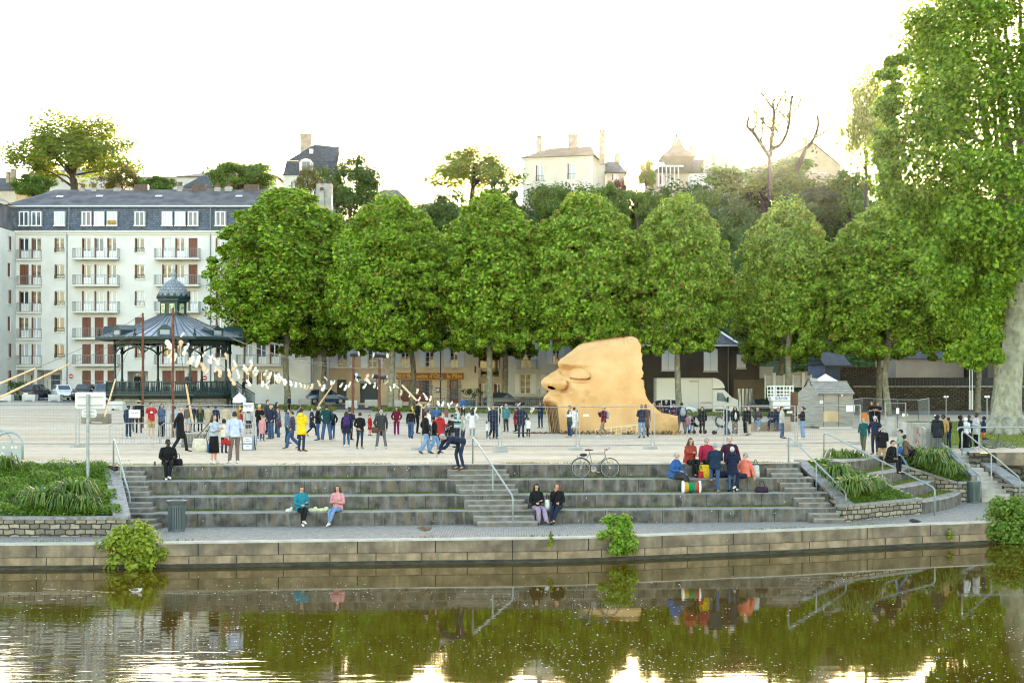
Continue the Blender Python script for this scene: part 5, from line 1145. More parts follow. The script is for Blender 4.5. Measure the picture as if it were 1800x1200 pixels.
# ---------------- signs
def sheet_sign(u,v,w_,h_,y,lines,label,rz=0.0,size=.16,mat=None):
	c=PY(u,v,y);s=y/F;mb=MB();mb.box(c,(w_*s,.02,h_*s));o=mb.build('sign',mat or M_paper);tag(o,label,'sign')
	for tx,du,dv,sz in lines:text_mb(tx,sz,c+Vector((du*s,-.014,-dv*s))).build('lettering',M_ink,o)
	return o
yq=G(300,784).y-.06
sheet_sign(236.5,727,20,14,yq,[('Sortie',0,-1.5,.15),('<-',0,3.8,.12)],'white sheet reading Sortie on the fence')
sheet_sign(436.5,715,18.5,14.5,yq,[('Entrée',-2,-1,.15)],'white sheet reading Entrée on the fence')
ab=thing('a_board','standing notice board with two white sheets at the queue entrance','notice board',tuple(G(437,791)));p=G(437,791);mb=MB();s=p.y/F;mb.box(p+Vector((0,0,.30)),(20*s,.06,24*s));mb.build('board',flat('board_blue_grey',(.18,.24,.32),.6),ab);mb=MB()
for k in (-1,1):mb.bar(p+Vector((k*.24,-.05,0)),p+Vector((k*.24,0,.62)),.03,.03);mb.bar(p+Vector((k*.24,.3,0)),p+Vector((k*.24,0,.62)),.03,.03)
mb.build('legs_frame',M_black,ab)
for dz,hh,tx in [(.43,.24,('horaires','du spectacle')),(.14,.18,('gratuit',))]:
	mb=MB();mb.box(p+Vector((-.04,-.04,dz)),(.34,.01,hh));sh=mb.build('sheet',M_paper,ab)
	for k,q in enumerate(tx):text_mb(q,.055,p+Vector((-.04,-.048,dz+.05-.09*k)),bold=.002).build('lettering',M_ink,sh)
mb=MB();c=PY(1030,729.5,88*0+G(1080,787).y-.06);s=G(1080,787).y/F;mb.box(c,(10*s,.02,3.2*s));tag(mb.build('sign',M_paper),'small blank white plate on the fence before the giant face','sign')
c=PY(1002,729.5,G(950,788).y-.06);mb=MB();mb.box(c,(10*s,.02,3.2*s));tag(mb.build('sign',M_paper),'small blank white plate on the fence beside the man in the green vest','sign')
c=PY(1388,724,G(1390,784).y-.06);mb=MB();mb.box(c,(10*s,.02,3.2*s));tag(mb.build('sign',M_paper),'small blank white plate on the fence by the man in the beige hoodie','sign')
# road sign seen from behind, in the left bed
b=None;z=-.25
for _ in range(5):b=PZ(154.5,836,z);z=.5*z+.5*bedz(BED1,b.x,b.y)
b.z=z-.05;y=b.y;s=y/F;t=thing('road_sign','road sign seen from behind, two white plates on a grey pole in the left bed','road sign',tuple(b));mb=MB();mb.sweep([b,PY(154.5,693,y)],.055,segs=10);mb.build('pole',M_galv,t)
def rplate(name,u0,u1,v0,v1,par,dy=-.07):
	c=PY((u0+u1)/2,(v0+v1)/2,y);w_,h_=(u1-u0)*s/2,(v1-v0)*s/2;r=.07;pts=[]
	for sx,sz,a0 in [(1,1,0),(-1,1,90),(-1,-1,180),(1,-1,270)]:
		for k in range(4):a=R(a0+30*k);pts.append(c+Vector((sx*(w_-r)+r*math.cos(a),.06,sz*(h_-r)+r*math.sin(a))))
	mb=MB();mb.prism(pts,(0,.03,0));return mb.build(name,flat('sign_back_grey',(.58,.57,.54),.5),par)
p1=rplate('sign_plate',131,184.5,689,718,t);p2=rplate('sign_plate',142.5,168.5,719.5,733.5,t)
mb=MB();[mb.bar(PY(136,v,y)+Vector((0,.045,0)),PY(180,v,y)+Vector((0,.045,0)),.03,.03) for v in (697.5,712)];mb.build('bracket',M_galv,p1);mb=MB();[mb.bar(PY(146,v,y)+Vector((0,.045,0)),PY(165,v,y)+Vector((0,.045,0)),.025,.025) for v in (723,730)];mb.build('bracket',M_galv,p2)
# ---------------- handrails of the stairs
def handrail(top,bot,label,mid=(),h=.96,r=.03):
	top=Vector(top);bot=Vector(bot);t=thing('handrail',label,'handrail',tuple(bot),0,'steel handrails of the stairs');H=Vector((0,0,h));d=(bot-top);dn=d.normalized()
	mb=MB();path=[top,top+H*.86,top+H*.97+dn*.05,top+H+dn*.18,bot+H-dn*.12,bot+H*.93,bot+H*.8,bot];mb.sweep(path,r,segs=8);mb.build('rail',M_rail,t,smooth=True)
	for f in mid:m=top.lerp(bot,f);mb=MB();mb.sweep([m+Vector((0,0,-.06)),m+H*.98],r*.85,segs=8);mb.build('post',M_rail,t)
handrail(PZ(199.5,818,0),PZ(228,923,-1.8),'white handrail beside the left stairs and the parapet',(.45,));handrail(PZ(831,815,0),PZ(901.5,924,-1.8),'handrail down the middle stairs',(.52,))
handrail(PZ(1386,812,0),PZ(1487,915,-1.8),'handrail along the sloping parapet right of the tiers',(.5,));handrail(PZ(1448,803,0),PZ(1643,905,-1.8),'long handrail crossing in front of the curved tiers',(.55,))
handrail(PZ(1621,789,0),PZ(1725,882,-1.8),'handrail on the left side of the far stairs',(.5,));handrail(PZ(1691,800,0.1),PZ(1793,884,-1.8),'handrail on the right side of the far stairs',(.5,))
t=thing('guard_rail','level grey tube rail along the top of the river wall','guard rail',tuple(PZ(1740,797,.0)));mb=MB();y=62.0;z=.98;xs=[(u-CX)*y/F for u in (1683,1760,1900)];mb.sweep([(xs[0],y,z-.14),(xs[0]+.02,y,z-.04),(xs[0]+.12,y,z),(xs[1],y,z),(xs[2],y,z)],.035,segs=8);[mb.sweep([(x,y,0),(x,y,z)],.03,segs=8) for x in (xs[0]+.9,xs[2])];mb.build('rail',M_rail,t)
# ---------------- litter bins
def litter_bin(p,w_,h_,label,wide=True,col=(.09,.115,.12)):
	p=Vector(p);t=thing('litter_bin',label,'bin',tuple(p),0,'slatted metal litter bins');m=flat('bin_grey_%d' % int(col[0]*1000),col,.5,.3);r=w_/2
	mb=MB();n=30
	for k in range(n):a=6.2832*k/n;c=Vector((math.cos(a),math.sin(a),0));mb.bar(p+c*r*.9+Vector((0,0,.06)),p+c*r*.97+Vector((0,0,h_-.12)),.036,.012,up=c)
	mb.build('slats',m,t)
	mb=MB();mb.lathe(p,[(r*.8,.05),(r*.82,h_-.2)],18);mb.build('liner',M_black,t)
	mb=MB();pr=[(r*.93,h_-.16),(r*1.02,h_-.13),(r*(1.22 if wide else 1.05),h_-.02),(r*(1.22 if wide else 1.05),h_),(r*.85,h_-.01),(r*.85,h_-.1)];mb.lathe(p,pr,24,caps=False);mb.build('rim',m,t,smooth=False);mb=MB();mb.lathe(p,[(r*.95,0),(r*.95,.07)],20);mb.build('base',m,t)
	return t
litter_bin(PZ(310.5,933,-1.8),.55,.97,'grey slatted bin with flared rim at the foot of the tiers');litter_bin(PZ(1711,883,-1.8),.50,.82,'dark green grey slatted bin at the foot of the far stairs',False,(.07,.10,.095));litter_bin(G(1639,792),.52,.92,'slatted bin beside the graffiti marked stone block',False,(.16,.17,.16))
# ---------------- bike stands at the far left
t=thing('bike_stand','grey arched metal bike stands with round holes at the far left','bike stand',tuple(PZ(5,806,0)))
for k,(u,v) in enumerate([(12,807),(-6,803)]):
	p=PZ(u+4,v,0);s=p.y/F;mb=MB();w_=.62
	arc=[p+Vector((-w_ ,.1,0)),p+Vector((-w_,.1,.35))]+[p+Vector((w_*(-1+0)*math.cos(a) ,.1,.42+.55*math.sin(a))) for a in np.linspace(.15,math.pi-.15,9)]+[p+Vector((w_*.55,0,.55)),p+Vector((w_*.45,0,0))]
	mb.sweep([p+Vector((-.5,0,0)),p+Vector((-.5,0,.6))]+[p+Vector((-.5*math.cos(a),0,.6+.42*math.sin(a))) for a in np.linspace(.2,math.pi-.2,8)]+[p+Vector((.5,0,.6)),p+Vector((.5,0,0))],.045,segs=8);mb.build('hoop',M_rail,t,smooth=True)
	mb=MB();mb.prism([p+Vector((-.5,-.02,.56)),p+Vector((.47,-.02,.56)),p+Vector((.47,-.02,.02)),p+Vector((.3,-.02,.02)),p+Vector((.05,-.02,.34)),p+Vector((-.25,-.02,.34)),p+Vector((-.4,-.02,.05)),p+Vector((-.5,-.02,.05))],(0,.04,0));pl=mb.build('plate',M_rail,t)
	mb=MB();[mb.lathe(p+Vector((dx,-.024,.45)),[(.05,0),(.05,.004)],10,M=Matrix.Rotation(R(90),3,'X')) for dx in (-.2,.12,.26)];mb.build('hole',flat('pale_hole',(.55,.5,.42),.9),pl)
# ---------------- bicycles
def bicycle(name_label,base,yaw=0.0,tilt=0.0,col=(.10,.105,.125),group=None,bag=True):
	t=thing('bicycle',name_label,'bicycle',tuple(base),yaw,group);t.rotation_euler=(tilt,0,yaw);rw_,hz=.335,.345;ax=(-.51,.51);M_f=flat('frame_silver',col,.3,.4)
	for x in ax:
		mb=MB();n=30;mb.sweep([(x+rw_*math.cos(a),0,hz+rw_*math.sin(a)) for a in np.linspace(0,6.2832,n+1)[:-1]],.014,side=(0,1,0),segs=6,closed=True);wh=mb.build('wheel',M_tyre,t,local=True)
		mb=MB();mb.sweep([(x+(rw_-.02)*math.cos(a),0,hz+(rw_-.02)*math.sin(a)) for a in np.linspace(0,6.2832,n+1)[:-1]],.010,side=(0,1,0),segs=5,closed=True);[mb.bar((x,.02*(-1) ** k,hz),(x+.31*math.cos(k*.393),0,hz+.31*math.sin(k*.393)),.004,.004,up=(0,1,0)) for k in range(16)];mb.lathe((x,0,hz),[(.03,-.04),(.03,.04)],8,M=Matrix.Rotation(R(90),3,'X'));mb.build('rim',M_alloy,wh,local=True)
	A,B,C,D=Vector((-.51,0,.345)),Vector((-.06,0,.30)),Vector((-.20,0,.84)),Vector((.34,0,.84));E=Vector((.37,0,.72));mb=MB()
	for a,b,r in [(A,B,.011),(A,C,.010),(B,C,.016),(C,D,.016),(E,B,.018),(D,E,.02)]:mb.sweep([a,b],r,segs=6)
	mb.sweep([E,Vector((.43,0,.52)),Vector((.51,0,.345))],[.014,.013,.010],segs=6);mb.sweep([C,Vector((-.225,0,.95))],.013,segs=6);mb.sweep([D,Vector((.325,0,.93))],.014,segs=6);mb.build('frame',M_f,t,local=True)
	mb=MB();mb.sweep([(-.36,0,.965),(-.24,0,.975),(-.12,0,.965),(-.07,0,.955)],[(.075,.03),(.07,.03),(.03,.02),(.015,.012)],side=(0,1,0),segs=8);mb.build('saddle',M_black,t,local=True)
	mb=MB();mb.sweep([(.325,0,.93),(.40,0,.96)],.013,segs=6);mb.sweep(catmull([(.36,-.26,1.0),(.42,-.14,.975),(.41,0,.965),(.42,.14,.975),(.36,.26,1.0)],3),.013,segs=6);mb.sweep([(.45,-.2,.97),(.47,-.2,1.06)],.012,segs=5);mb.build('handlebar',M_black,t,local=True)
	mb=MB();mb.lathe((-.06,.05,.30),[(.10,-.006),(.10,.006)],18,M=Matrix.Rotation(R(90),3,'X'));mb.bar((-.06,-.07,.30),(.07,-.07,.20),.02,.012);mb.bar((-.06,.08,.30),(-.19,.08,.40),.02,.012);mb.box((.09,-.10,.195),(.09,.08,.02));mb.box((-.21,.11,.405),(.09,.08,.02));mb.build('crank',M_alloy,t,local=True)
	mb=MB();[mb.sweep([(-.51+.36*math.cos(a),0,.345+.36*math.sin(a)) for a in np.linspace(.5,2.9,9)],.012,segs=4)];mb.sweep([(-.5,.05,.36),(-.55,.05,.72),(-.25,.05,.74)],.008,segs=4);mb.sweep([(-.5,-.05,.36),(-.55,-.05,.72),(-.25,-.05,.74)],.008,segs=4);mb.box((-.42,0,.735),(.38,.11,.014));rk=mb.build('rear_rack',M_alloy,t,local=True)
	if bag:mb=MB();mb.ell((-.42,0,.80),(.14,.07,.06),10,6);mb.build('rack_bag',M_black,rk,local=True);mb=MB();mb.box((-.63,0,.75),(.02,.05,.05));mb.build('rear_light',flat('red_reflector',(.4,.02,.02),.3),rk,local=True)
	return t
pb=PZ(1047.5,840,-.45);bicycle('white silver city bicycle leaning on the topmost stone tier',(pb.x,yk(0,pb.x)-.17,-.45),R(4),R(-4))
pb=G(1764,790);bicycle('black bicycle lying on the grass at the right edge',(pb.x,pb.y,pb.z+.06),R(20),R(-68),(.03,.03,.035),bag=False)

# ---------------- bandstand
def bandstand():
	y=131.0;s=y/F;cx=(305-CX)*s;zb=zg(cx,y);Zv=lambda v:HC-(v-HOR)*s;t=thing('bandstand','dark green iron bandstand with grey domed lantern roof and railing','bandstand',(cx,y,zb));c=Vector((cx,y,0));zf=Zv(690.5);ze=Zv(597);off=R(22.5)+R(6)
	R8=5.15;ring=lambda r,z,n=8,o=off:[c+Vector((r*math.cos(o+6.2832*k/n),r*math.sin(o+6.2832*k/n),z)) for k in range(n)]
	mb=MB();mb.lathe(c,[(R8+.1,zb-.3),(R8+.1,zf-.45)],8,rot=off);mb.build('stone_base',brickmat('base_stone',(.34,.31,.26),(.28,.26,.22),(.12,.11,.09),.9,.4,.02),t)
	mb=MB();mb.lathe(c,[(R8+.35,zf-.45),(R8+1.0,zf-.18),(R8+1.0,zf),(R8-.2,zf)],8,rot=off);mb.build('floor_edge',M_dkgreen,t)
	for k,p in enumerate(ring(R8+.15,zb)):
		mb=MB();q=Vector((p.x,p.y,zf-.2));mb.sweep([p+Vector((0,0,-.2)),q],.1,segs=8);o=(p-c).normalized();o.z=0;mb.bar(p+Vector((0,0,.4)),q+o*.7,.08,.1);mb.build('floor_bracket',M_dkgreen,t)
	P8=ring(R8,zf)
	for p in P8:
		mb=MB();h=ze-zf;mb.lathe(p,[(.24,0),(.24,.25),(.15,.35),(.13,1.1),(.16,1.15),(.105,1.25),(.095,h-1.3),(.16,h-1.2),(.2,h-1.05),(.13,h-1.0),(.12,h)],10);mb.build('column',M_dkgreen,t,smooth=True)
	for k in range(8):
		a,b=P8[k],P8[(k+1) % 8];zt=ze-.15;mb=MB();n=9;d=b-a;pts=[a+d*(i/n)+Vector((0,0,(zt-zf)-1.15+.75*math.sin(math.pi*i/n) ** .6)) for i in range(n+1)]
		for i in range(n):mb.bar(pts[i],pts[i+1],.08,.12);mb.bar(pts[i].lerp(pts[i+1],.5),Vector((*(pts[i].lerp(pts[i+1],.5)).xy,zt)),.05,.05)
		mb.bar(Vector((*a.xy,zt-.12)),Vector((*b.xy,zt-.12)),.10,.36);mb.build('arch_frieze',M_dkgreen,t)
	Pr=ring(R8+.75,zf);
	for k in range(8):
		a,b=Pr[k],Pr[(k+1) % 8]
		if k == 7:a,b=a,a.lerp(b,.45)
		mb=MB();n=max(4,int((b-a).length/.16))
		mb.bar(a+Vector((0,0,1.0)),b+Vector((0,0,1.0)),.12,.09);mb.bar(a+Vector((0,0,.12)),b+Vector((0,0,.12)),.08,.08)
		for i in range(n+1):q=a.lerp(b,i/n);mb.sweep([q,q+Vector((0,0,.35)),q+Vector((0,0,.65)),q+Vector((0,0,1.0))],[.03,.055,.035,.03],segs=5)
		mb.build('railing',M_dkgreen,t)
	# roof
	zr1=Zv(556);mb=MB();Re=6.75
	mb.lathe(c,[(Re+.1,ze-.1),(Re+.12,ze+.12),(Re,ze+.16)],8,rot=off);mb.lathe(c,[(Re,ze-.08),(R8-.2,ze+.0)],8,rot=off);mb.build('eaves',M_dkgreen,t)
	M_zr=pm('zinc_roof',(.22,.24,.275),(.29,.31,.345),scale=1.5,rough=.45,metal=.2);mb=MB();mb.lathe(c,[(Re,ze+.14),(3.6,ze+.14+(zr1-ze)*.48),(1.45,zr1)],8,rot=off);rf=mb.build('roof',M_zr,t)
	mb=MB()
	for k in range(8):
		a0,b0=ring(Re,ze+.17)[k],ring(Re,ze+.17)[(k+1) % 8];am,bm_=ring(3.6,ze+.17+(zr1-ze)*.48)[k],ring(3.6,ze+.17+(zr1-ze)*.48)[(k+1) % 8];a1,b1=ring(1.45,zr1+.03)[k],ring(1.45,zr1+.03)[(k+1) % 8]
		for f in np.linspace(0,.875,7):mb.bar(a0.lerp(b0,f),am.lerp(bm_,f),.05 if f else .14,.06);mb.bar(am.lerp(bm_,f),a1.lerp(b1,f),.04 if f else .12,.06)
	mb.build('seams',flat('seam_grey',(.10,.11,.13),.5),rf)
	for k in range(8):
		a0,b0=ring(Re-.25,ze)[k],ring(Re-.25,ze)[(k+1) % 8];m=a0.lerp(b0,.5);o=(m-c);o.z=0;o.normalize();sd=Vector((-o.y,o.x,0));p0=m+Vector((0,0,.18))
		mb=MB();mb.prism([p0-sd*.62,p0+sd*.62,p0+sd*.62+Vector((0,0,.55)),p0+Vector((0,0,.98)),p0-sd*.62+Vector((0,0,.55))],-o*1.6);g=mb.build('roof_gable',M_dkgreen,rf);mb=MB();q=p0+o*.012;mb.add([q-sd*.4+Vector((0,0,.12)),q+sd*.4+Vector((0,0,.12)),q+sd*.4+Vector((0,0,.5)),q-sd*.4+Vector((0,0,.5))],[(0,1,2,3)]);mb.build('louvre',flat('louvre_grey',(.25,.28,.31),.5),g)
		for e in (a0,):mb=MB();mb.lathe(e+Vector((0,0,.15)),[(.1,0),(.16,.2),(.05,.35),(.09,.5),(.01,.75)],8);mb.build('eave_finial',M_dkgreen,rf)
	# lantern
	zl=Zv(531);mb=MB();mb.lathe(c,[(1.45,zr1-.05),(1.45,zr1+.12),(1.2,zr1+.16),(1.2,zl),(1.42,zl+.05),(1.42,zl+.3),(1.28,zl+.32)],8,rot=off);ln=mb.build('lantern',M_dkgreen,t)
	Pl=ring(1.215,zr1+.25)
	for k in range(8):a,b=Pl[k],Pl[(k+1) % 8];q=[a.lerp(b,.22),a.lerp(b,.78)];o=(q[0]+q[1])/2-c;o.z=0;o=o.normalized()*.02;h=Vector((0,0,zl-zr1-.42));mb=MB();mb.add([q[0]+o,q[1]+o,q[1]+o+h,q[0]+o+h],[(0,1,2,3)]);mb.build('stained_window',pm('stained_glass',(.03,.18,.13),(.42,.40,.22),scale=3.2,rough=.15,lo=.45,hi=.55),ln)
	mb=MB();zd=zl+.3;n=14;mb.lathe(c,[(1.40,zd),(1.36,zd+.25),(1.32,zd+.5),(1.18,zd+.85),(.95,zd+1.2),(.65,zd+1.48),(.3,zd+1.68),(.16,zd+1.75)],16,rot=off);mb.build('dome',brickmat('scale_zinc',(.27,.30,.335),(.20,.225,.26),(.12,.135,.16),.32,.26,.03,rough=.5,noise=.05),t,smooth=True)
	mb=MB();mb.lathe(c,[(1.46,zd-.02),(1.52,zd+.12),(1.40,zd+.14)],16,rot=off);[mb.prism([q,q2,q.lerp(q2,.5)+Vector((0,0,.35))],(0,0.01,0)) for q,q2 in zip(ring(1.47,zd+.1,16),ring(1.47,zd+.1,16)[1:])];mb.build('dome_crest',M_dkgreen,t)
	mb=MB();mb.lathe(c+Vector((0,0,zd+1.72)),[(.25,0),(.12,.1),(.1,.25),(.28,.4),(.3,.52),(.1,.66),(.16,.8),(.05,.95),(.012,1.5)],10);mb.build('finial',flat('finial_zinc',(.25,.28,.32),.5),t,smooth=True)
	# stairs on the right
	st0=c+Vector((R8+.6,-2.2,zf));st1=Vector(((452-CX)*s,y-2.2,zb));mb=MB();N=9
	for k in range(N):f=(k+.5)/N;q=st0.lerp(st1,f);mb.box((q.x,q.y,q.z-.0),((st1.x-st0.x)/N+.05,1.8,.06))
	mb.bar(st0+Vector((0,.95,-.15)),st1+Vector((0,.95,-.1)),.08,.3);mb.bar(st0+Vector((0,-.95,-.15)),st1+Vector((0,-.95,-.1)),.08,.3);sr=mb.build('stairs',M_dkgreen,t)
	for dy in (-.98,.98):
		mb=MB();a,b=st0+Vector((0,dy,0)),st1+Vector((0,dy,0));mb.bar(a+Vector((0,0,1)),b+Vector((0,0,1)),.1,.09);mb.bar(a+Vector((0,0,.15)),b+Vector((0,0,.15)),.06,.06)
		for i in range(19):q=a.lerp(b,i/18);mb.bar(q,q+Vector((0,0,1.0)),.045,.045,up=(0,1,0))
		mb.build('stair_railing',M_dkgreen,sr)
	return c,zf
BS_C,BS_ZF=bandstand()

# ---------------- the giant face
def giant_face():
	Yc,bv=83.6,762.5;zgd=0.0;s=81.6/F;X=lambda u:(u-CX)*s;Z=lambda v:(bv-v)*s-.02
	t=thing('giant_face','giant sand coloured sculpted face in profile with closed eye, rising from the gravel','sculpture',(X(1060),Yc,0))
	fv=[589,591,596,601,606,613,623,629,633,637.5,642,646,648.5,652,657,662,666,672,677,681,685,688,691,696,700,705,709,712,722,740,758,763]
	fu=[1109,1082,1050,1028,1018,1010,997,988,984.5,982.5,983,984.5,981,975,967.5,960,955,952,953,956,961,966,963.5,959,957,955.5,956.5,958,960,965,969,970]
	bvv=[589,593,597,602,608,615,622,630,640,647,655,661,664,665.5,667,673,680,690,700,705,710,717,722,725,727,728.5,730,740,757,763]
	buu=[1114,1121,1124,1126.5,1128,1127,1128.5,1128,1129,1128,1129.5,1129,1127,1123.5,1129,1130,1131,1133,1136,1140,1145,1152,1157,1162,1167,1176,1189.5,1190,1191,1191]
	NR,NC=230,260;vs_=np.linspace(589.2,763,NR);uf=np.interp(vs_,fv,fu);ub=np.interp(vs_,bvv,buu)
	tt=np.linspace(0,1,NC) ** 1.55;U=uf[:,None]+(ub-uf)[:,None]*tt[None];V=np.repeat(vs_[:,None],NC,1)
	# distance to the front and top outline, in metres
	pu=np.interp(np.linspace(589,763,500),fv,fu);pv=np.linspace(589,763,500);pu=np.concatenate([np.linspace(1114,1109,30),pu]);pv=np.concatenate([np.full(30,589.),pv])
	D=np.full(U.shape,1e9)
	for i in range(0,len(pu),2):D=np.minimum(D,np.hypot(U-pu[i],V-pv[i]))
	e=D*s;Rr=2.9;d=2.55*np.sqrt(np.clip(1-(1-np.clip(e/Rr,0,1)) ** 2,0,1))
	sm=lambda x:np.clip(x,0,1) ** 2*(3-2*np.clip(x,0,1));g=lambda u,v,su,sv:np.exp(-((U-u)/su) ** 2-((V-v)/sv) ** 2)
	nose=sm((V-642)/8)*sm((692-V)/6);d*=1-nose*(1-sm((U-(972+(V-650)*.42))/24))*.42
	lowlip=sm((V-690)/8);d*=1-lowlip*(1-sm((U-962)/34))*.25
	d -= .62*g(1006,653,17,9)+.22*g(994,650,8,9)                            # eye socket
	r2=((U-1019.5)/18.5) ** 2+((V-657.5-(U-1019)*.10)/10) ** 2;d+=.42*np.sqrt(np.clip(1-r2,0,1))   # eyelid
	lash=662.5+4.5*np.sqrt(np.clip(1-((U-1019)/19) ** 2,0,1))+(U-1019)*.04;inl=(np.abs(U-1020)<17);d -= .30*np.exp(-((V-lash)/1.0) ** 2)*inl
	d+=.16*np.exp(-((V-lash-3.5)/2.2) ** 2)*np.exp(-((U-1020)/17) ** 4)
	d+=.28*np.exp(-((V-(637.5+(U-985)*.03))/8.5) ** 2)*sm((U-980)/10)*sm((1062-U)/40)      # brow
	d -= .14*np.exp(-((U-(984+(V-645)*.55))/3.5) ** 2)*sm((V-643)/4)*sm((662-V)/6)
	ra=((U-983)/15.5) ** 2+((V-676)/11.5) ** 2;d+=.40*np.sqrt(np.clip(1-ra,0,1))                       # nostril wing
	d -= .26*np.exp(-((np.hypot((U-983)/1.05,V-676)-15.5)/2.6) ** 2)*sm((U-984)/6)*sm((V-668)/6)
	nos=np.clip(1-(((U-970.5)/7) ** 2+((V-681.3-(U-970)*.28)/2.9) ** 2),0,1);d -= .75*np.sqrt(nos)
	d+=.30*g(1036,690,34,24)-.26*g(1000,700,8,16)-.28*g(984,705,6,11)+.26*g(966,704,9,5.5)
	jaw=sm((V-712)/3)*sm((U-(uf[:,None]+1))/3)*sm((981+(V-712)*.11-U)/3);d -= .55*jaw
	d+=.008*np.sin(U*.21+V*.13)*np.sin(U*.09-V*.17)
	rr=np.random.default_rng(2);d+=rr.normal(size=d.shape)*.006;d=np.maximum(d,.02);d[:,0]=0.02
	d[0,:]*=.4
	Xn=X(U);Zn=Z(V);jag=rr.normal(size=NR)*.018+.03*np.sin(np.arange(NR)*.31)*rr.random(NR);Xn[:,-1]+=jag
	nr=np.stack([Xn,Yc-d,Zn],2).reshape(-1,3);fr=np.stack([Xn,Yc+d,Zn],2).reshape(-1,3);off=NR*NC;f=[];mi=[]
	for i in range(NR-1):
		for j in range(NC-1):
			a=i*NC+j;q=(a,a+NC,a+NC+1,a+1);f.append(q);f.append(tuple(off+k for k in reversed(q)))
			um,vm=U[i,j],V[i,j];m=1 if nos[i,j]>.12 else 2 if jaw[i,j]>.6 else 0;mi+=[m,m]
		f.append((i*NC,off+i*NC,off+(i+1)*NC,(i+1)*NC));mi.append(0);a=i*NC+NC-1;f.append((a,a+NC,off+a+NC,off+a));mi.append(0)
	for j in range(NC-1):f.append((j,j+1,off+j+1,off+j));mi.append(0)
	def stains(m,n,l,b):
		tc=n.new('ShaderNodeTexCoord');last=b.inputs['Base Color'].links[0].from_socket
		for (u,v,r,c,k) in [(1031,689,7,(.38,.20,.08),.6),(1024.5,703,5.5,(.40,.21,.09),.45),(962,710,11,(.22,.085,.02),.95),(975,715,8,(.24,.10,.03),.8),(1190,752,22,(.30,.17,.06),.7),(1150,758,30,(.33,.19,.07),.6),(1000,768,40,(.34,.19,.07),.4)]:
			ds=n.new('ShaderNodeVectorMath');ds.operation='DISTANCE';ds.inputs[1].default_value=(X(u)-X(1060),0,Z(v));mp=n.new('ShaderNodeMapping');mp.inputs['Scale'].default_value=(1,0,1);l.new(tc.outputs['Object'],mp.inputs[0]);l.new(mp.outputs[0],ds.inputs[0])
			nz=n.new('ShaderNodeTexNoise');nz.inputs['Scale'].default_value=3;l.new(tc.outputs['Object'],nz.inputs['Vector']);ad=n.new('ShaderNodeMath');ad.operation='MULTIPLY_ADD';ad.inputs[1].default_value=r*s*.9;l.new(nz.outputs['Fac'],ad.inputs[0]);l.new(ds.outputs['Value'],ad.inputs[2])
			mr=n.new('ShaderNodeMapRange');mr.inputs['From Min'].default_value=r*s*1.6;mr.inputs['From Max'].default_value=r*s*.7;mr.inputs['To Max'].default_value=k;l.new(ad.outputs[0],mr.inputs['Value'])
			mx=n.new('ShaderNodeMixRGB');l.new(mr.outputs[0],mx.inputs[0]);l.new(last,mx.inputs[1]);mx.inputs[2].default_value=(*c,1);last=mx.outputs[0]
		l.new(last,b.inputs['Base Color'])
	M_clay=pm('sandy_clay',(.53,.31,.13),(.60,.375,.175),scale=1.1,rough=.95,bump=.5,bscale=11,spec=.1,detail=9,extra=stains)
	mb=MB();mb.v=[tuple(p) for p in np.concatenate([nr,fr])];mb.f=f;mb.m=mi
	mb.build('clay_skin',[M_clay,flat('nostril_shade',(.03,.015,.008),1),pm('straw_hollow',(.06,.03,.012),(.14,.075,.03),scale=5,rough=1,stretch=(3,3,.4))],t,smooth=True)  # the nostril hollow's shade is put into its colour
	# straw and laths inside the open jaw, wooden lattice at the foot, brushwood skirt
	mb=MB()
	for k in range(0,15,2):u=963+k*1.25;yy=Yc-.35-.05*k;mb.sweep([(X(u),yy-.35,Z(716)),(X(u+4+k*.25),yy-.3,Z(761))],.018 if k % 3 else .035,segs=5)
	mb.build('jaw_laths',pm('straw',(.22,.12,.045),(.32,.20,.08),scale=4,rough=.9),t)
	yf=81.05;mb=MB();mb.bar((X(1039),yf,Z(761.5)),(X(1128),yf,Z(761.5)),.09,.07);mb.bar((X(1046),yf,Z(753.5)),(X(1128),yf,Z(744.5)),.09,.07);mb.bar((X(1066),yf-.05,Z(759)),(X(1108),yf-.05,Z(748.5)),.06,.05)
	for k in range(10):u=1046+k*9.0;vt=753.5-(u-1046)*.11;mb.bar((X(u),yf-.03,Z(761)),(X(u),yf-.03,Z(vt)),.07,.05)
	mb.build('wooden_lattice',pm('fresh_lath',(.60,.45,.25),(.68,.53,.32),scale=4),t)
	mb=MB();rr2=random.Random(4)
	for k in range(420):u=rr2.uniform(905,1192);yy=Yc-rr2.uniform(2.0,2.75) if u>985 else Yc-rr2.uniform(1.4,2.6);x=X(u);h=rr2.uniform(.02,.22 if u>985 else .10);mb.bar((x,yy,0),(x+rr2.uniform(-.25,.25),yy-rr2.uniform(-.05,.12),h),.03,.03)
	mb.build('brushwood_skirt',pm('brushwood',(.05,.028,.014),(.12,.07,.035),scale=5,rough=1),t)['kind']='stuff'
giant_face()

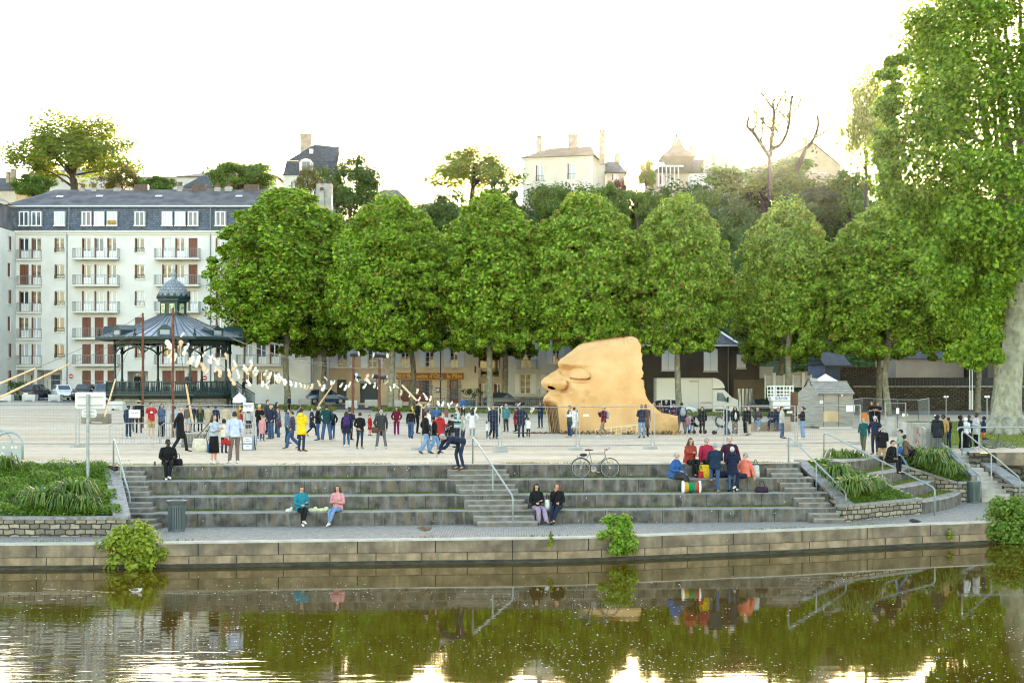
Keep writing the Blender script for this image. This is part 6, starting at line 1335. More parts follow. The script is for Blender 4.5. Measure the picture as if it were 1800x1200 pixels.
# ---------------- poles, props and the garland of pale flakes
def cyl_thing(name,label,cat,a,b,r0,r1,mat,group=None,extra=None):
	a=Vector(a);b=Vector(b);t=thing(name,label,cat,tuple(a if a.z<b.z else b),0,group);mb=MB();mb.sweep([a,b],[r0,r1],segs=8);mb.build('pole',mat,t)
	if extra:extra(t)
	return t
def lamps(spots):
	def fx(t):
		for p,d,s in spots:
			mb=MB();p=Vector(p);d=Vector(d).normalized();mb.sweep([p-d*.22*s,p+d*.1*s,p+d*.25*s],[.1*s,.13*s,.17*s],segs=8);sp=mb.build('spotlight',M_black,t);mb=MB();mb.sweep([p+d*.251*s,p+d*.256*s],[.14*s,.14*s],segs=8);mb.build('lens',flat('spot_lens',(.5,.5,.52),.1),sp)
			mb=MB();mb.sweep([p-Vector((0,0,.3*s)),p],.025,segs=5);mb.build('bracket',M_black,t)
	return fx
gp='rusty poles carrying the garland'
p=G(251,752);cyl_thing('rusty_pole','bare rusty pole at the left, before the bandstand','pole',p,PY(251,550,p.y),.07,.06,M_rust,gp)
p=G(304,768);cyl_thing('rusty_pole','tall rusty pole beside the crowd barrier where the garland starts','pole',p,PY(304.5,541,p.y),.072,.062,M_rust,gp)
p=G(620,741);yy=p.y;cyl_thing('rusty_pole','rusty pole with single black spotlight on top and lamps below','pole',p,PY(621,626,yy),.1,.085,M_rust,gp,lamps([(PY(623,622.5,yy),(.9,-.3,.1),1.25),(PY(630,663,yy),(-.7,-.6,.2),.8),(PY(624,660,yy),(.5,-.8,.3),.9)]))
p=G(667,741);yy=p.y;cyl_thing('rusty_pole','rusty pole with two black spotlights on top','pole',p,PY(667,631,yy),.1,.085,M_rust,gp,lamps([(PY(664.5,624.5,yy),(-.8,-.4,.1),1.25),(PY(674.5,625,yy),(.8,-.5,.0),1.25),(PY(662,662,yy),(-.8,-.4,.2),1.1),(PY(674,663,yy),(.9,-.3,.1),1.1)]))
gb='wooden spars bracing the garland'
for u0,v0,u1,v1,y0,y1,lab in [(-12,679,62,647,74,86,'upper wooden spar crossing the left edge of the picture'),(-12,704,123,639,72,92,'longer lower wooden spar crossing the left edge of the picture'),(184,731,203,666,86,92,'thin wooden spar standing on the concrete block at left'),(339,744,327,676,77.5,80,'thick pale spar leaning beside the queue'),(560.5,712,584,678,110,113,'wooden spar left of the first spotlight pole'),(707,677,752,725,93,88,'wooden spar slanting down behind the fence start')]:
	a,b=PY(u0,v0,y0),PY(u1,v1,y1);cyl_thing('wooden_spar',lab,'spar',a,b,.064,.048,M_bamboo,gb)
M_cable=flat('steel_cable',(.10,.10,.11),.5,.3);t=thing('support_cables','thin cables running from the poles over the plaza','cable',tuple(G(400,745)))
mb=MB()
def wire(a,b,sag=.5,r=.012):
	a=Vector(a);b=Vector(b);mb.sweep([a.lerp(b,f)-Vector((0,0,sag*4*f*(1-f))) for f in np.linspace(0,1,9)],r,segs=4)
y1=G(304,768).y;y0=G(251,752).y;yl=G(620,741).y;top=PY(304.5,543,y1)
wire(PY(62,647,86),PY(251,552,y0),.2);wire(PY(123,639,92),top,.2);wire(PY(203,666,92),PY(251,552,y0),.1);wire(top,PY(621,640,yl),.8);wire(top,PY(667,645,yl),1.0);wire(PY(327,676,80),top,.05);wire(PY(621,640,yl),PY(900,712,92),.5);wire(PY(667,640,yl),PY(905,700,98),.6);wire(PY(667,650,yl),PY(1000,716,90),.7);wire(PY(585,678,113),PY(621,630,yl),.1);wire(PY(707,677,93),PY(667,632,yl),.1)
mb.build('cables',M_cable,t)
def garland():
	rr=random.Random(9);path=[(290,598,79),(306,596,79),(322,604,79.5),(338,615,80),(352,622,81),(368,633,82),(382,640,83),(396,650,84),(412,646,85),(428,655,86),(445,657,88),(462,656,90),(478,658,92),(492,662,94),(506,668,96),(522,673,98),(538,677,99),(552,674,100),(566,675,101),(582,671,102),(598,676,102),(614,676,102),(630,674,102),(646,675,102),(660,678,101),(674,676,100),(690,686,98),(706,688,96),(722,692,94),(736,696,93),(752,700,92),(768,704,91),(786,708,90.5),(802,712,90),(822,716,90),(846,718,89.5),(870,717,89),(896,720,88.5),(920,720,88),(942,722,88)]
	t=thing('garland','long garland of peach and cream paper flakes strung from the rusty poles across the plaza','garland',tuple(G(500,750)));pts=[PY(u,v-3,y) for u,v,y in path];mb=MB();mb.sweep(catmull(pts,2),.014,segs=4);mb.build('rope',M_cable,t)
	cols=[flat('flake_cream',(.72,.66,.56),.8),flat('flake_white',(.74,.73,.70),.8),flat('flake_peach',(.66,.46,.31),.8),flat('flake_sand',(.70,.60,.47),.8)]
	C=catmull(pts,3);n=98
	for k in range(n):
		f=(k+rr.uniform(-.3,.3))/(n-1);f=min(max(f,0),1);f=f*.62 if f<.52 else .3224+(f-.52)*1.4117;i=min(int(f ** .92*(len(C)-1)),len(C)-2);q=C[i].lerp(C[i+1],rr.random());far=(k/n);L=rr.uniform(.32,.60)*(1 if far<.75 else .7);a=rr.uniform(-.6,.6);u_=Vector((math.sin(a),rr.uniform(-.3,.3),-math.cos(a)*(1 if rr.random()<.8 else-.6))).normalized()
		q=q+Vector((0,rr.uniform(-.5,.5),rr.uniform(-.15,.15)+(rr.uniform(-.75,.55) if .02<far<.42 else 0)));sd=Vector((math.cos(a),rr.uniform(-.5,.5),math.sin(a))).normalized();mb=MB();w_=L*rr.uniform(.20,.30)
		mb.sweep([q,q+u_*L*.18,q+u_*L*.45+sd*.03,q+u_*L*.68,q+u_*L*.88,q+u_*L],[(.02,.008),(w_*.8,.02),(w_*.62,.03),(w_*1.0,.03),(w_*.8,.02),(w_*.2,.008)],side=sd,segs=7);mb.build('paper_flake',rr.choice(cols),t,smooth=True)
garland()

# ---------------- concrete and stone blocks
def block(u0,u1,v0,v1,label,mat,y=None,depth=.8,group='white concrete barrier blocks',name='concrete_block',notch=True,z=None):
	p=G((u0+u1)/2,v1) if y is None else Vector((((u0+u1)/2-CX)*y/F,y,zg(((u0+u1)/2-CX)*y/F,y)));s=p.y/F;w_=(u1-u0)*s;h=(v1-v0)*s;mb=MB()
	if y is not None:p.z=HC-(v1-HOR)*s if z is None else z
	if notch:q=[(-w_/2,0),(-w_*.3,0),(-w_*.26,h*.2),(w_*.26,h*.2),(w_*.3,0),(w_/2,0),(w_/2,h),(-w_/2,h)]
	else:q=[(-w_/2,0),(w_/2,0),(w_/2,h),(-w_/2,h)]
	mb.prism([p+Vector((x,-depth/2,z_)) for x,z_ in q],(0,depth,0));o=mb.build(name,mat,bevel=.02 if not notch else 0);tag(o,label,'concrete block' if 'stone' not in name else 'stone block',group);return o
for a in [(-5,22,693,706,'white concrete block at the far left edge, by the rear fence'),(41,64,693,705.5,'white concrete block before the dark parked car'),(87,108,693,705.5,'white concrete block in front of the white parked car'),(193,218,705,721,'white concrete block left of the bandstand base'),
		  (608,629,703,718,'white concrete block beside the dark house door'),(642,664,702,716,'white concrete block in front of the garage door'),(692,707,703,717,'white concrete block left of the restaurant window'),(569,583,700,712,'white concrete block by the blue car'),(525,547,701,713,'white concrete block beside the first plane trunk')]:block(*a[:4],a[4],M_block)
block(146,193,727,744,'old dirty concrete ballast block holding the thin spar at left',M_oldblock,group=None);block(322,361,762,785,'low old stone block behind the crowd barrier',M_oldblock,group=None,notch=False,name='stone_block');block(779,814,759,779,'grey stone block where the person in the black cap sits',pm('grey_granite',(.17,.165,.15),(.26,.25,.23),scale=6,rough=.9),group=None,notch=False,name='stone_block')
M_bench=pm('tan_stone',(.34,.27,.19),(.24,.19,.13),scale=2,rough=.9,bump=.2);block(1322,1348,741,757,'tan stone bench block under the seated woman in light jeans',M_bench,group='tan stone bench blocks',notch=False,name='stone_bench');block(1350,1367,740.5,757,'tan stone bench block under the seated woman in the navy vest',M_bench,group='tan stone bench blocks',notch=False,name='stone_bench');block(1368,1389,740,757.5,'tan stone bench block behind the man in the beige hoodie',M_bench,group='tan stone bench blocks',notch=False,name='stone_bench')
for u,v,r,h,lab in [(1565,766,.30,1.0,'round concrete pillar left of the cage gate'),(1591,770,.32,.80,'round concrete pillar right of the cage gate'),(1578,766,.2,.4,'small grey tub between the round pillars')]:
	p=G(u,v);mb=MB();mb.lathe(p,[(r,0),(r,h-.04),(r-.04,h)],18);tag(mb.build('concrete_pillar',M_concrete),lab,'concrete pillar')
gb_=block(1600,1634,743,786,'graffiti marked grey stone block beside the slatted bin',pm('graffiti_block_stone',(.30,.28,.25),(.20,.185,.16),scale=3,rough=.9,bump=.2),group=None,notch=False,name='stone_block',depth=1.2);p=gb_.location
mb=MB();yb=p.y-.61
for k,(du,dv,w_,h_,a) in enumerate([(-11,-30,4,14,.2),(-8,-24,3,10,-.4),(-13,-12,4,10,.3),(-9,-10,2,8,-.2),(-10,-4,5,3,0)]):s_=p.y/F;mb.box((p.x+du*s_,yb,p.z-dv*s_),(w_*s_*.5,.01,h_*s_*.8),M=Matrix.Rotation(a,3,'Y'))
mb.build('graffiti',flat('faded_red_paint',(.30,.08,.07),.9),gb_)
mb=MB();p=G(421,724) ;mb.lathe(p+Vector((0,0,.75)),[(.62,0),(.60,.3),(.36,.5),(.05,.72),(.02,.75)],4,rot=R(45));tt_=thing('small_gazebo','small white peaked gazebo behind the Entrée sign','gazebo',tuple(p));mb.build('roof',M_paper,tt_);[MB().sweep([p+Vector((x,yy,0)),p+Vector((x,yy,.85))],.03,segs=5).build('post',M_galv,tt_) for x in (-.4,.4) for yy in (-.4,.4)]

# ---------------- vehicles
def car(u,v,L,yaw,col,label,scale=1.0,y=None,hatch=True,z=None):
	p=G(u,v) if y is None else Vector(((u-CX)*y/F,y,0));p.z=HC-(v-HOR)*p.y/F if z is None else z
	t=thing('parked_car',label,'car',tuple(p),yaw,'parked cars');k=L/4.1;st=[(-2.02,.42,.72,.80,.62,.50),(-1.85,.24,.80,.92,.78,.62),(-1.55,.22,.90,1.38 if hatch else 1.02,.83,.60),(-1.0,.2,.93,1.47,.85,.62),(-.2,.2,.93,1.50,.86,.62),(.45,.2,.92,1.42,.86,.60),(1.05,.2,.90,.97,.85,.66),(1.6,.22,.78,.84,.82,.64),(1.95,.26,.66,.70,.74,.56),(2.05,.36,.55,.58,.60,.46)]
	mb=MB();gl=MB();rings=[]
	for x,zb,zm,zt,w_,wt in st:x*=k;rings.append([Vector((x,-w_*.94,zb)),Vector((x,-w_,(zb+zm)/2)),Vector((x,-w_*.97,zm)),Vector((x,-wt,zt)),Vector((x,wt,zt)),Vector((x,w_*.97,zm)),Vector((x,w_,(zb+zm)/2)),Vector((x,w_*.94,zb))])
	vs=[q for r_ in rings for q in r_];fs=[(i*8+j,i*8+(j+1) % 8,(i+1)*8+(j+1) % 8,(i+1)*8+j) for i in range(len(st)-1) for j in range(8)];fs+=[tuple(range(7,-1,-1)),tuple((len(st)-1)*8+j for j in range(8))]
	mb.add(vs,fs);bd=mb.build('body',pm('car_paint_%d_%d' % (int(col[0]*999),int(col[2]*999)),col,None,rough=.25,spec=.6,metal=.1),t,local=True,smooth=False)
	def pane(a,b,c,d,name):
		m=(a+b+c+d)/4;q=[m+(x-m)*.86 for x in (a,b,c,d)];nn=(b-a).cross(d-a).normalized();o=m-Vector((0,0,.9));nn=nn if nn.dot(Vector((m.x*.3,m.y,m.z-.8)))>0 else-nn;q=[x+nn*.012 for x in q];g=MB();g.add(q,[(0,1,2,3)]);g.build(name,M_glass,t,local=True)
	for i,j in [(2,3),(3,4),(4,5)]:
		pane(rings[i][2],rings[j][2],rings[j][3],rings[i][3],'window');pane(rings[i][5],rings[j][5],rings[j][4],rings[i][4],'window')
	pane(rings[5][3],rings[6][3],rings[6][4],rings[5][4],'windscreen');pane(rings[1][3],rings[2][3],rings[2][4],rings[1][4],'rear_window')
	for x in (-1.28,1.28):
		for sd in (-1,1):
			w_=MB();w_.lathe((x*k,sd*.78,.31),[(.2,-.1),(.31,-.09),(.315,0),(.31,.09),(.2,.1)],18,M=Matrix.Rotation(R(90),3,'X'));wh=w_.build('wheel',M_tyre,t,local=True);w_=MB();w_.lathe((x*k,sd*.885,.31),[(.2,-.006),(.2,.006)],12,M=Matrix.Rotation(R(90),3,'X'));w_.build('rim',M_alloy,wh,local=True)
	for sd in (-1,1):
		h=MB();h.box((1.93*k,sd*.5,.63),(.16,.28,.12));h.build('headlight',flat('headlamp',(.6,.62,.65),.1),t,local=True);h=MB();h.box((-1.93*k,sd*.58,.80),(.12,.22,.12));h.build('tail_light',flat('tail_lamp',(.30,.03,.03),.3),t,local=True);h=MB();h.box((.62*k,sd*.95,.98),(.1,.16,.12));h.build('mirror',bd.data.materials[0],t,local=True)
	h=MB();h.box((2.06*k,0,.42),(.05,.9,.16));h.build('grille',M_black,t,local=True);h=MB();h.box((2.10*k,0,.50),(.012,.46,.1));h.build('number_plate',M_paper,t,local=True);h=MB();h.box((-2.04*k,0,.62),(.012,.46,.1));h.build('number_plate',M_paper,t,local=True)
	return t
yv=142.0
car(63,702.5,4.2,R(82),(.012,.015,.025),'dark blue black parked car seen from behind, far left',y=yv);car(110,703,4.0,R(-62),(.62,.63,.65),'white parked hatchback facing the plaza, before the apartment block',y=yv)
car(149,702,4.2,R(-90),(.02,.022,.025),'black parked car half hidden by the road sign',y=yv);car(181,701,4.2,R(-80),(.10,.13,.18),'grey blue parked car beside the bandstand',y=yv);car(574,710,4.1,R(15),(.03,.06,.14),'blue parked car behind the plane trunk at the tan house',y=148)
car(885,716,4.1,R(5),(.03,.03,.035),'dark parked car before the grey white house',y=147);car(1182,730,4.5,R(0),(.55,.57,.60),'silver white estate car parked in front of the box truck',y=137.5);car(1345,727,4.2,R(-10),(.015,.015,.018),'black car behind the seated people, next to the fluted metal panels',y=146)
def box_truck():
	y=141.5;s=y/F;X=lambda u:(u-CX)*s;Zv=lambda v:HC-(v-HOR)*s;zb=Zv(733);t=thing('box_truck','white box truck with rounded cab roof parked before the dark house','truck',(X(1225),y,zb));d=1.15
	M_tw=pm('truck_white',(.72,.71,.68),None,rough=.4,spec=.5);M_box=pm('truck_box_cream',(.66,.64,.59),(.70,.68,.63),scale=.6,rough=.5)
	mb=MB();x0,x1,x2=X(1151),X(1250),X(1299);zt,zf=Zv(664),Zv(718);mb.box(((x0+x1)/2,y,(zt+zf)/2),(x1-x0,d*2,zt-zf));bx=mb.build('cargo_box',M_box,t)
	mb=MB();[mb.box(((X(u)),y-d-.012,(zt+zf)/2),(.05,.02,zt-zf)) for u in (1152,1225,1249)];mb.box(((x0+x1)/2,y-d-.012,zt-.05),(x1-x0,.02,.08));mb.build('box_trim',flat('trim_grey',(.42,.41,.38),.5),bx)
	mb=MB();mb.box((X(1217),y-d-.01,Zv(670)),(.9,.02,.10));mb.build('vent',M_concrete,bx)
	text_mb('LOCATION',.20,(X(1238),y-d-.02,Zv(707.5)),bold=.006).build('lettering',flat('faded_red_letter',(.45,.12,.10),.6),bx)
	mb=MB();pr=[(x1+.002,Zv(683)),(x1+.002,zt)]+[(x1+1.15*math.sin(a),Zv(683)+(zt-Zv(683))*math.cos(a)) for a in np.linspace(.15,1.5,8)];mb.prism([(x,y-d+.05,z) for x,z in pr],(0,2*d-.1,0));mb.build('roof_fairing',M_tw,t)
	cab=[(x1+.01,Zv(684)),(X(1270),Zv(684)),(X(1284),Zv(698)),(X(1296),Zv(703)),(X(1299.5),Zv(709)),(X(1299.5),Zv(724)),(x1+.01,Zv(724))];mb=MB();mb.prism([(x,y-1.0,z) for x,z in cab],(0,2.0,0));cb_=mb.build('cab',M_tw,t,bevel=.04)
	mb=MB();mb.add([(X(1257.5),y-1.012,Zv(704)),(X(1258),y-1.012,Zv(690)),(X(1267.5),y-1.012,Zv(690)),(X(1277),y-1.012,Zv(705.5))],[(0,1,2,3)]);mb.build('window',pm('cab_glass',(.06,.10,.115),(.22,.30,.33),scale=.8,rough=.05),cb_)
	mb=MB();mb.add([(X(1270)+.02,y-.85,Zv(685.5)),(X(1284)+.02,y-.95,Zv(697.5)),(X(1284)+.02,y+.95,Zv(697.5)),(X(1270)+.02,y+.85,Zv(685.5))],[(0,1,2,3)]);mb.build('windscreen',M_glass,cb_)
	mb=MB();mb.box((X(1276),y-1.15,Zv(702)),(.16,.2,.5));mb.build('mirror',M_black,cb_);mb=MB();mb.box((X(1297),y-.8,Zv(708)),(.3,.42,.22));mb.build('headlight',flat('headlamp',(.6,.62,.65),.1),cb_);mb=MB();mb.box((X(1299)+.06,y,Zv(721)),(.2,1.9,.3));mb.box((X(1264),y-1.006,Zv(720)),(1.0,.02,.16));mb.build('bumper',M_black,cb_)
	mb=MB();mb.box((X(1215),y,Zv(721)),(X(1250)-X(1160),.9,.2));mb.build('chassis',M_black,t)
	for x in (X(1170),X(1290)):
		for sd in (-1,1):w_=MB();w_.lathe((x,y+sd*.92,zb+.36),[(.22,-.12),(.36,-.11),(.36,.11),(.22,.12)],18,M=Matrix.Rotation(R(90),3,'X'));wh=w_.build('wheel',M_tyre,t);w_=MB();w_.lathe((x,y+sd*1.05,zb+.36),[(.22,-.006),(.22,.006)],12,M=Matrix.Rotation(R(90),3,'X'));w_.build('rim',M_alloy,wh)
box_truck()
def scissor_lift():
	y=128.0;s=y/F;X=lambda u:(u-CX)*s;Zv=lambda v:HC-(v-HOR)*s;t=thing('scissor_lift','white scissor lift machine with railed platform beside the wooden kiosk','scissor lift',(X(1372),y,Zv(730)));M_l=flat('lift_white',(.62,.62,.60),.5)
	mb=MB();mb.box((X(1373),y,(Zv(705)+Zv(718))/2),(X(1391)-X(1356),1.6,Zv(705)-Zv(718)));mb.build('chassis',M_l,t);mb=MB();mb.box((X(1372),y,Zv(700)),(X(1392)-X(1354),1.7,.42));dk=mb.build('platform_deck',M_l,t);mb=MB();mb.box((X(1370),y-.86,Zv(699.5)),(1.1,.012,.25));mb.build('warning_label',pm('blue_label',(.05,.08,.25),(.6,.6,.6),scale=14,rough=.6,lo=.45,hi=.55),dk)
	mb=MB()
	for yy in (-.6,.6):
		mb.bar((X(1358),y+yy,Zv(716)),(X(1388),y+yy,Zv(703)),.1,.06);mb.bar((X(1388),y+yy,Zv(716)),(X(1358),y+yy,Zv(703)),.1,.06)
	mb.build('scissor_arms',M_galv,t)
	mb=MB()
	for u in (1352,1358,1362,1374,1386,1391):[mb.bar((X(u),y+dy,Zv(699)),(X(u),y+dy,Zv(678)),.07,.07,up=(0,1,0)) for dy in (-.8,.8)]
	for v in (678.5,686,692):[mb.bar((X(1351),y+dy,Zv(v)),(X(1392),y+dy,Zv(v)),.06,.1) for dy in (-.8,.8)]
	mb.build('guard_rails',M_l,t)
	for u in (1360,1387):
		for dy in (-.75,.75):w_=MB();w_.lathe((X(u),y+dy,Zv(726)),[(.32,-.12),(.32,.12)],14,M=Matrix.Rotation(R(90),3,'X'));w_.build('wheel',M_tyre,t)
	t2=thing('roof_terrace','white boarded terrace with railings and small sloping shed roof behind the lift','terrace',(X(1385),146,0));y=146.0;s=y/F;mb=MB()
	X=lambda u:(u-CX)*s;Zv=lambda v:HC-(v-HOR)*s
	mb=MB();[mb.box(((X(1344)+X(1427))/2,y+.1,Zv(v)),(X(1427)-X(1344),.06,.17)) for v in (661.5,665,668.5,672,675.5,679)];mb.build('boards',flat('terrace_grey_white',(.46,.45,.43),.7),t2);[MB().box((X(u),y-.02,(Zv(655 if u in (1361,1412) else 658)+Zv(740))/2),(.28 if u in (1361,1412) else .14,.14,Zv(655 if u in (1361,1412) else 658)-Zv(740))).build('post',M_sill,t2) for u in (1345,1361,1378,1394,1412,1426)]
	mb=MB();mb.prism([(X(1374),y+1.5,Zv(661)),(X(1425),y+1.5,Zv(661)),(X(1425),y+1.5,Zv(653)),(X(1420),y+1.5,Zv(652.5)),(X(1374),y+1.5,Zv(659.5))],(0,3,0));mb.build('shed',M_wood,t2)
scissor_lift()
t=thing('fluted_panels','bundle of shiny fluted metal strips standing upright before the tan wall','metal panels',tuple(G(1309,727)));p=G(1309,727);y=p.y;s=y/F;M_st=flat('strip_steel',(.45,.48,.52),.25,.7)
for k in range(13):f=k/12;mb=MB();mb.add([PY(1299+19*f,727,y),PY(1299+19*f+1.2,727,y+.05),PY(1295.5+27*f+1.6,683,y+.05),PY(1295.5+27*f,683,y)],[(0,1,2,3)]);mb.add([Vector(q_)+Vector((.02,.12,0)) for q_ in mb.v[:4]],[(0,1,2,3)]);mb.build('metal_strip',M_st if k % 3 else flat('strip_dark',(.10,.11,.12),.4,.3),t)
p=G(1403,741);mb=MB();s=p.y/F;mb.box(p+Vector((0,0,52*s/2)),(25*s,.5,52*s));o=mb.build('brown_booth',pm('brown_planks',(.07,.035,.018),(.11,.06,.03),scale=3,rough=.8,stretch=(.3,1,6)));tag(o,'tall dark brown boarded booth left of the wooden kiosk','booth');mb=MB();q=Vector(o.location);mb.box((q.x,q.y-.252,q.z+35*s),(20*s,.006,30*s));mb.build('panel',pm('brown_panel',(.13,.065,.03),(.09,.045,.02),scale=3,rough=.8,stretch=(.3,1,8)),o)
def kiosk():
	p=G(1470,752.5);y=p.y;s=y/F;rz=R(9);t=thing('wooden_kiosk','weathered grey board kiosk with shingled roof and boarded hatch','kiosk',(p.x,y,p.z));X=lambda u:(u-CX)*s;Zv=lambda v:HC-(v-HOR)*s;x0,x1,z0,z1=X(1440),X(1499),p.z,Zv(690);D=2.5
	mb=MB();sx=X(1426)-X(1440)
	A=[Vector((x0,y,0)),Vector((x1,y,0)),Vector((x1-.1,y+D,0)),Vector((x0-.95,y+D*.75,0))];n=12
	for i in range(4):
		a,b=A[i],A[(i+1) % 4];nn=Vector((b.y-a.y,a.x-b.x,0)).normalized()
		for k in range(n):za,zb_=z0+.12+(z1-z0-.12)*k/n,z0+.12+(z1-z0-.12)*(k+1)/n;o1,o2=nn*.03,nn*.0;mb.add([a+o1+Vector((0,0,za)),b+o1+Vector((0,0,za)),b+o2+Vector((0,0,zb_)),a+o2+Vector((0,0,zb_)),a+Vector((0,0,za)),b+Vector((0,0,za))],[(0,1,2,3),(4,5,1,0)])
	mb.build('board_walls',M_greywood,t);zr=Zv(671.5)
	mb=MB();gx=A[0].lerp(A[3],.5);mb.prism([A[0]+Vector((-.01,0,z1)),A[3]+Vector((-.01,0,z1)),gx+Vector((-.01,0,zr-.1))],(.02,0,0));mb.build('gable',M_greywood,t)
	e0,e1=Vector((X(1436),y-.25,z1-.08)),Vector((X(1501),y-.25,z1-.08));r0,r1=Vector((X(1432),y+D*.45,zr)),Vector((X(1496),y+D*.45,zr));mb=MB();nr,nc=5,16
	for i in range(nr):
		for k in range(nc):
			f0,f1=i/nr,(i+1)/nr;g0,g1=(k+.04+.0*(i % 2))/nc,(k+.96)/nc;lift=Vector((0,-.03,.05));a=e0.lerp(r0,f0).lerp(e1.lerp(r1,f0),g0);b=e0.lerp(r0,f0).lerp(e1.lerp(r1,f0),g1);c=e0.lerp(r0,f1).lerp(e1.lerp(r1,f1),g1);d=e0.lerp(r0,f1).lerp(e1.lerp(r1,f1),g0);m=a.lerp(b,.5)+Vector((0,0,.05))
			mb.add([a+lift,m+lift,b+lift,c,d,a,b],[(0,1,4),(1,2,3,4),(5,6,2,1,0)])
	rf=mb.build('roof',pm('grey_shingles',(.36,.345,.33),(.26,.25,.24),scale=3,rough=.85),t);mb=MB();mb.add([e0+Vector((0,0,.0)),e1,r1,r0],[(0,1,2,3)]);mb.add([r0,r1,r1+Vector((0,D*.6,zr*-.0-(zr-z1))),r0+Vector((0,D*.6,-(zr-z1)))],[(0,1,2,3)]);mb.bar(r0+Vector((0,0,.04)),r1+Vector((0,0,.04)),.2,.08);mb.bar(e0+Vector((0,-.01,-.04)),r0+Vector((0,-.01,-.02)),.05,.14);mb.build('roof_boards',M_greywood,rf)
	def plate(name,u0,u1,v0,v1,m,par,dy=.045):mb=MB();mb.box((X((u0+u1)/2),y-dy,Zv((v0+v1)/2)),(X(u1)-X(u0),.03,Zv(v0)-Zv(v1)));return mb.build(name,m,par)
	plate('boarded_hatch',1447,1473.5,723,741,M_wood,t);pq=plate('notice_sheet',1487,1502,711,723.5,M_paper,t,.06);pr=plate('notice_sheet',1440.5,1446.5,703.5,709,M_paper,t,.06);plate('base_beam',1440,1498,750.5,753,M_sill,t,.05);mb=MB();mb.ell((X(1479.5),y-.08,Zv(694.5)),(.07,.05,.07),8,6);mb.build('lamp',M_paper,t)
	text_mb('23',.13,(X(1443.5),y-.08,Zv(706.2)),bold=.004).build('lettering',M_ink,pr)
	mb=MB();[mb.box((X(u),y-.036,(z0+z1)/2),(.03,.012,z1-z0-.2)) for u in (1447,1474)];mb.build('door_joint',flat('joint_dark',(.05,.045,.04),.9),t)
	t2=thing('wooden_kiosk','narrower weathered board kiosk standing just behind the shingled one','kiosk',(X(1424),y+2.6,p.z));q=y/F;mb=MB();B=[(1413.5,y+3.2),(1428,y+1.6),(1440,y+4.2)]
	P0,P1,P2=[Vector(((u-CX)*yy/F,yy,p.z)) for u,yy in B];H=Vector((0,0,Zv(686)-p.z));mb.add([P0,P1,P1+H,P0+H,P2,P2+H],[(0,1,2,3),(1,4,5,2)]);mb.build('board_walls',M_greywood,t2);mb=MB();pk=(P0+P1)/2+H+Vector((0,0,.75));mb.add([P0+H,P1+H,pk],[(0,1,2)]);mb.build('gable',M_greywood,t2);mb=MB();bk=Vector((1.2,3,0));mb.add([P0+H+Vector((-.2,-.1,-.12)),pk+Vector((-.05,-.1,.05)),pk+bk,P0+H+bk],[(0,1,2,3)]);mb.add([P1+H+Vector((.12,-.1,-.12)),pk+Vector((.05,-.1,.05)),pk+bk,P1+H+bk],[(0,1,2,3)]);mb.build('roof',MATS['grey_shingles'],t2)
kiosk()
p=G(1452,727);s=112/F;t=thing('white_tent','white peaked tent roof rising behind the wooden kiosk','tent',((1450-CX)*s,112,0));c=Vector(((1451-CX)*s,112,0));Zv=lambda v:HC-(v-HOR)*s;mb=MB();mb.lathe(c,[(1.55,Zv(675)),(1.5,Zv(673)),(.75,Zv(665.5)),(.10,Zv(658)),(.03,Zv(657))],4,rot=R(45));mb.build('canopy',M_paper,t);[MB().sweep([c+Vector((a,b,0)),c+Vector((a,b,Zv(674)))],.03,segs=5).build('tent_pole',M_galv,t) for a in (-1.05,1.05) for b in (-1.05,1.05)]
# folding chair by the cage, far lamp posts, downpipes, street lamp
p=G(1520,752);t=thing('orange_chair','orange moulded chair by the wire cage','chair',tuple(p));s=p.y/F;M_or=flat('orange_plastic',(.55,.18,.03),.4);mb=MB();mb.prism([p+Vector((-.24,.14,.48)),p+Vector((.24,.14,.48)),p+Vector((.20,.26,.95)),p+Vector((-.16,.28,.98))],(0,.05,0));mb.build('backrest',M_or,t);mb=MB();mb.box(p+Vector((0,-.06,.45)),(.48,.46,.05));mb.build('seat',M_or,t)
for sx in (-.2,.2):
	for sy in (-.25,.12):mb=MB();mb.sweep([p+Vector((sx*1.1,sy,0)),p+Vector((sx,sy*.8,.44))],.014,segs=5);mb.build('leg',M_galv,t)
for u,v0,v1,lab in [(1663,698,727,'short twin headed lamp post on the lawn, left one'),(1735,698,733,'short twin headed lamp post on the lawn near the great trunk'),(948,683,715,'short lamp post in front of the grey house')]:
	p=G(u,v1+2);y=p.y;t=thing('lamp_post',lab,'lamp post',tuple(p));mb=MB();mb.sweep([p,PY(u,v0,y)],.04,segs=6);mb.bar(PY(u-2.5,v0,y),PY(u+2.5,v0,y),.04,.04);mb.build('post',M_galv,t)
	for d in (-2.4,2.4):mb=MB();mb.lathe(PY(u+d,v0+1,y),[(.03,0),(.11,.03),(.11,.14),(.02,.2)],8);mb.build('lamp_head',M_paper,t)
p=G(774,712);p=Vector(((774.5-CX)*150/F,150,zg((774.5-CX)*150/F,150)));t=thing('street_lamp','slim dark street lamp post in front of the restaurant','street lamp',tuple(p));mb=MB();mb.sweep([p,PY(774.5,560,150)],[.07,.045],segs=8);mb.sweep([PY(774.5,560,150),PY(776,556,149.5),PY(784,555,149)],.035,segs=6);mb.build('post',M_iron,t);mb=MB();mb.box(PY(787,555.5,149),(.7,.25,.12));mb.build('lamp_head',M_iron,t);mb=MB();mb.box(PY(775.5,666,149.9),(.34,.12,.34));mb.build('control_box',M_concrete,t)
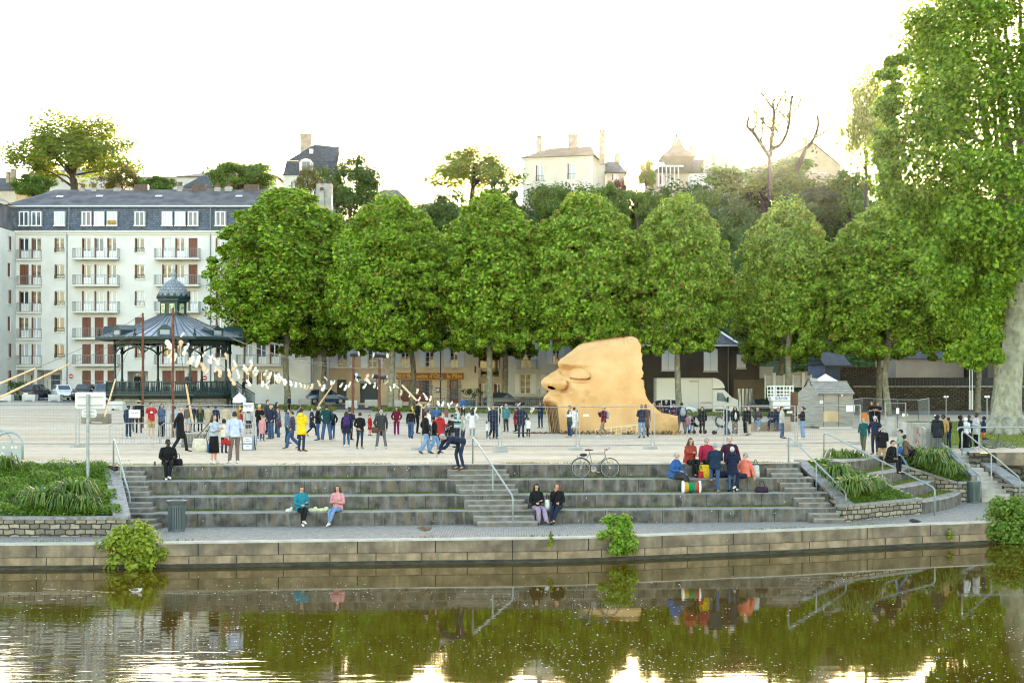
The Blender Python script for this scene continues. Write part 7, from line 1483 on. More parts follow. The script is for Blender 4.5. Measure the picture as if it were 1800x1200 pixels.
for u in (1704.5,1709):mb=MB();y=149.5;mb.sweep([PY(u,720,y),PY(u,686,y)],.09,segs=8);mb.sweep([PY(u,686,y),PY(u,600,y)],.05,segs=6);tag(mb.build('downpipe',M_paper),'white downpipe on the rubble wall, %s of the pair' % ('left' if u<1706 else 'right'),'pipe','white downpipes on the rubble wall')
for u0,u1,y,lab in [(762,905,146,'low dark iron railing before the restaurant terrace'),(905,960,146,'low iron railing before the grey white house')]:
	x0,x1=(u0-CX)*y/F,(u1-CX)*y/F;t=thing('street_railing',lab,'railing',((x0+x1)/2,y,zg(x0,y)));za=zg((x0+x1)/2,y);mb=MB();[mb.bar((x,y,za),(x,y,za+1.0),.03,.03,up=(0,1,0)) for x in np.arange(x0,x1,.18)];mb.bar((x0,y,za+1),(x1,y,za+1),.05,.05);mb.bar((x0,y,za+.12),(x1,y,za+.12),.04,.04);mb.build('bars',M_iron,t)
p=Vector(((827-CX)*149/F,149,zg((827-CX)*149/F,149)));t=thing('potted_shrub','potted shrub on the restaurant terrace','potted plant',tuple(p));mb=MB();mb.lathe(p,[(.45,0),(.55,.8),(.5,.82)],12);mb.build('pot',flat('pot_blue_grey',(.16,.2,.22),.6),t);r_=np.random.default_rng(3);C=np.array([[r_.normal()*.35,r_.normal()*.3,1.2+r_.random()*.7] for _ in range(9)]);Pp,Nn=clump_leaves(C,[.35]*9,45,r_);obj_of('foliage',leaves_mesh('shrub_leaves',Pp,Nn,.16,L_dark,r=r_),t)
p=Vector(((30-CX)*143/F,143.2,0));p.z=HC-(703-HOR)*143/F;mb=MB();r_=np.random.default_rng(5);C=np.array([[x,0,z] for x in np.linspace(-.75,.75,5) for z in (.3,.8,1.3,1.55)]);Pp,Nn=clump_leaves(C,[.38]*20,70,r_);t=thing('clipped_hedge','clipped dark green hedge at the left of the parked cars','hedge',tuple(p));obj_of('foliage',leaves_mesh('hedge_leaves',Pp,Nn,.14,L_dark,r=r_),t)
# ---------------- ducks
def duck(base,yaw,label,swim=False,sc=1.0):
	t=thing('mallard_duck',label,'duck',tuple(base),yaw);t.scale=(sc,sc,sc);z=0.0 if swim else .16;mb=MB();pts=[(-.27,0,z+.13),(-.2,0,z+.11),(-.08,0,z+.09),(.06,0,z+.10),(.14,0,z+.13),(.17,0,z+.2),(.185,0,z+.27),(.20,0,z+.31),(.225,0,z+.335)]
	rd=[(.012,.012),(.05,.035),(.095,.08),(.09,.085),(.06,.065),(.034,.036),(.034,.036),(.042,.045),(.02,.02)];mb.sweep(catmull(pts,3),lerp_list(rd,3),side=(0,1,0),segs=10);n0=len(mb.f)
	ob=mb.build('body',[pm('duck_brown',(.11,.075,.05),(.20,.15,.11),scale=12,rough=.8),flat('duck_dark_head',(.012,.03,.022),.5)] if not swim else [pm('duck_grey',(.42,.40,.37),(.55,.53,.50),scale=12,rough=.8),flat('duck_dark_head',(.012,.03,.022),.5)],t,local=True,smooth=True)
	for pl in ob.data.polygons:pl.material_index=1 if pl.center.z>z+.19 and pl.center.x>.1 else 0
	mb=MB();mb.sweep([(.225,0,z+.325),(.255,0,z+.315),(.29,0,z+.305)],[(.018,.016),(.018,.008),(.014,.004)],side=(0,1,0),segs=6);mb.build('beak',flat('beak_yellow',(.45,.33,.05),.5),t,local=True)
	for sd in (-1,1):
		mb=MB();mb.sweep([(.08,sd*.075,z+.13),(-.04,sd*.092,z+.13),(-.17,sd*.06,z+.125),(-.25,sd*.02,z+.13)],[(.012,.045),(.015,.055),(.012,.035),(.004,.008)],side=(0,1,0),segs=6);mb.build('wing',pm('duck_wing',(.08,.06,.045),(.15,.12,.09),scale=16,rough=.8),t,local=True)
		if not swim:mb=MB();mb.sweep([(-.01,sd*.035,z+.05),(-.005,sd*.035,.02)],.008,segs=5);mb.prism([(-.03,sd*.035-.02,.004),(.06,sd*.035-.035,.004),(.06,sd*.035+.035,.004),(-.03,sd*.035+.02,.004)],(0,0,.008));mb.build('leg',flat('duck_leg',(.45,.16,.03),.6),t,local=True)
	return t
duck(PZ(748,942.5,-1.79),R(8),'brown duck standing on the quay edge',sc=.95);duck(PZ(240,1042,ZW-.03),R(4),'pale mallard drake swimming at left',True,.7)
b=PZ(236,1042.5,ZW+.004);mb=MB();rr=random.Random(2)
for k in range(16):x=-.4-k*.14;[mb.add([b+Vector((x,y_+.0,.002)),b+Vector((x-rr.uniform(.08,.2),y_,.002)),b+Vector((x-.1,y_+.035,.002))],[(0,1,2)]) for y_ in (.12+k*.05,-.25-k*.09) if rr.random()<.75]
tag(mb.build('duck_wake',flat('wake_foam',(.8,.8,.78),.4)),'white wake streaks trailing the swimming drake','wake',kind='stuff')
p=PZ(1605,917,-1.785);mb=MB();mb.sweep([p+Vector((-.12,0,.06)),p+Vector((-.02,0,.05)),p+Vector((.12,0,.03)),p+Vector((.28,0,.012))],[.03,.07,.05,.01],segs=8);tag(mb.build('pigeon',flat('pigeon_dark',(.03,.03,.032),.8),smooth=True),'small dark pigeon crouching on the path at right','bird')

# ================================================================== people
SKIN={'l':(.50,.30,.21),'m':(.36,.20,.13),'d':(.055,.03,.02)}
def skin_mat(k):
	return pm('skin_'+k,SKIN[k],tuple(x*.85 for x in SKIN[k]),scale=8,rough=.55,spec=.35)
C_=dict(black=(.012,.012,.014),navy=(.018,.024,.05),dkblue=(.02,.03,.06),jeans=(.05,.09,.19),ljeans=(.16,.26,.42),djeans=(.022,.035,.07),grey=(.11,.11,.12),dgrey=(.04,.04,.045),lgrey=(.42,.42,.43),white=(.72,.71,.69),red=(.36,.025,.025),maroon=(.12,.012,.025),
		  beige=(.48,.39,.27),tan=(.36,.24,.13),brown=(.10,.055,.03),green=(.03,.05,.025),teal=(.015,.08,.08),yellow=(.72,.50,.02),blue=(.03,.10,.28),lblue=(.50,.55,.72),pink=(.62,.20,.30),coral=(.66,.17,.11),sage=(.24,.32,.24),mauve=(.16,.11,.10),lilac=(.30,.23,.33),olive=(.09,.10,.06),dteal=(.01,.05,.06),orange=(.5,.15,.04),cream=(.6,.54,.44),denim=(.07,.11,.20),ldenim=(.42,.48,.55),turq=(.02,.20,.27),rose=(.60,.27,.28),magenta=(.18,.015,.07))
H_=dict(black=(.012,.01,.009),dk=(.03,.018,.012),br=(.075,.04,.022),lb=(.20,.12,.055),au=(.17,.065,.025),gr=(.30,.30,.30),wh=(.58,.57,.55),bl=(.38,.26,.12))
ARMS=dict(down=((.06,0,-.28),(.07,.06,-.53)),hips=((.21,-.05,-.23),(.03,.10,-.42)),fold=((.05,.07,-.27),(-.22,.24,-.20)),phone=((.05,.12,-.26),(-.09,.27,-.02)),hold=((.05,.03,-.28),(-.06,.28,-.25)),pocket=((.13,-.06,-.26),(.02,.07,-.46)),back=((.08,-.09,-.28),(-.14,-.18,-.44)),
			reach=((.05,.22,-.15),(.0,.47,-.10)),fwd=((.04,.09,-.27),(.01,.26,-.44)),bwd=((.05,-.13,-.26),(.05,-.17,-.51)),lap=((.07,.06,-.27),(-.08,.28,-.33)),lean=((.10,-.05,-.28),(.17,-.04,-.53)),up=((.14,.10,.03),(.0,.20,.20)),chin=((.0,.12,-.25),(-.13,.2,.05)),knee=((.02,.16,-.24),(-.05,.40,-.35)),out=((.24,.03,-.12),(.45,.08,-.2)),floor=((.02,.16,-.24),(.03,.26,-.50)))
LEGS=dict(stand=(((.10,-.01,.50),(.11,.03,.09)),((.10,-.02,.50),(.11,.02,.09))),relax=(((.12,-.06,.50),(.17,-.02,.09)),((.09,.0,.50),(.09,.03,.09))),walk=(((.09,-.20,.53),(.09,-.27,.10)),((.09,.0,.50),(.09,.34,.16))),wide=(((.15,-.01,.50),(.21,.02,.09)),((.15,-.01,.50),(.21,.02,.09))),stride=(((.10,-.16,.52),(.10,-.22,.09)),((.10,.05,.50),(.10,.28,.11))),kick=(((.10,-.02,.50),(.12,.03,.09)),((.09,-.10,.52),(.05,.22,.28))),
			sit=(((.10,-.40,.06),(.11,-.40,-.35)),((.10,-.41,.06),(.12,-.48,-.35))),cross=(((.02,-.43,.12),(-.10,-.52,-.25)),((.10,-.38,.05),(.09,-.37,-.35))),loose=(((.14,-.38,.05),(.17,-.60,-.32)),((.06,-.40,.06),(.05,-.40,-.35))),side=(((.06,-.42,.10),(-.04,-.62,-.30)),((.12,-.38,.04),(.10,-.44,-.35))),tuck=(((.12,-.34,.32),(.12,-.28,-.02)),((.10,-.36,.25),(.10,-.22,-.06))),step=(((.10,-.30,.86),(.11,-.26,.46)),((.09,.0,.50),(.10,.04,.09))),bend=(((.12,-.06,.50),(.12,.04,.09)),((.12,-.12,.50),(.14,-.02,.09))))
BODIES=[]
def person(label,p=None,uv=None,hp=60,face=0,top='navy',bot='djeans',hair='short',hc='dk',skin='l',shoes='black',arms=('down','down'),legs='stand',wear='jacket',low='trousers',lean=0,yaw=0,pitch=0,fem=False,child=False,H=None,seat=False,wide=1.0,group=None,extra=None,fat=1.0):
	"""uv = foot (or seat) point in the photograph on the plaza, hp = height there; face 0 = towards the river, 90 = right, 180 = away"""
	if p is None:p=G(*uv);H=H or hp*p.y/F
	p=Vector(p);H=H or 1.7;k=H/1.75;t=thing('person',label,'person',tuple(p),R(face),group);t.scale=(k,k,k)
	if child:fat*=1.0
	hipz=.93;fwd0=Vector((0,-1,0));L=R(lean)
	if seat:hipz=.10
	pel=Vector((0,.0 if not seat else .06,hipz));up=Vector((0,-math.sin(L),math.cos(L)));fw=Vector((0,-math.cos(L),-math.sin(L)));X=Vector((1,0,0))
	hs=(1.22 if child else 1.0);hr=.105*hs
	sw=(.165 if fem else .19)*(.9 if child else 1)*(.5+.5*fat);nb=pel+up*.555;hu=(up*.75+Vector((0,-math.sin(R(pitch)),math.cos(R(pitch))))).normalized()
	if abs(lean)>40:hu=(up+Vector((0,-.15,.2))).normalized()
	hc0=nb+hu*(.138 if not child else .165);hy=R(yaw);hf=(fw-hu*fw.dot(hu)).normalized();hr_=hu.cross(hf)*-1;hf=hf*math.cos(hy)+hr_*math.sin(hy)*1;hr_=hf.cross(hu)
	# joints
	sh={};el={};wr={};hd={}
	for s,a in ((1,arms[0]),(-1,arms[1])):
		e,q=ARMS[a];S0=pel+up*.485+X*s*sw;f=lambda o:S0+X*(o[0]*s)+fw*o[1]+up*o[2] if abs(lean)<40 else S0+X*(o[0]*s)+Vector((0,-o[1],o[2]))
		sh[s]=S0;el[s]=f(e);wr[s]=f(q);hd[s]=wr[s]+(wr[s]-el[s]).normalized()*.085
	hip={};kn={};an={};toe={}
	for s,(a,b) in ((1,LEGS[legs][0]),(-1,LEGS[legs][1])):
		hip[s]=pel+X*s*.09+Vector((0,0,-.03));kn[s]=Vector((a[0]*s,a[1],a[2]));an[s]=Vector((b[0]*s,b[1],b[2]));d=Vector((.03*s,-.15,-.055))
		if b[1]>.2:d=Vector((.02*s,-.12,-.09))
		if seat:d=Vector((.02*s,-.14,-.045))
		toe[s]=an[s]+d
	# the body: one skinned figure
	V=[pel,pel+up*.2,pel+up*.42,nb-up*.03,nb+hu*.05,hc0-hu*.036+hf*.012,hc0+hu*.03,hc0+hu*.078];r=[.105,.095,.10,.05,.050,.070*hs,.085*hs,.058*hs];Ed=[(0,1),(1,2),(2,3),(3,4),(4,5),(5,6),(6,7)]
	def chain(i0,pts,rr):
		for q,ra in zip(pts,rr):V.append(q);r.append(ra);Ed.append((i0,len(V)-1));i0=len(V)-1
	for s in (1,-1):
		chain(2,[sh[s]-up*.035,el[s],wr[s],wr[s].lerp(hd[s],.8)],[.042,.038,.028,.032]);chain(0,[hip[s],kn[s],an[s],toe[s]],[.085,.055,.04,.032])
	me=bpy.data.meshes.new('body');me.from_pydata([tuple(v) for v in V],Ed,[]);ob=bpy.data.objects.new('body',me);COL.objects.link(ob);ob.parent=t
	sk=ob.modifiers.new('skin','SKIN');sv=me.skin_vertices[0].data
	for i,x in enumerate(r):sv[i].radius=(x,x)
	sv[0].use_root=True;sb=ob.modifiers.new('sub','SUBSURF');sb.levels=sb.render_levels=2 if H*F/p.y>52 or seat else 1
	BODIES.append((ob,hc0,hf,hu,hr_,hs,skin,[(wr[s],hd[s],(hd[s]-wr[s]).normalized(),X*s) for s in (1,-1)]))
	tc=C_[top] if isinstance(top,str) else top;bc=C_[bot] if isinstance(bot,str) else bot;hcol=H_[hc]
	# lower garment
	mb=MB();n=10;w_=.165*fat;g={'trousers':(.092,.066,.058),'jeans':(.098,.082,.082),'slim':(.088,.058,.046),'shorts':(.10,.09,.09),'skirt':(.09,.06,.05),'leggings':(.082,.055,.042)}[low]
	if low == 'skirt':mb.sweep([pel+up*.08,pel,Vector((0,pel.y,.6)),Vector((0,0,.36))],[(.15,.115),(.18,.14),(.20,.17),(.21,.18)],side=X,segs=14)
	else:
		mb.sweep([pel+up*.09,pel+up*.0,pel-up*.09],[(w_*.95,.118*fat),(w_*1.03,.132*fat),(w_*.8,.11)],side=X,segs=12)
		for s in (1,-1):
			if low == 'shorts':e=kn[s].lerp(hip[s],.05);mb.sweep([hip[s]+Vector((0,0,.04)),hip[s].lerp(kn[s],.5),e],[g[0],g[1],g[1]],segs=n)
			else:
				c=catmull([hip[s]+Vector((0,0,.03)),hip[s].lerp(kn[s],.55),kn[s],kn[s].lerp(an[s],.55),an[s]+(kn[s]-an[s]).normalized()*-.02],2);mb.sweep(c,lerp_list([g[0],g[0]*.92,g[1],(g[1]+g[2])/2*1.03,g[2]],2),side=X,segs=n)
	mb.build('skirt' if low == 'skirt' else 'shorts' if low == 'shorts' else 'trousers',cloth(bc),t,local=True,smooth=True)
	# upper garment
	mb=MB();hem={'jacket':-.10,'coat':-.42,'parka':-.26,'shirt':-.05,'tshirt':-.07,'vest':-.08,'crop':.04}[wear];ft=fat*{'jacket':1.06,'coat':1.08,'parka':1.16,'shirt':1.0,'tshirt':1.0,'vest':1.04,'crop':1.0}[wear]*wide;ws=.92 if fem else 1.0
	if seat:hem=max(hem,-.06)
	pts=[pel+up*hem,pel+up*(hem*.4+.05),pel+up*.20,pel+up*.36,pel+up*.465,pel+up*.52,nb+hu*.012];rd=[(.180*ft+(.03 if hem<-.2 else 0),.140*ft),(.178*ft,.135*ft),(.165*ws*ft,.122*ft),(.190*ws*ft,.132*ft),((sw-.012)*(.92+.08*ft),.108),(sw*.66,.090),(.068,.066)]
	if wear == 'crop':pts[1]=pel+up*.09
	mb.sweep(catmull(pts,2),lerp_list(rd,2),side=X,segs=14)
	ar=.058*(.75+.25*ft)
	for s in (1,-1):
		a0=sh[s]-X*s*.085-up*.005
		if wear == 'vest':continue
		if wear == 'tshirt':mb.sweep(catmull([a0,sh[s]-up*.012,sh[s].lerp(el[s],.35),sh[s].lerp(el[s],.75)],2),lerp_list([.055,.064,.068,.068],2),segs=9)
		else:mb.sweep(catmull([a0,sh[s]-up*.012,sh[s].lerp(el[s],.45),el[s],el[s].lerp(wr[s],.5),wr[s]],2),lerp_list([ar*.95,ar*1.1,ar*1.1,ar*.98,ar*.85,ar*.72],2),segs=9)
	if extra != 'nohood' and wear in ('parka',):mb.ell(nb-fw*.10-hu*.03,(.13,.075,.09),10,6)
	mb.build({'tshirt':'t_shirt','shirt':'shirt','coat':'coat','vest':'vest','crop':'sweater'}.get(wear,'jacket'),cloth(tc),t,local=True,smooth=True)
	if wear == 'vest':
		mb=MB()
		for s in (1,-1):mb.sweep(catmull([sh[s]-X*s*.02,sh[s].lerp(el[s],.45),el[s],wr[s]],2),lerp_list([.066,.06,.054,.042],2),segs=8)
		mb.build('sleeves',cloth((.5,.48,.46)),t,local=True,smooth=True)
	# shoes
	sc_=C_[shoes] if isinstance(shoes,str) else shoes
	for s in (1,-1):
		a,b=an[s],toe[s];mb=MB();d=(b-a);hl=a-d*.42+Vector((0,0,-.045));z=Vector((0,0,-.012));mb.sweep([hl,hl.lerp(b,.35)+Vector((0,0,.012)),hl.lerp(b,.75)+z*.4,b+d.normalized()*.075+z],[(.036,.036),(.046,.044),(.046,.032),(.022,.018)],side=X,segs=9);mb.build('shoe',cloth(sc_),t,local=True,smooth=True)
	# hair and hats
	if hair != 'bald':
		mb=MB();vs=[];keep={};big={'curly':1.35,'hood':1.32,'afro':1.3}.get(hair,1.09);nu,nv=18,12;rx,ry,rz=.080*hs*big,.098*hs*big,.112*hs*(1.05 if big>1.2 else 1.03);rr=random.Random(len(BODIES));o0=hc0+hu*.008-hf*(.012 if big<1.2 else .025)
		for j in range(nv+1):
			for i in range(nu):
				th=math.pi*j/nv;ph=2*math.pi*i/nu;q=Vector((math.sin(th)*math.cos(ph),math.sin(th)*math.sin(ph),math.cos(th)));jt=1+(rr.uniform(-.13,.10) if hair in ('curly','afro') else rr.uniform(-.02,.02));vs.append(o0+hr_*q.x*rx*jt+hf*q.y*ry*jt+hu*q.z*rz*jt);keep[(j,i)]=q
		fs=[]
		for j in range(nv):
			for i in range(nu):
				q=(keep[(j,i)]+keep[(j+1,i)]+keep[(j,(i+1) % nu)]+keep[(j+1,(i+1) % nu)])/4
				if hair in ('cap','beanie','hat'):ok=q.z>.22
				elif hair == 'receding':ok=q.z<.55 and q.y<.1 and q.z>-.45
				elif hair == 'hood':ok=q.y<.62 or q.z>.75
				else:ok=(q.y<.34 or q.z>.42+.1*q.y) and q.z>(-.5 if hair in ('short','buzz') else-.75)-.0 and not (hair in ('short','buzz') and q.y>.05 and q.z<-.05)
				if ok:fs.append((j*nu+i,(j+1)*nu+i,(j+1)*nu+(i+1) % nu,j*nu+(i+1) % nu))
		mb.add(vs,fs);base=mb
		if hair in ('long','pony','curly','longc'):
			Ls={'long':.30,'pony':.26,'curly':.20,'longc':.38}[hair]
			if hair == 'pony':mb.sweep(catmull([hc0-hf*.10+hu*.05,hc0-hf*.15+hu*.0,hc0-hf*.14-hu*Ls],3),lerp_list([.03,.036,.012],3),segs=7)
			else:
				mb.sweep(catmull([hc0-hf*.03+hu*.04,hc0-hf*.07-hu*.08,nb-hf*.10-hu*.02,nb-fw*.125-up*(Ls-.14)],3),lerp_list([(.09,.06),(.108,.06),(.12,.05),(.09,.02)],3),side=hr_,segs=10)
				for s in (1,-1):mb.sweep(catmull([hc0+hr_*s*.075+hu*.03+hf*.01,hc0+hr_*s*.092-hu*.07,nb+hr_*s*.095+hf*.015-hu*.06],3),lerp_list([.03,.036,.014],3),segs=7)
		if hair == 'bun':mb.ell(hc0-hf*.075+hu*.10,(.05,.05,.045),9,6)
		if hair == 'low_bun':mb.ell(hc0-hf*.125-hu*.0,(.05,.045,.05),9,6)
		if hair in ('cap','hat'):mb.prism([hc0+hu*.045+hr_*a_*.085+hf*(.09+(.10 if abs(a_)<.5 else .04)) for a_ in (-1,-.4,.4,1)]+[hc0+hu*.05+hr_*.08+hf*.05,hc0+hu*.05-hr_*.08+hf*.05],hu*.012) if hair == 'cap' else mb.lathe(hc0+hu*.055,[(.10*hs,0),(.20,-.012),(.20,.004),(.10*hs,.02)],16)
		cap=hair in ('cap','beanie','hat','hood');hx=extra if cap and isinstance(extra,tuple) else (tc if hair == 'hood' else hcol)
		mb.build({'cap':'cap','beanie':'beanie','hat':'sun_hat','hood':'hood'}.get(hair,'hair'),cloth(hx) if cap else pm('hair_'+hc,hcol,tuple(x*.6 for x in hcol),scale=30,rough=.6,spec=.3,stretch=(1,1,.2)),t,local=True,smooth=True)
		if cap and hair != 'hood':
			m2=MB();m2.add(vs,[f for f in [(j*nu+i,(j+1)*nu+i,(j+1)*nu+(i+1) % nu,j*nu+(i+1) % nu) for j in range(nv) for i in range(nu)] if (lambda q:q.z <= .22 and q.z>-.5 and q.y<.1)((keep[(f[0] // nu,f[0] % nu)]+keep[(f[2] // nu,f[2] % nu)])/2)]);m2.build('hair',pm('hair_'+hc,hcol,tuple(x*.6 for x in hcol),scale=30,rough=.6,spec=.3,stretch=(1,1,.2)),t,local=True,smooth=True)
	def loc(q):rm=Matrix.Rotation(R(face),3,'Z');return p+rm @ (Vector(q)*k)
	t['k']=k;return dict(t=t,hand={s:loc(hd[s]) for s in (1,-1)},back=loc(pel+up*.32-fw*.20),hipL=loc(pel+X*.26-up*.05),hipR=loc(pel-X*.26-up*.05),chest=loc(pel+up*.33+fw*.15),k=k,face=R(face),p=p,sh={s:loc(sh[s]) for s in (1,-1)},part=lambda mb,n,m:mb.build(n,m,t,local=True,smooth=True),loc=loc)

def finish_bodies():
	dg=bpy.context.evaluated_depsgraph_get();dg.update();lip=None
	for ob,hc0,hf,hu,hr,hs,skin,hands in BODIES:
		me=bpy.data.meshes.new_from_object(ob.evaluated_get(dg),depsgraph=dg);ob.modifiers.clear();me.name='body'
		n=len(me.vertices);co=np.empty(n*3);me.vertices.foreach_get('co',co);co=co.reshape(-1,3);c=np.array(hc0);F_,U_,R_=(np.array(x) for x in (hf,hu,hr));d=co-c;f,u,r=d @ F_,d @ U_,d @ R_;head=(np.linalg.norm(d,axis=1)<.16*hs) & (u>-.11)
		g=lambda a,b,w:np.exp(-(((a) ** 2+(b) ** 2)/w ** 2));front=head & (f>.03)
		push=np.zeros(n);push+=.028*g(r,u+.008,.020)*front;push+=.010*g(r,u+.055,.035)*front;push -= .010*(g(np.abs(r)-.032,u-.012,.018))*front;push+=.008*g(r,u-.05,.06)*front
		co+=np.outer(push,F_);side=head & (np.abs(f+.005)<.028) & (np.abs(u)<.035);co+=np.outer(np.where(side,.014*np.sign(r),0),R_);co+=np.outer(np.where(head,f*.10,0),F_);co -= np.outer(np.where(head,r*.10,0),R_)
		me.vertices.foreach_set('co',co.ravel());me.materials.clear();me.materials.append(skin_mat(skin));me.materials.append(flat('eye_dark',(.02,.015,.012),.3));me.materials.append(pm('lip_'+skin,tuple(x*y for x,y in zip(SKIN[skin],(.72,.5,.5))),None))
		for pl in me.polygons:
			q=np.array(pl.center)-c;a,b,e=q @ F_,q @ U_,q @ R_
			if a>.045 and np.hypot(q[0],np.hypot(q[1],q[2]))<.16:
				if abs(abs(e)-.034)<.015 and abs(b-.016)<.011:pl.material_index=1
				elif abs(e)<.022 and abs(b+.048)<.010:pl.material_index=2
		bm=bmesh.new();bm.from_mesh(me)
		for w_,h_,dr,sx in hands:          # five tapered fingers on each hand
			sd=dr.cross(Vector((0,-1,.3))).normalized() if abs(dr.y)<.9 else Vector((1,0,0));nrm=sd.cross(dr).normalized();mb=MB()
			for i,(o,ln) in enumerate([(-.030,.058),(-.010,.070),(.010,.066),(.029,.050)]):b0=h_-dr*.02+sd*o;mb.sweep([b0-dr*.02,b0+dr*ln*.5+nrm*.006,b0+dr*ln+nrm*.020],[.010,.009,.006],segs=5)
			b0=w_.lerp(h_,.45)+sd*-.03;mb.sweep([b0,b0-sd*.028+dr*.025+nrm*.008,b0-sd*.032+dr*.058+nrm*.016],[.012,.011,.007],segs=5)
			vv=[bm.verts.new(q) for q in mb.v];bm.verts.ensure_lookup_table()
			for fc in mb.f:
				try:bm.faces.new([vv[i] for i in fc])
				except ValueError:pass
		for fc in bm.faces:fc.smooth=True
		bm.to_mesh(me);bm.free();ob.data=me

# ---- carried things
def backpack(P,col,label,at=None,s=1.0):
	k=P['k']*s;c=at or P['back'];rm=Matrix.Rotation(P['face'],3,'Z');t=thing('backpack',label,'backpack',tuple(c));mb=MB();mb.sweep([c+rm @ Vector((0,0,-.24*k)),c+rm @ Vector((0,.03*k,-.18*k)),c+rm @ Vector((0,.03*k,.08*k)),c+rm @ Vector((0,.0,.22*k)),c+rm @ Vector((0,0,.24*k))],[(.10*k,.06*k),(.16*k,.10*k),(.15*k,.10*k),(.09*k,.06*k),(.02,.02)],side=rm @ Vector((1,0,0)),segs=12);mb.build('bag',cloth(C_.get(col,col) if isinstance(col,str) else col),t,smooth=True)
	mb=MB()
	for sx in (-.09,.09):mb.sweep(catmull([c+rm @ Vector((sx*k,-.05*k,.18*k)),c+rm @ Vector((sx*1.1*k,-.20*k,.24*k)),c+rm @ Vector((sx*1.3*k,-.34*k,.10*k)),c+rm @ Vector((sx*1.4*k,-.22*k,-.12*k)),c+rm @ Vector((sx*k,-.06*k,-.2*k))],2),.016*k,segs=5)
	mb.build('strap',M_black,t)
def bag(c,w_,h_,d,col,label,rz=0.0,strap=None,name='handbag',cat='bag',handles=False):
	c=Vector(c);rm=Matrix.Rotation(rz,3,'Z');t=thing(name,label,cat,tuple(c-Vector((0,0,h_))));mb=MB();q=lambda z,f:[c+rm @ Vector((x*w_/2*f,y*d/2*f,z)) for x,y in ((-1,-1),(1,-1),(1,1),(-1,1))]
	mb.sweep([c+Vector((0,0,-h_)),c+Vector((0,0,-h_*.92)),c+Vector((0,0,-h_*.5)),c+Vector((0,0,-h_*.08)),c],[(w_*.42,d*.4),(w_*.55,d*.58),(w_*.54,d*.58),(w_*.48,d*.42),(w_*.40,d*.2)],side=rm @ Vector((1,0,0)),segs=14);mb.build('bag',cloth(C_[col] if isinstance(col,str) else col),t,smooth=True)
	mb=MB()
	if strap is not None:mb.sweep(catmull([c+Vector((w_*.3,0,-.02)),Vector(strap)+Vector((.03,-.02,.05)),Vector(strap)+Vector((-.03,.06,.05)),c+Vector((-w_*.3,0,-.02))],4),.012,segs=5)
	else:mb.sweep(catmull([c+rm @ Vector((-w_*.25,0,-.02)),c+rm @ Vector((-w_*.15,0,.16)),c+rm @ Vector((w_*.15,0,.16)),c+rm @ Vector((w_*.25,0,-.02))],3),.012,segs=5)
	mb.build('strap',cloth((.03,.02,.015)),t);return t

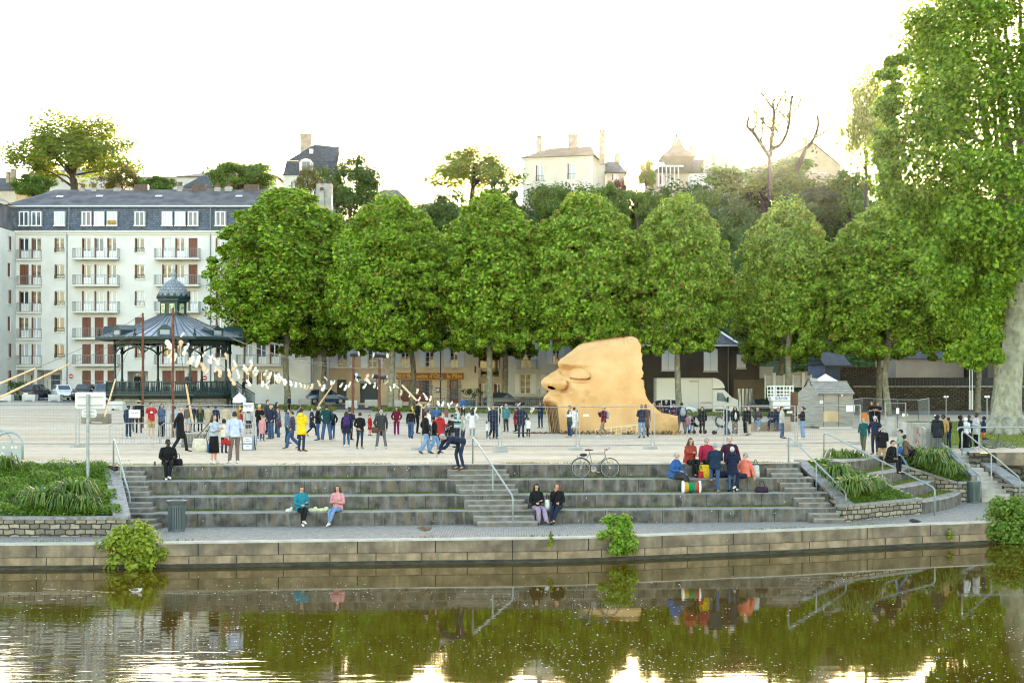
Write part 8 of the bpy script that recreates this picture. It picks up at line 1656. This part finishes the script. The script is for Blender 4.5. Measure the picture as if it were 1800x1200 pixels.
# ---- everyone in the photograph: (label, u, v, height px, facing, top, bottom, options)
def opts(s):
	o={}
	for w_ in s.split():
		a,_,b=w_.partition('=')
		if a == 'h':o['hair'],_,c=b.partition('/');o['hc']=c or 'dk'
		elif a == 'a':x=b.split('/');o['arms']=(x[0],x[-1])
		elif a == 'f':o['fem']=True
		elif a == 'c':o['child']=True
		elif a in ('l','w','low','s','k','x'):o[{'l':'legs','w':'wear','low':'low','s':'shoes','k':'skin','x':'extra'}[a]]=b
		else:o[a]=float(b)
	if o.get('extra') in C_:o['extra']=C_[o['extra']]
	return o
GQ='people queueing at the barriers';GM='people watching on the open plaza';GF='people around the giant face';GR='people at the right end of the plaza';GT='people on the stone tiers'
CROWD=[
(GQ,'black teenager in dark jacket and white trainers behind the Sortie sign',226,770,60,160,'dkblue','djeans','h=buzz/black k=d s=white'),
(GQ,'brown haired girl in grey trousers beside the Sortie sign',234,760,47,280,'grey','grey','h=long/br f a=hold s=white'),
(GQ,'woman in wide straw hat and black clothes in the queue',244,761,58,190,'black','black','h=hat x=beige f low=slim'),
(GQ,'bearded man in red t-shirt and tan shorts',266,770,64,35,'red',(.42,.28,.09),'h=buzz w=tshirt low=shorts s=white yaw=-30'),
(GQ,'woman in blue denim jacket with hand at her chin',284,769,60,45,'denim','black','h=long f a=chin/fold low=jeans s=white'),
(GQ,'person in light denim half hidden by the rusty pole',307,767,54,170,'ldenim','jeans','h=short/br'),
(GQ,'old man in long black coat striding right in front of the barrier',317,793.5,80,88,'black',(.02,.022,.025),'h=receding/gr a=pocket/bwd l=stride w=coat pitch=12'),
(GQ,'man in brown jacket and pale shorts',330,760,49,155,(.12,.09,.07),'lgrey','h=short w=shirt low=shorts'),
(GQ,'person in navy jacket and white cap behind the spar',338,758,48,170,'navy','djeans','h=cap/br x=white'),
(GQ,'woman in long green quilted coat seen from behind',352,758,47,180,'green','black','h=longc/lb f w=coat'),
(GQ,'dark haired man in beige coat in the queue',366,758,46,200,'beige','beige','h=short/dk w=coat wide=1.15'),
(GQ,'person in dark navy jacket between two beige coats',379,758,45,175,'navy','black','h=short/black'),
(GQ,'woman in beige coat with hair up and a thin shoulder strap',397,761,50,180,'beige','beige','h=low_bun/br f w=coat wide=1.15'),
(GQ,'woman in pale denim jacket and long black skirt carrying a beige tote',376,813.5,86,62,'ldenim','black','h=long/br f a=fold low=skirt s=white w=crop'),
(GQ,'child in cream hooded vest and jeans with hair bun',394,796,59,165,'cream','djeans','h=low_bun/black c low=slim a=pocket/down'),
(GQ,'man in pale blue shirt and mauve trousers holding red things',412.5,814,92,205,'lblue','mauve','h=short/dk w=shirt s=white a=down/down l=relax yaw=20'),
(GQ,'red haired woman in mustard scarf behind the Entrée sign',421,758,48,60,(.40,.22,.05),'black','h=long/au f'),
(GQ,'child in red sweater by the Entrée sign',424,760,39,100,'red','black','h=short/black c'),
(GQ,'person in pale grey sweater and black skirt under the Entrée sign',437,762,48,180,'lgrey','black','h=long/br f low=skirt'),
(GQ,'white haired woman in black jacket with orange scarf holding a child',456,770,60,40,'black','djeans','h=short/wh f a=hold'),
(GQ,'little girl in pink flowered dress and jeans',461,775,44,20,'rose','jeans','h=short/lb c f w=coat low=slim'),
(GQ,'white haired man in navy jacket and blue jeans',476,771,61,320,'navy','jeans','h=receding/wh a=pocket low=jeans'),
(GQ,'woman in grey blue cardigan with brown shoulder bag and white trainers',489,771,54,300,(.10,.12,.17),'jeans','h=short/lb f s=white a=fold low=slim'),
(GQ,'tall man in dark jacket behind the white haired man',471,764,62,60,'dgrey','black','h=short/dk'),
(GQ,'dark haired woman in dark cardigan turned to the right',487,763,57,70,(.05,.035,.04),'djeans','h=long/black f'),
(GM,'far off child in navy beside the plane trunk',508,722,26,60,'navy','black','h=short/dk c'),
(GM,'person in blue grey jacket and teal scarf at the left of the yellow raincoat',505,779,62,85,(.10,.14,.22),'dteal','h=low_bun/dk f low=jeans'),
(GM,'bearded man in dark grey hoodie looking down, in light jeans',514,788,66,285,(.06,.05,.06),'jeans','h=short/dk a=pocket l=walk s=brown pitch=25 low=jeans'),
(GM,'person in bright yellow raincoat and brown boots',530,793,77,150,'yellow','djeans','h=short/dk f w=parka s=brown low=slim a=hold'),
(GM,'man in blue shirt hidden behind the yellow raincoat',526,772,60,110,'blue','black','h=short/dk'),
(GM,'woman in dark navy coat walking, gazing up',548,766,50,90,'navy','black','h=short/dk f w=coat l=walk a=pocket low=slim pitch=-25'),
(GM,'white haired man in black jacket looking up',559,773.5,62,280,'black','jeans','h=receding/wh a=hold s=brown pitch=-25'),
(GM,'man in teal green hoodie seen from behind, white trainers',574,774.5,64,182,'dteal','jeans','h=short/black a=pocket l=wide s=white low=jeans'),
(GM,'woman in black jacket and blue jeans beside the green hoodie',584,773,55,150,'black','jeans','h=short/br f a=hips low=slim s=white'),
(GM,'woman in navy parka with purple backpack',609,785,63,188,'navy','jeans','h=longc/dk f w=parka low=slim s=white'),
(GM,'man in navy raising his hands to take a picture',615,773,55,150,'navy','black','h=short/dk a=phone'),
(GM,'woman in black leather jacket with hands behind her back',633,788,64,170,'black','djeans','h=short/dk f a=back low=slim s=tan l=relax'),
(GM,'child in red coat and pink leggings',650,765.5,37,60,'red','rose','h=short/lb c f w=coat low=leggings'),
(GM,'grey haired man in dark grey jacket with brown shoulder bag',670,788,69,195,'dgrey','grey','h=short/gr s=white l=wide a=pocket/down'),
(GM,'man in dark green coat behind the grey haired man',667,766,48,175,'olive','black','h=short/dk'),
(GM,'person in maroon hoodie and magenta trousers facing the river',697,765.5,51,0,'maroon','magenta','h=long/black f a=pocket s=lgrey'),
(GM,'woman in black sweater and baggy jeans with hair in a bun',722,770,52,175,'black','jeans','h=low_bun/black f w=crop low=jeans l=stride'),
(GM,'bald man with yellow scarf looking up',724,763,51,290,(.35,.22,.03),'black','h=receding/br pitch=-25'),
(GM,'tall person all in black by the fence start',734,762,58,90,'black','black','h=short/black a=pocket'),
(GM,'dark haired man in black hoodie and pale baggy jeans',748,797,74,115,'black','ljeans','h=short/black low=jeans l=stride a=pocket s=brown'),
(GM,'woman in black coat with red scarf and pale jeans',764,796,66,95,'black','ljeans','h=low_bun/dk f low=jeans l=stride a=pocket'),
(GM,'man in red quilted jacket with black strap',774,790,66,135,'red','djeans','h=short/dk w=parka a=hold'),
(GM,'woman in white blouse behind the fence posts',753,775,56,120,'white','djeans','h=short/dk f w=shirt'),
(GM,'man in dark red jacket at the back of the crowd by the fence start',746,765,55,60,'maroon','black','h=short/black'),
(GM,'white haired man in grey jacket behind the fence start',754,766,58,40,'grey','dgrey','h=short/wh'),
(GM,'man in blue jacket behind the red quilted jacket',768,767,56,150,'blue','black','h=short/dk'),
(GM,'woman with very long brown hair in lilac grey top',784,772,55,195,'lgrey','djeans','h=longc/au f w=shirt'),
(GM,'bearded man in striped white, turquoise and black sweater',804,786,73,285,(.40,.45,.44),'navy','h=short/dk a=hold x=stripe'),
(GM,'man in grey green vest with dark jeans behind the striped sweater',814,782,54,290,'sage','djeans','h=receding/gr w=vest'),
(GM,'woman in long white coat with hands on her hips',830,769,52,182,'white',(.25,.28,.32),'h=long/black f w=coat a=hips s=white low=slim'),
(GM,'toddler in white top stretching an arm to the left',856,771.5,31,100,'white','grey','h=short/black c a=down/out s=white'),
(GM,'man in navy jacket behind the double fence posts',867,771,60,20,'navy','djeans','h=short/dk l=walk'),
(GM,'woman with long brown hair beside the man in navy at the fence posts',871,770,52,190,'black','black','h=longc/au f'),
(GM,'boy in blue top far back at the iron railing',814,732,34,0,'blue','black','h=short/black k=m c'),
(GF,'child in teal jacket and black trousers',889.5,758.5,48,330,(.05,.17,.20),'black','h=short/bl c'),
(GF,'broad man in navy coat seen from behind, left of the face',916,768.5,57,175,'navy','navy','h=short/dk w=parka a=pocket'),
(GF,'child in red coat half hidden by the man in navy',907,758,43,240,'red','black','h=short/br c w=coat'),
(GF,'toddler in white top and dark leggings near the brushwood',928.5,770,36,150,'white','navy','h=bun/black c f low=leggings s=white a=hold'),
(GF,'woman holding a red coat beside the mouth of the face',950,752,47,330,'dkblue','djeans','h=low_bun/br f a=hold low=slim'),
(GF,'man in green vest and grey cap carrying dark jackets',1001,768,56,285,(.05,.08,.06),'djeans','h=beanie/br x=grey w=vest a=hold s=tan'),
(GF,'woman in long white coat beside the man in the green vest',1009,767,52,195,'white','jeans','h=short/dk f w=coat low=slim s=white'),
(GF,'person in maroon varsity jacket with white sleeves and tan trousers',1061,768,55,290,'maroon',(.26,.19,.13),'h=cap/br x=white a=phone l=walk s=white'),
(GF,'woman in navy jacket and pale jeans seen from behind',1128,769.5,59,182,'navy','ljeans','h=short/au f low=slim a=fold'),
(GF,'man in brown coat beside the woman in pale jeans',1135,767.5,57,170,(.12,.06,.035),'black','h=short/black w=coat'),
(GF,'dark haired person leaning over the neck of the face, far left',1150,751,46,10,'black','black','h=short/black a=hold'),
(GF,'woman with auburn hair behind the neck of the face',1160,750,43,20,'brown','black','h=long/au f a=hold'),
(GF,'white haired man in navy behind the neck of the face',1171,750,47,340,'navy','black','h=short/wh a=hold'),
(GF,'grey haired woman in purple behind the neck of the face',1184,750,41,350,(.08,.03,.06),'black','h=short/gr f a=hold'),
(GF,'man in dark coat and tan trousers with pale grey backpack',1198,762.5,56,195,'dkblue',(.22,.14,.08),'h=cap/dk x=dgrey w=parka l=wide'),
(GF,'child in pink top beside the man with the pale backpack',1208,761,31,170,'pink','ljeans','h=short/lb c'),
(GF,'child in dark vest and pale jeans facing the river',1217,762,31,0,'navy','ljeans','h=short/br c w=vest l=wide a=hold'),
(GF,'woman in black leather jacket over a pink top',1234.5,765,51,350,'black','black','h=long/dk f low=slim s=white x=pinktop'),
(GF,'man in navy jacket and jeans leaning on a stroller',1278,764.5,52,300,'navy','jeans','h=short/dk l=stride a=hold'),
(GF,'woman in dark jacket with black and white flowered trousers',1292,764,51,10,'black',(.16,.13,.12),'h=long/dk f low=jeans s=white x=whitetop'),
(GF,'bald man in black jacket and tan trousers with black bag',1316,764.5,51,275,'black','beige','h=bald a=chin/down'),
(GF,'woman in black trousers behind the bald man',1310,763,49,290,'black','black','h=short/br f s=white'),
(GF,'man in beige hoodie and jeans with navy cap',1374.5,770,57,75,(.46,.43,.39),'jeans','h=cap/dk x=navy a=pocket l=relax'),
(GF,'woman in black top and pale jeans reaching to the left',1411,771,57,270,'black','ljeans','h=low_bun/dk f low=jeans a=reach/hold s=white w=crop'),
(GR,'man in black t-shirt with folded arms, left of the pair at the cage',1532,754,49,30,'black','black','h=receding/dk w=tshirt a=fold'),
(GR,'man in black t-shirt with folded arms, right of the pair at the cage',1543,754,48,330,'black','black','h=short/black w=tshirt a=fold'),
(GR,'short haired blond woman in teal jacket and green trousers striding',1518,794,60,330,'teal','olive','h=short/bl f l=stride a=bwd/fwd s=grey'),
(GR,'man in pale blue cap and navy sweater',1538,798.5,68,325,'navy','djeans','h=cap/wh x=lblue a=pocket s=brown w=shirt'),
(GR,'person in hooded black puffer jacket and grey trousers leaning on the block',1648,794,66,150,(.02,.024,.03),'grey','h=hood w=parka low=jeans k=d'),
(GR,'person in white cap behind the hooded puffer jacket',1645,786,58,120,'black','black','h=cap/black x=white k=d'),
(GR,'man with bushy black hair in mustard hoodie',1658,789,61,330,(.34,.20,.07),'olive','h=afro/black k=d low=jeans'),
(GR,'man in black cap and dark jacket looking at a phone',1667,788,55,300,'dkblue','djeans','h=cap/black x=black k=d a=hold'),
(GR,'person in black hooded jacket at the left of the group on the lawn',1689,789,60,60,'black','black','h=hood k=d'),
(GR,'person in white hooded top with maroon bag on the lawn',1698,788,55,120,'white','black','h=hood k=d low=jeans'),
(GR,'black man in dark jacket behind the white hooded top',1703,786,57,300,'dkblue','djeans','h=buzz/black k=d'),
(GR,'tall black man in pale hoodie and black striped track trousers',1716,787,62,280,'lgrey','black','h=buzz/black k=d w=parka a=hold s=white x=nohood'),
(GR,'person in navy jacket and orange shorts at the right of the lawn group',1729,785,54,250,'navy','orange','h=hood k=d low=shorts'),
]
PP={}
for g_,lab,u,v,hp_,fc,tp,bt,op in CROWD:PP[lab]=person(lab,uv=(u,v),hp=hp_,face=fc,top=tp,bot=bt,group=g_,**opts(op))
def find(s):return next(PP[k] for k in PP if s in k)
# seated and standing figures on the tiers and the stone bench
def sit(key,lab,u,z,yf,face,top,bot,H=1.68,g=GT,dy=.10,**o):
	y=50.0
	for _ in range(6):y=yf((u-CX)*y/F)
	PP[lab]=person(lab,p=((u-CX)*y/F,y+dy,z),H=H,face=face,top=top,bot=bot,seat=True,group=g,**o);return PP[lab]
S_={}
S_['blk']=sit('blk','black man in black hoodie with white earbud sitting on the top tier',294,.01,lambda x:yk(0,x),20,'black','black',1.80,hair='buzz',hc='black',skin='d',arms=('lap','lap'),legs='side',shoes='white',yaw=-35,wide=1.1,lean=14)
S_['teal']=sit('teal','woman in turquoise hoodie sitting on the lowest tier, eating',530,-1.35,lambda x:yk(3,x),25,'turq','black',1.66,hair='bun',hc='br',fem=True,arms=('hold','lap'),legs='cross',shoes='white',pitch=15,wide=1.12)
S_['rose']=sit('rose','woman in pale pink sweater and blue jeans holding a phone on the lowest tier',592,-1.35,lambda x:yk(3,x),-15,'rose','ljeans',1.68,hair='long',hc='br',fem=True,arms=('hold','fold'),legs='side',shoes='white',pitch=10)
S_['lilac']=sit('lilac','woman with short black curls in black top and lilac trousers, eating',944,-1.35,lambda x:yk(3,x),15,'black','lilac',1.68,hair='curly',hc='black',fem=True,arms=('hold','lap'),legs='loose',shoes='grey',low='jeans')
S_['aub']=sit('aub','woman with auburn curls in black top and navy trousers, hand at her mouth',979,-1.35,lambda x:yk(3,x),-8,'black','navy',1.72,hair='curly',hc='au',fem=True,arms=('lap','chin'),legs='side')
S_['bsw']=sit('bsw','grey haired man in blue sweater sitting on the second tier, turned to the right',1186,-.45,lambda x:yk(1,x),62,'blue','dgrey',1.80,hair='receding',hc='gr',arms=('knee','hold'),legs='sit',lean=14,wide=1.12,fat=1.1,low='jeans')
S_['shawl']=sit('shawl','woman with long wavy hair wrapped in a rust red shawl on the top tier',1214,.01,lambda x:yk(0,x),25,(.30,.045,.03),'black',1.76,hair='longc',hc='br',fem=True,arms=('hold','reach'),legs='side',lean=8,wide=1.25)
S_['rjk']=sit('rjk','person in crimson jacket sitting on the top tier behind the yellow bag',1244,.01,lambda x:yk(0,x),10,(.34,.02,.05),'black',1.76,hair='short',hc='gr',arms=('hold','down'),legs='sit',wide=1.1)
S_['mar']=sit('mar','balding man in dark plum cardigan sitting on the top tier',1284,.01,lambda x:yk(0,x),0,(.05,.015,.03),'black',1.85,hair='receding',hc='br',arms=('lean','lean'),legs='sit',wide=1.1)
S_['cor']=sit('cor','grey haired woman with glasses in coral sweater looking up to the left',1309,-.45,lambda x:yk(1,x),-35,'coral','navy',1.70,hair='short',hc='gr',fem=True,arms=('lean','lap'),legs='cross',shoes='white',yaw=30,pitch=-15,wide=1.2)
def stand(lab,u,v,z,hp,face,top,bot,op,g=GT):p=PZ(u,v,z);PP[lab]=person(lab,p=p,H=hp*p.y/F,face=face,top=top,bot=bot,group=g,**opts(op));return PP[lab]
S_['nv']=stand('grey haired man in navy sweater and jeans standing, one foot up, back turned',1257,865.5,-.9,88,178,(.015,.03,.06),'jeans','h=short/gr l=step a=fold s=tan wide=1.08 low=slim')
S_['puf']=stand('white haired woman in navy quilted jacket standing with her back turned',1287,864,-.9,80,182,(.018,.024,.06),'jeans','h=short/wh f w=parka low=slim a=hold')
p=PZ(806,832,-.15);p.y=yk(0,p.x)-.12;p.z=-.15
S_['bend']=person('grey haired man in navy bending down to touch the top stone step',p=(p.x,p.y,-.15),H=1.82,face=-62,top='navy',bot='djeans',hair='short',hc='gr',arms=('knee','floor'),legs='bend',lean=78,shoes='brown',group=GT,low='slim')
p=PZ(1551,821,-.45);stand('bald man in black jacket and tan trousers on the curved tiers',1551,821,-.45,73,190,'black','tan','h=receding/gr l=relax a=hold s=brown');stand('woman in sage green sweatshirt, black cap and pale jeans on the curved tiers',1583,821,-.45,67,250,'sage','ljeans','h=cap/black x=black f l=stride low=slim a=hold wide=1.15 s=lgrey')
def sitp(lab,p,face,top,bot,H,g=GT,**o):PP[lab]=person(lab,p=p,H=H,face=face,top=top,bot=bot,seat=True,group=g,**o);return PP[lab]
sitp('person in black sitting between the bald man and the woman in sage green',PZ(1564,812,.01),40,'black','black',1.6,hair='short',hc='black',legs='sit',arms=('lap','lap'),lean=20)
sitp('woman in brown jacket sitting behind the woman in sage green',PZ(1593,800,.02),110,(.14,.09,.07),'black',1.55,hair='short',hc='black',legs='tuck',arms=('lap','lap'),fem=True)
for lab,u,vt,fc,tp,bt,o in [('seated woman in dark jacket and pale jeans on the tan stone bench',1332,741,5,'dgrey','ljeans',dict(hair='short',hc='bl',fem=True,arms=('lap','lap'),legs='cross',shoes='white',wide=1.15)),('seated woman in navy vest with red sleeves on the tan stone bench',1357,740.5,-25,'navy','djeans',dict(hair='long',hc='lb',fem=True,arms=('lap','lap'),legs='cross',shoes='red')),('seated person in blue jeans partly behind the beige hoodie',1367.5,740.5,-10,'navy','jeans',dict(hair='short',hc='dk',legs='sit'))]:
	yb=G(u,757).y-.40;q=PY(u,vt,yb);q.z=zg(q.x,q.y)+.50;sitp(lab,q,fc,tp,bt,1.72,GF,**o)
q=G(795,779);sitp('person in black cap and black clothes sitting on the grey stone block',(q.x,q.y-.3,q.z+.52),-30,'black','black',1.6,GM,hair='cap',hc='black',extra=C_['black'],legs='sit',arms=('hold','lap'),pitch=20)
# on the bandstand
for lab,dx,dy,tp,o in [('person in white cap and black shirt behind the bandstand railing',-1.95,-4.9,'black',dict(hair='cap',extra=C_['white'])),('dark haired person in grey by the bandstand railing',2.3,-4.5,'dgrey',dict(hair='short')),('person in black coming down the bandstand stairs',6.6,-2.2,'black',dict(hair='short',skin='m',legs='walk'))]:
	person(lab,p=(BS_C.x+dx,BS_C.y+dy,BS_ZF-(.45 if dx>5 else 0)),H=1.72,face=10 if dx<5 else 90,top=tp,bot='black',group='people on the bandstand',**o)
# stripes, prints and scarves as parts of their wearers
P_=find('striped');k=0
for zz,c in [(1.36,'black'),(1.27,'turq'),(1.20,'black'),(1.10,'white'),(1.04,'black'),(.98,'turq')]:mb=MB();mb.lathe((0,0,zz),[(1,0),(1,.05)],16,M=Matrix.Diagonal((.205,.15,1.0)),caps=False);P_['part'](mb,'sweater_stripe',cloth(C_[c]))
for s,c in (('pink top','pink'),('flowered trousers','white')):mb=MB();mb.sweep([(0,-.085,.93),(0,-.105,1.15),(0,-.10,1.36)],[(.08,.06),(.075,.06),(.05,.04)],side=(1,0,0),segs=9);find(s)['part'](mb,'top',cloth(C_[c]))
rr=random.Random(6);mb=MB()
for i in range(34):s=rr.choice((-1,1));a=rr.random()*6.28;z=rr.uniform(.12,.88);q=Vector((s*.10+.088*math.cos(a),.0+.088*math.sin(a),z));mb.ell(q,(.03,.03,.035),6,4)
find('flowered trousers')['part'](mb,'flower_print',cloth(C_['white']))
mb=MB();mb.ell((-.055*1,-.16,1.25),(.075,.02,.05),10,6);find('red t-shirt')['part'](mb,'shirt_print',cloth(C_['white']))
for s,c in (('black coat with red scarf','red'),('mustard scarf','yellow'),('orange scarf','orange'),('teal scarf','teal'),('yellow scarf','yellow')):mb=MB();mb.lathe((0,.0,1.46),[(.075,-.05),(.11,-.02),(.11,.04),(.075,.08)],12);find(s)['part'](mb,'scarf',cloth(C_[c]))
for d_,n_ in ((find('white earbud'),'earbud'),):mb=MB();mb.ell((.09,.02,.80),(.018,.02,.024),8,6);mb.ell((-.09,.02,.80),(.018,.02,.024),8,6);d_['part'](mb,n_,M_paper)
mb=MB();
for zz in np.arange(.78,1.36,.085):mb.lathe((0,0,zz),[(.995,0),(1.0,.005),(.995,.01)],18,M=Matrix.Diagonal((.212,.172,1.4)),caps=False)
S_['puf']['part'](mb,'quilting_seam',cloth((.008,.01,.025)))
finish_bodies()
# ---- bags and small belongings
Q=find('beige tote');bag(Q['hipR']+Vector((-.30,-.18,.02)),.50,.48,.16,'cream','large beige tote bag on the arm of the woman in the black skirt',rz=.5,strap=Q['sh'][-1],name='tote_bag');q=G(368,795);bag(q+Vector((0,0,.36)),.34,.34,.2,'blue','blue bag standing behind the woman in the black skirt',name='shopping_bag')
Q=find('holding red things');q=Q['hand'][1];mb=MB();[mb.ell(q+Vector((dx,-.05,dz)),(.09,.07,.10),9,6) for dx,dz in ((0,-.05),(-.1,-.1),(.08,-.13))];tag(mb.build('red_cloth',cloth(C_['red'])),'crumpled red cloth held by the man in the pale blue shirt','cloth')
backpack(find('purple backpack'),(.06,.025,.13),'purple backpack on the woman in the navy parka');backpack(find('pale grey backpack'),(.30,.32,.36),'pale grey backpack on the man in tan trousers');backpack(find('varsity'),(.25,.28,.32),'grey backpack on the person in the varsity jacket',s=.9)
for s,hp_,c,lab in [('dark grey jacket with brown','hipL','brown','brown leather bag on the grey haired man in grey trousers'),('brown shoulder bag and white','hipL',(.10,.03,.03),'reddish brown bag on the woman in the grey blue cardigan'),('bald man in black jacket and tan trousers with','hipL','black','small black bag at the hip of the bald man in tan trousers'),('wide straw hat','hipL',(.20,.10,.07),'brown handbag of the woman in the straw hat'),('sage green','hipL','blue','blue bag at the hip of the woman in sage green'),('beside the man in the green vest','hipL','brown','brown handbag of the woman in the long white coat by the face')]:
	Q=find(s);bag(Q[hp_]+Vector((0,-.06,.08)),.30,.26,.14,c,lab,rz=Q['face'],strap=Q['sh'][-1])
def on(k,u,dy,z):
	y=50.
	for _ in range(6):y=yk(k,(u-CX)*y/F)+dy
	return Vector(((u-CX)*y/F,y,z))
bag(on(1,1238,.30,-.45+.46),.36,.46,.22,(.62,.40,.02),'bright yellow shopping bag on the second tier',name='shopping_bag');bag(on(1,1232,.22,-.45+.24),.18,.24,.18,'red','small red bag beside the yellow shopping bag',name='shopping_bag');bag(on(1,1268,.30,-.45+.24),.40,.24,.24,'navy','navy sports bag on the second tier',name='sports_bag');bag(on(1,1328,.25,-.45+.44),.26,.44,.2,(.5,.5,.48),'pale grey backpack behind the woman in the coral sweater',name='rucksack');bag(on(2,1339,.30,-.9+.20),.42,.22,.26,(.035,.02,.035),'dark purple bag lying on the third tier',name='cloth_bag');bag(on(0,312,.25,.24),.34,.24,.24,'black','black rucksack beside the seated man with the earbud',name='rucksack');bag(on(3,962,.22,-1.35+.34),.16,.34,.14,'white','white bag between the two curly haired women',name='paper_bag')
for u,w_,c in [(508,.26,(.6,.62,.55)),(548,.38,(.62,.60,.40)),(566,.46,(.58,.57,.36))]:q=on(3,u,.16,-1.35);mb=MB();mb.ell(q+Vector((0,0,.05)),(w_/2,.11,.07),9,5);mb.ell(q+Vector((w_*.3,.02,.1)),(w_*.2,.06,.07),7,5);tag(mb.build('plastic_bag',cloth(c)),{508:'small green and white wrapper on the lowest tier left of the turquoise hoodie',548:'pale yellow plastic bag beside the turquoise hoodie',566:'spread pale yellow plastic bag beside the pink sweater'}[u],'plastic bag')
q=on(0,272,.2,.012);mb=MB();mb.lathe(q,[(.033,0),(.034,.12),(.028,.14),(.03,.15)],10);tag(mb.build('drink_can',flat('can_dark',(.05,.06,.07),.3,.5)),'drink can on the top tier left of the man with the earbud','can')
# striped drum lying on the third tier
q=on(2,1216,.24,-.9);t=thing('striped_drum','small drum striped yellow, green and red with white hoops, standing on the third tier','drum',tuple(q));ax=Matrix.Rotation(R(90),3,'Y');rd=[(.19,-.28),(.165,-.12),(.165,.10),(.19,.26)]
for a,b,c in [(0,1,(.55,.30,.04)),(1,2,(.01,.20,.08)),(2,3,(.40,.07,.05))]:mb=MB();mb.lathe(q+Vector((0,0,.20)),rd[a:b+1],18,M=ax,caps=False);mb.build('shell_band',cloth(c),t)
for x in (-.30,.27):mb=MB();mb.lathe(q+Vector((x,0,.205)),[(.17,-.035),(.215,-.03),(.215,.03),(.17,.035)],18,M=ax);mb.build('hoop',M_paper,t)
# strollers
for u,v,c,lab,rz in [(1225,762,'black','black stroller beside the woman in the pink top',.4),(1266,763,'dgrey','dark stroller held by the man in navy',-.3)]:
	q=G(u,v);t=thing('stroller',lab,'stroller',tuple(q),rz,'strollers');mb=MB();mb.sweep([(-.25,0,.62),(-.1,0,.45),(.22,0,.42),(.3,0,.60)],[(.2,.05),(.21,.07),(.2,.07),(.18,.03)],side=(0,1,0),segs=10);mb.build('seat',cloth(C_[c]),t,local=True);mb=MB();mb.sweep([(-.26,0,.66),(-.22,0,.92),(.02,0,.98),(.12,0,.86)],[(.2,.03),(.22,.03),(.22,.03),(.2,.02)],side=(0,1,0),segs=10);mb.build('hood',cloth(C_[c]),t,local=True);mb=MB()
	for sd in (-.22,.22):mb.sweep([(.38,sd,.12),(-.2,sd,.6),(-.5,sd,1.0)],.014,segs=5);mb.sweep([(-.32,sd,.12),(.1,sd,.5)],.014,segs=5)
	mb.sweep([(-.5,-.22,1.0),(-.5,.22,1.0)],.016,segs=5);mb.build('frame',M_galv,t,local=True)
	for x in (-.32,.38):
		for sd in (-.24,.24):mb=MB();mb.lathe((x,sd,.11),[(.11,-.02),(.11,.02)],12,M=Matrix.Rotation(R(90),3,'X'));mb.build('wheel',M_tyre,t,local=True)

# ---- added thin scattering volume for the sun's glow and a paler hill
mb=MB();mb.box((0,210,24),(900,560,78));hz=mb.build('glow_volume',[]);tag(hz,kind='stuff')
m=bpy.data.materials.new('glow_air');m.use_nodes=True;n=m.node_tree.nodes;n.remove(n['Principled BSDF']);v=n.new('ShaderNodeVolumePrincipled');v.inputs['Color'].default_value=(1,.97,.92,1);v.inputs['Density'].default_value=0.000018;v.inputs['Anisotropy'].default_value=.88
m.node_tree.links.new(v.outputs[0],n['Material Output'].inputs['Volume']);hz.data.materials.append(m)
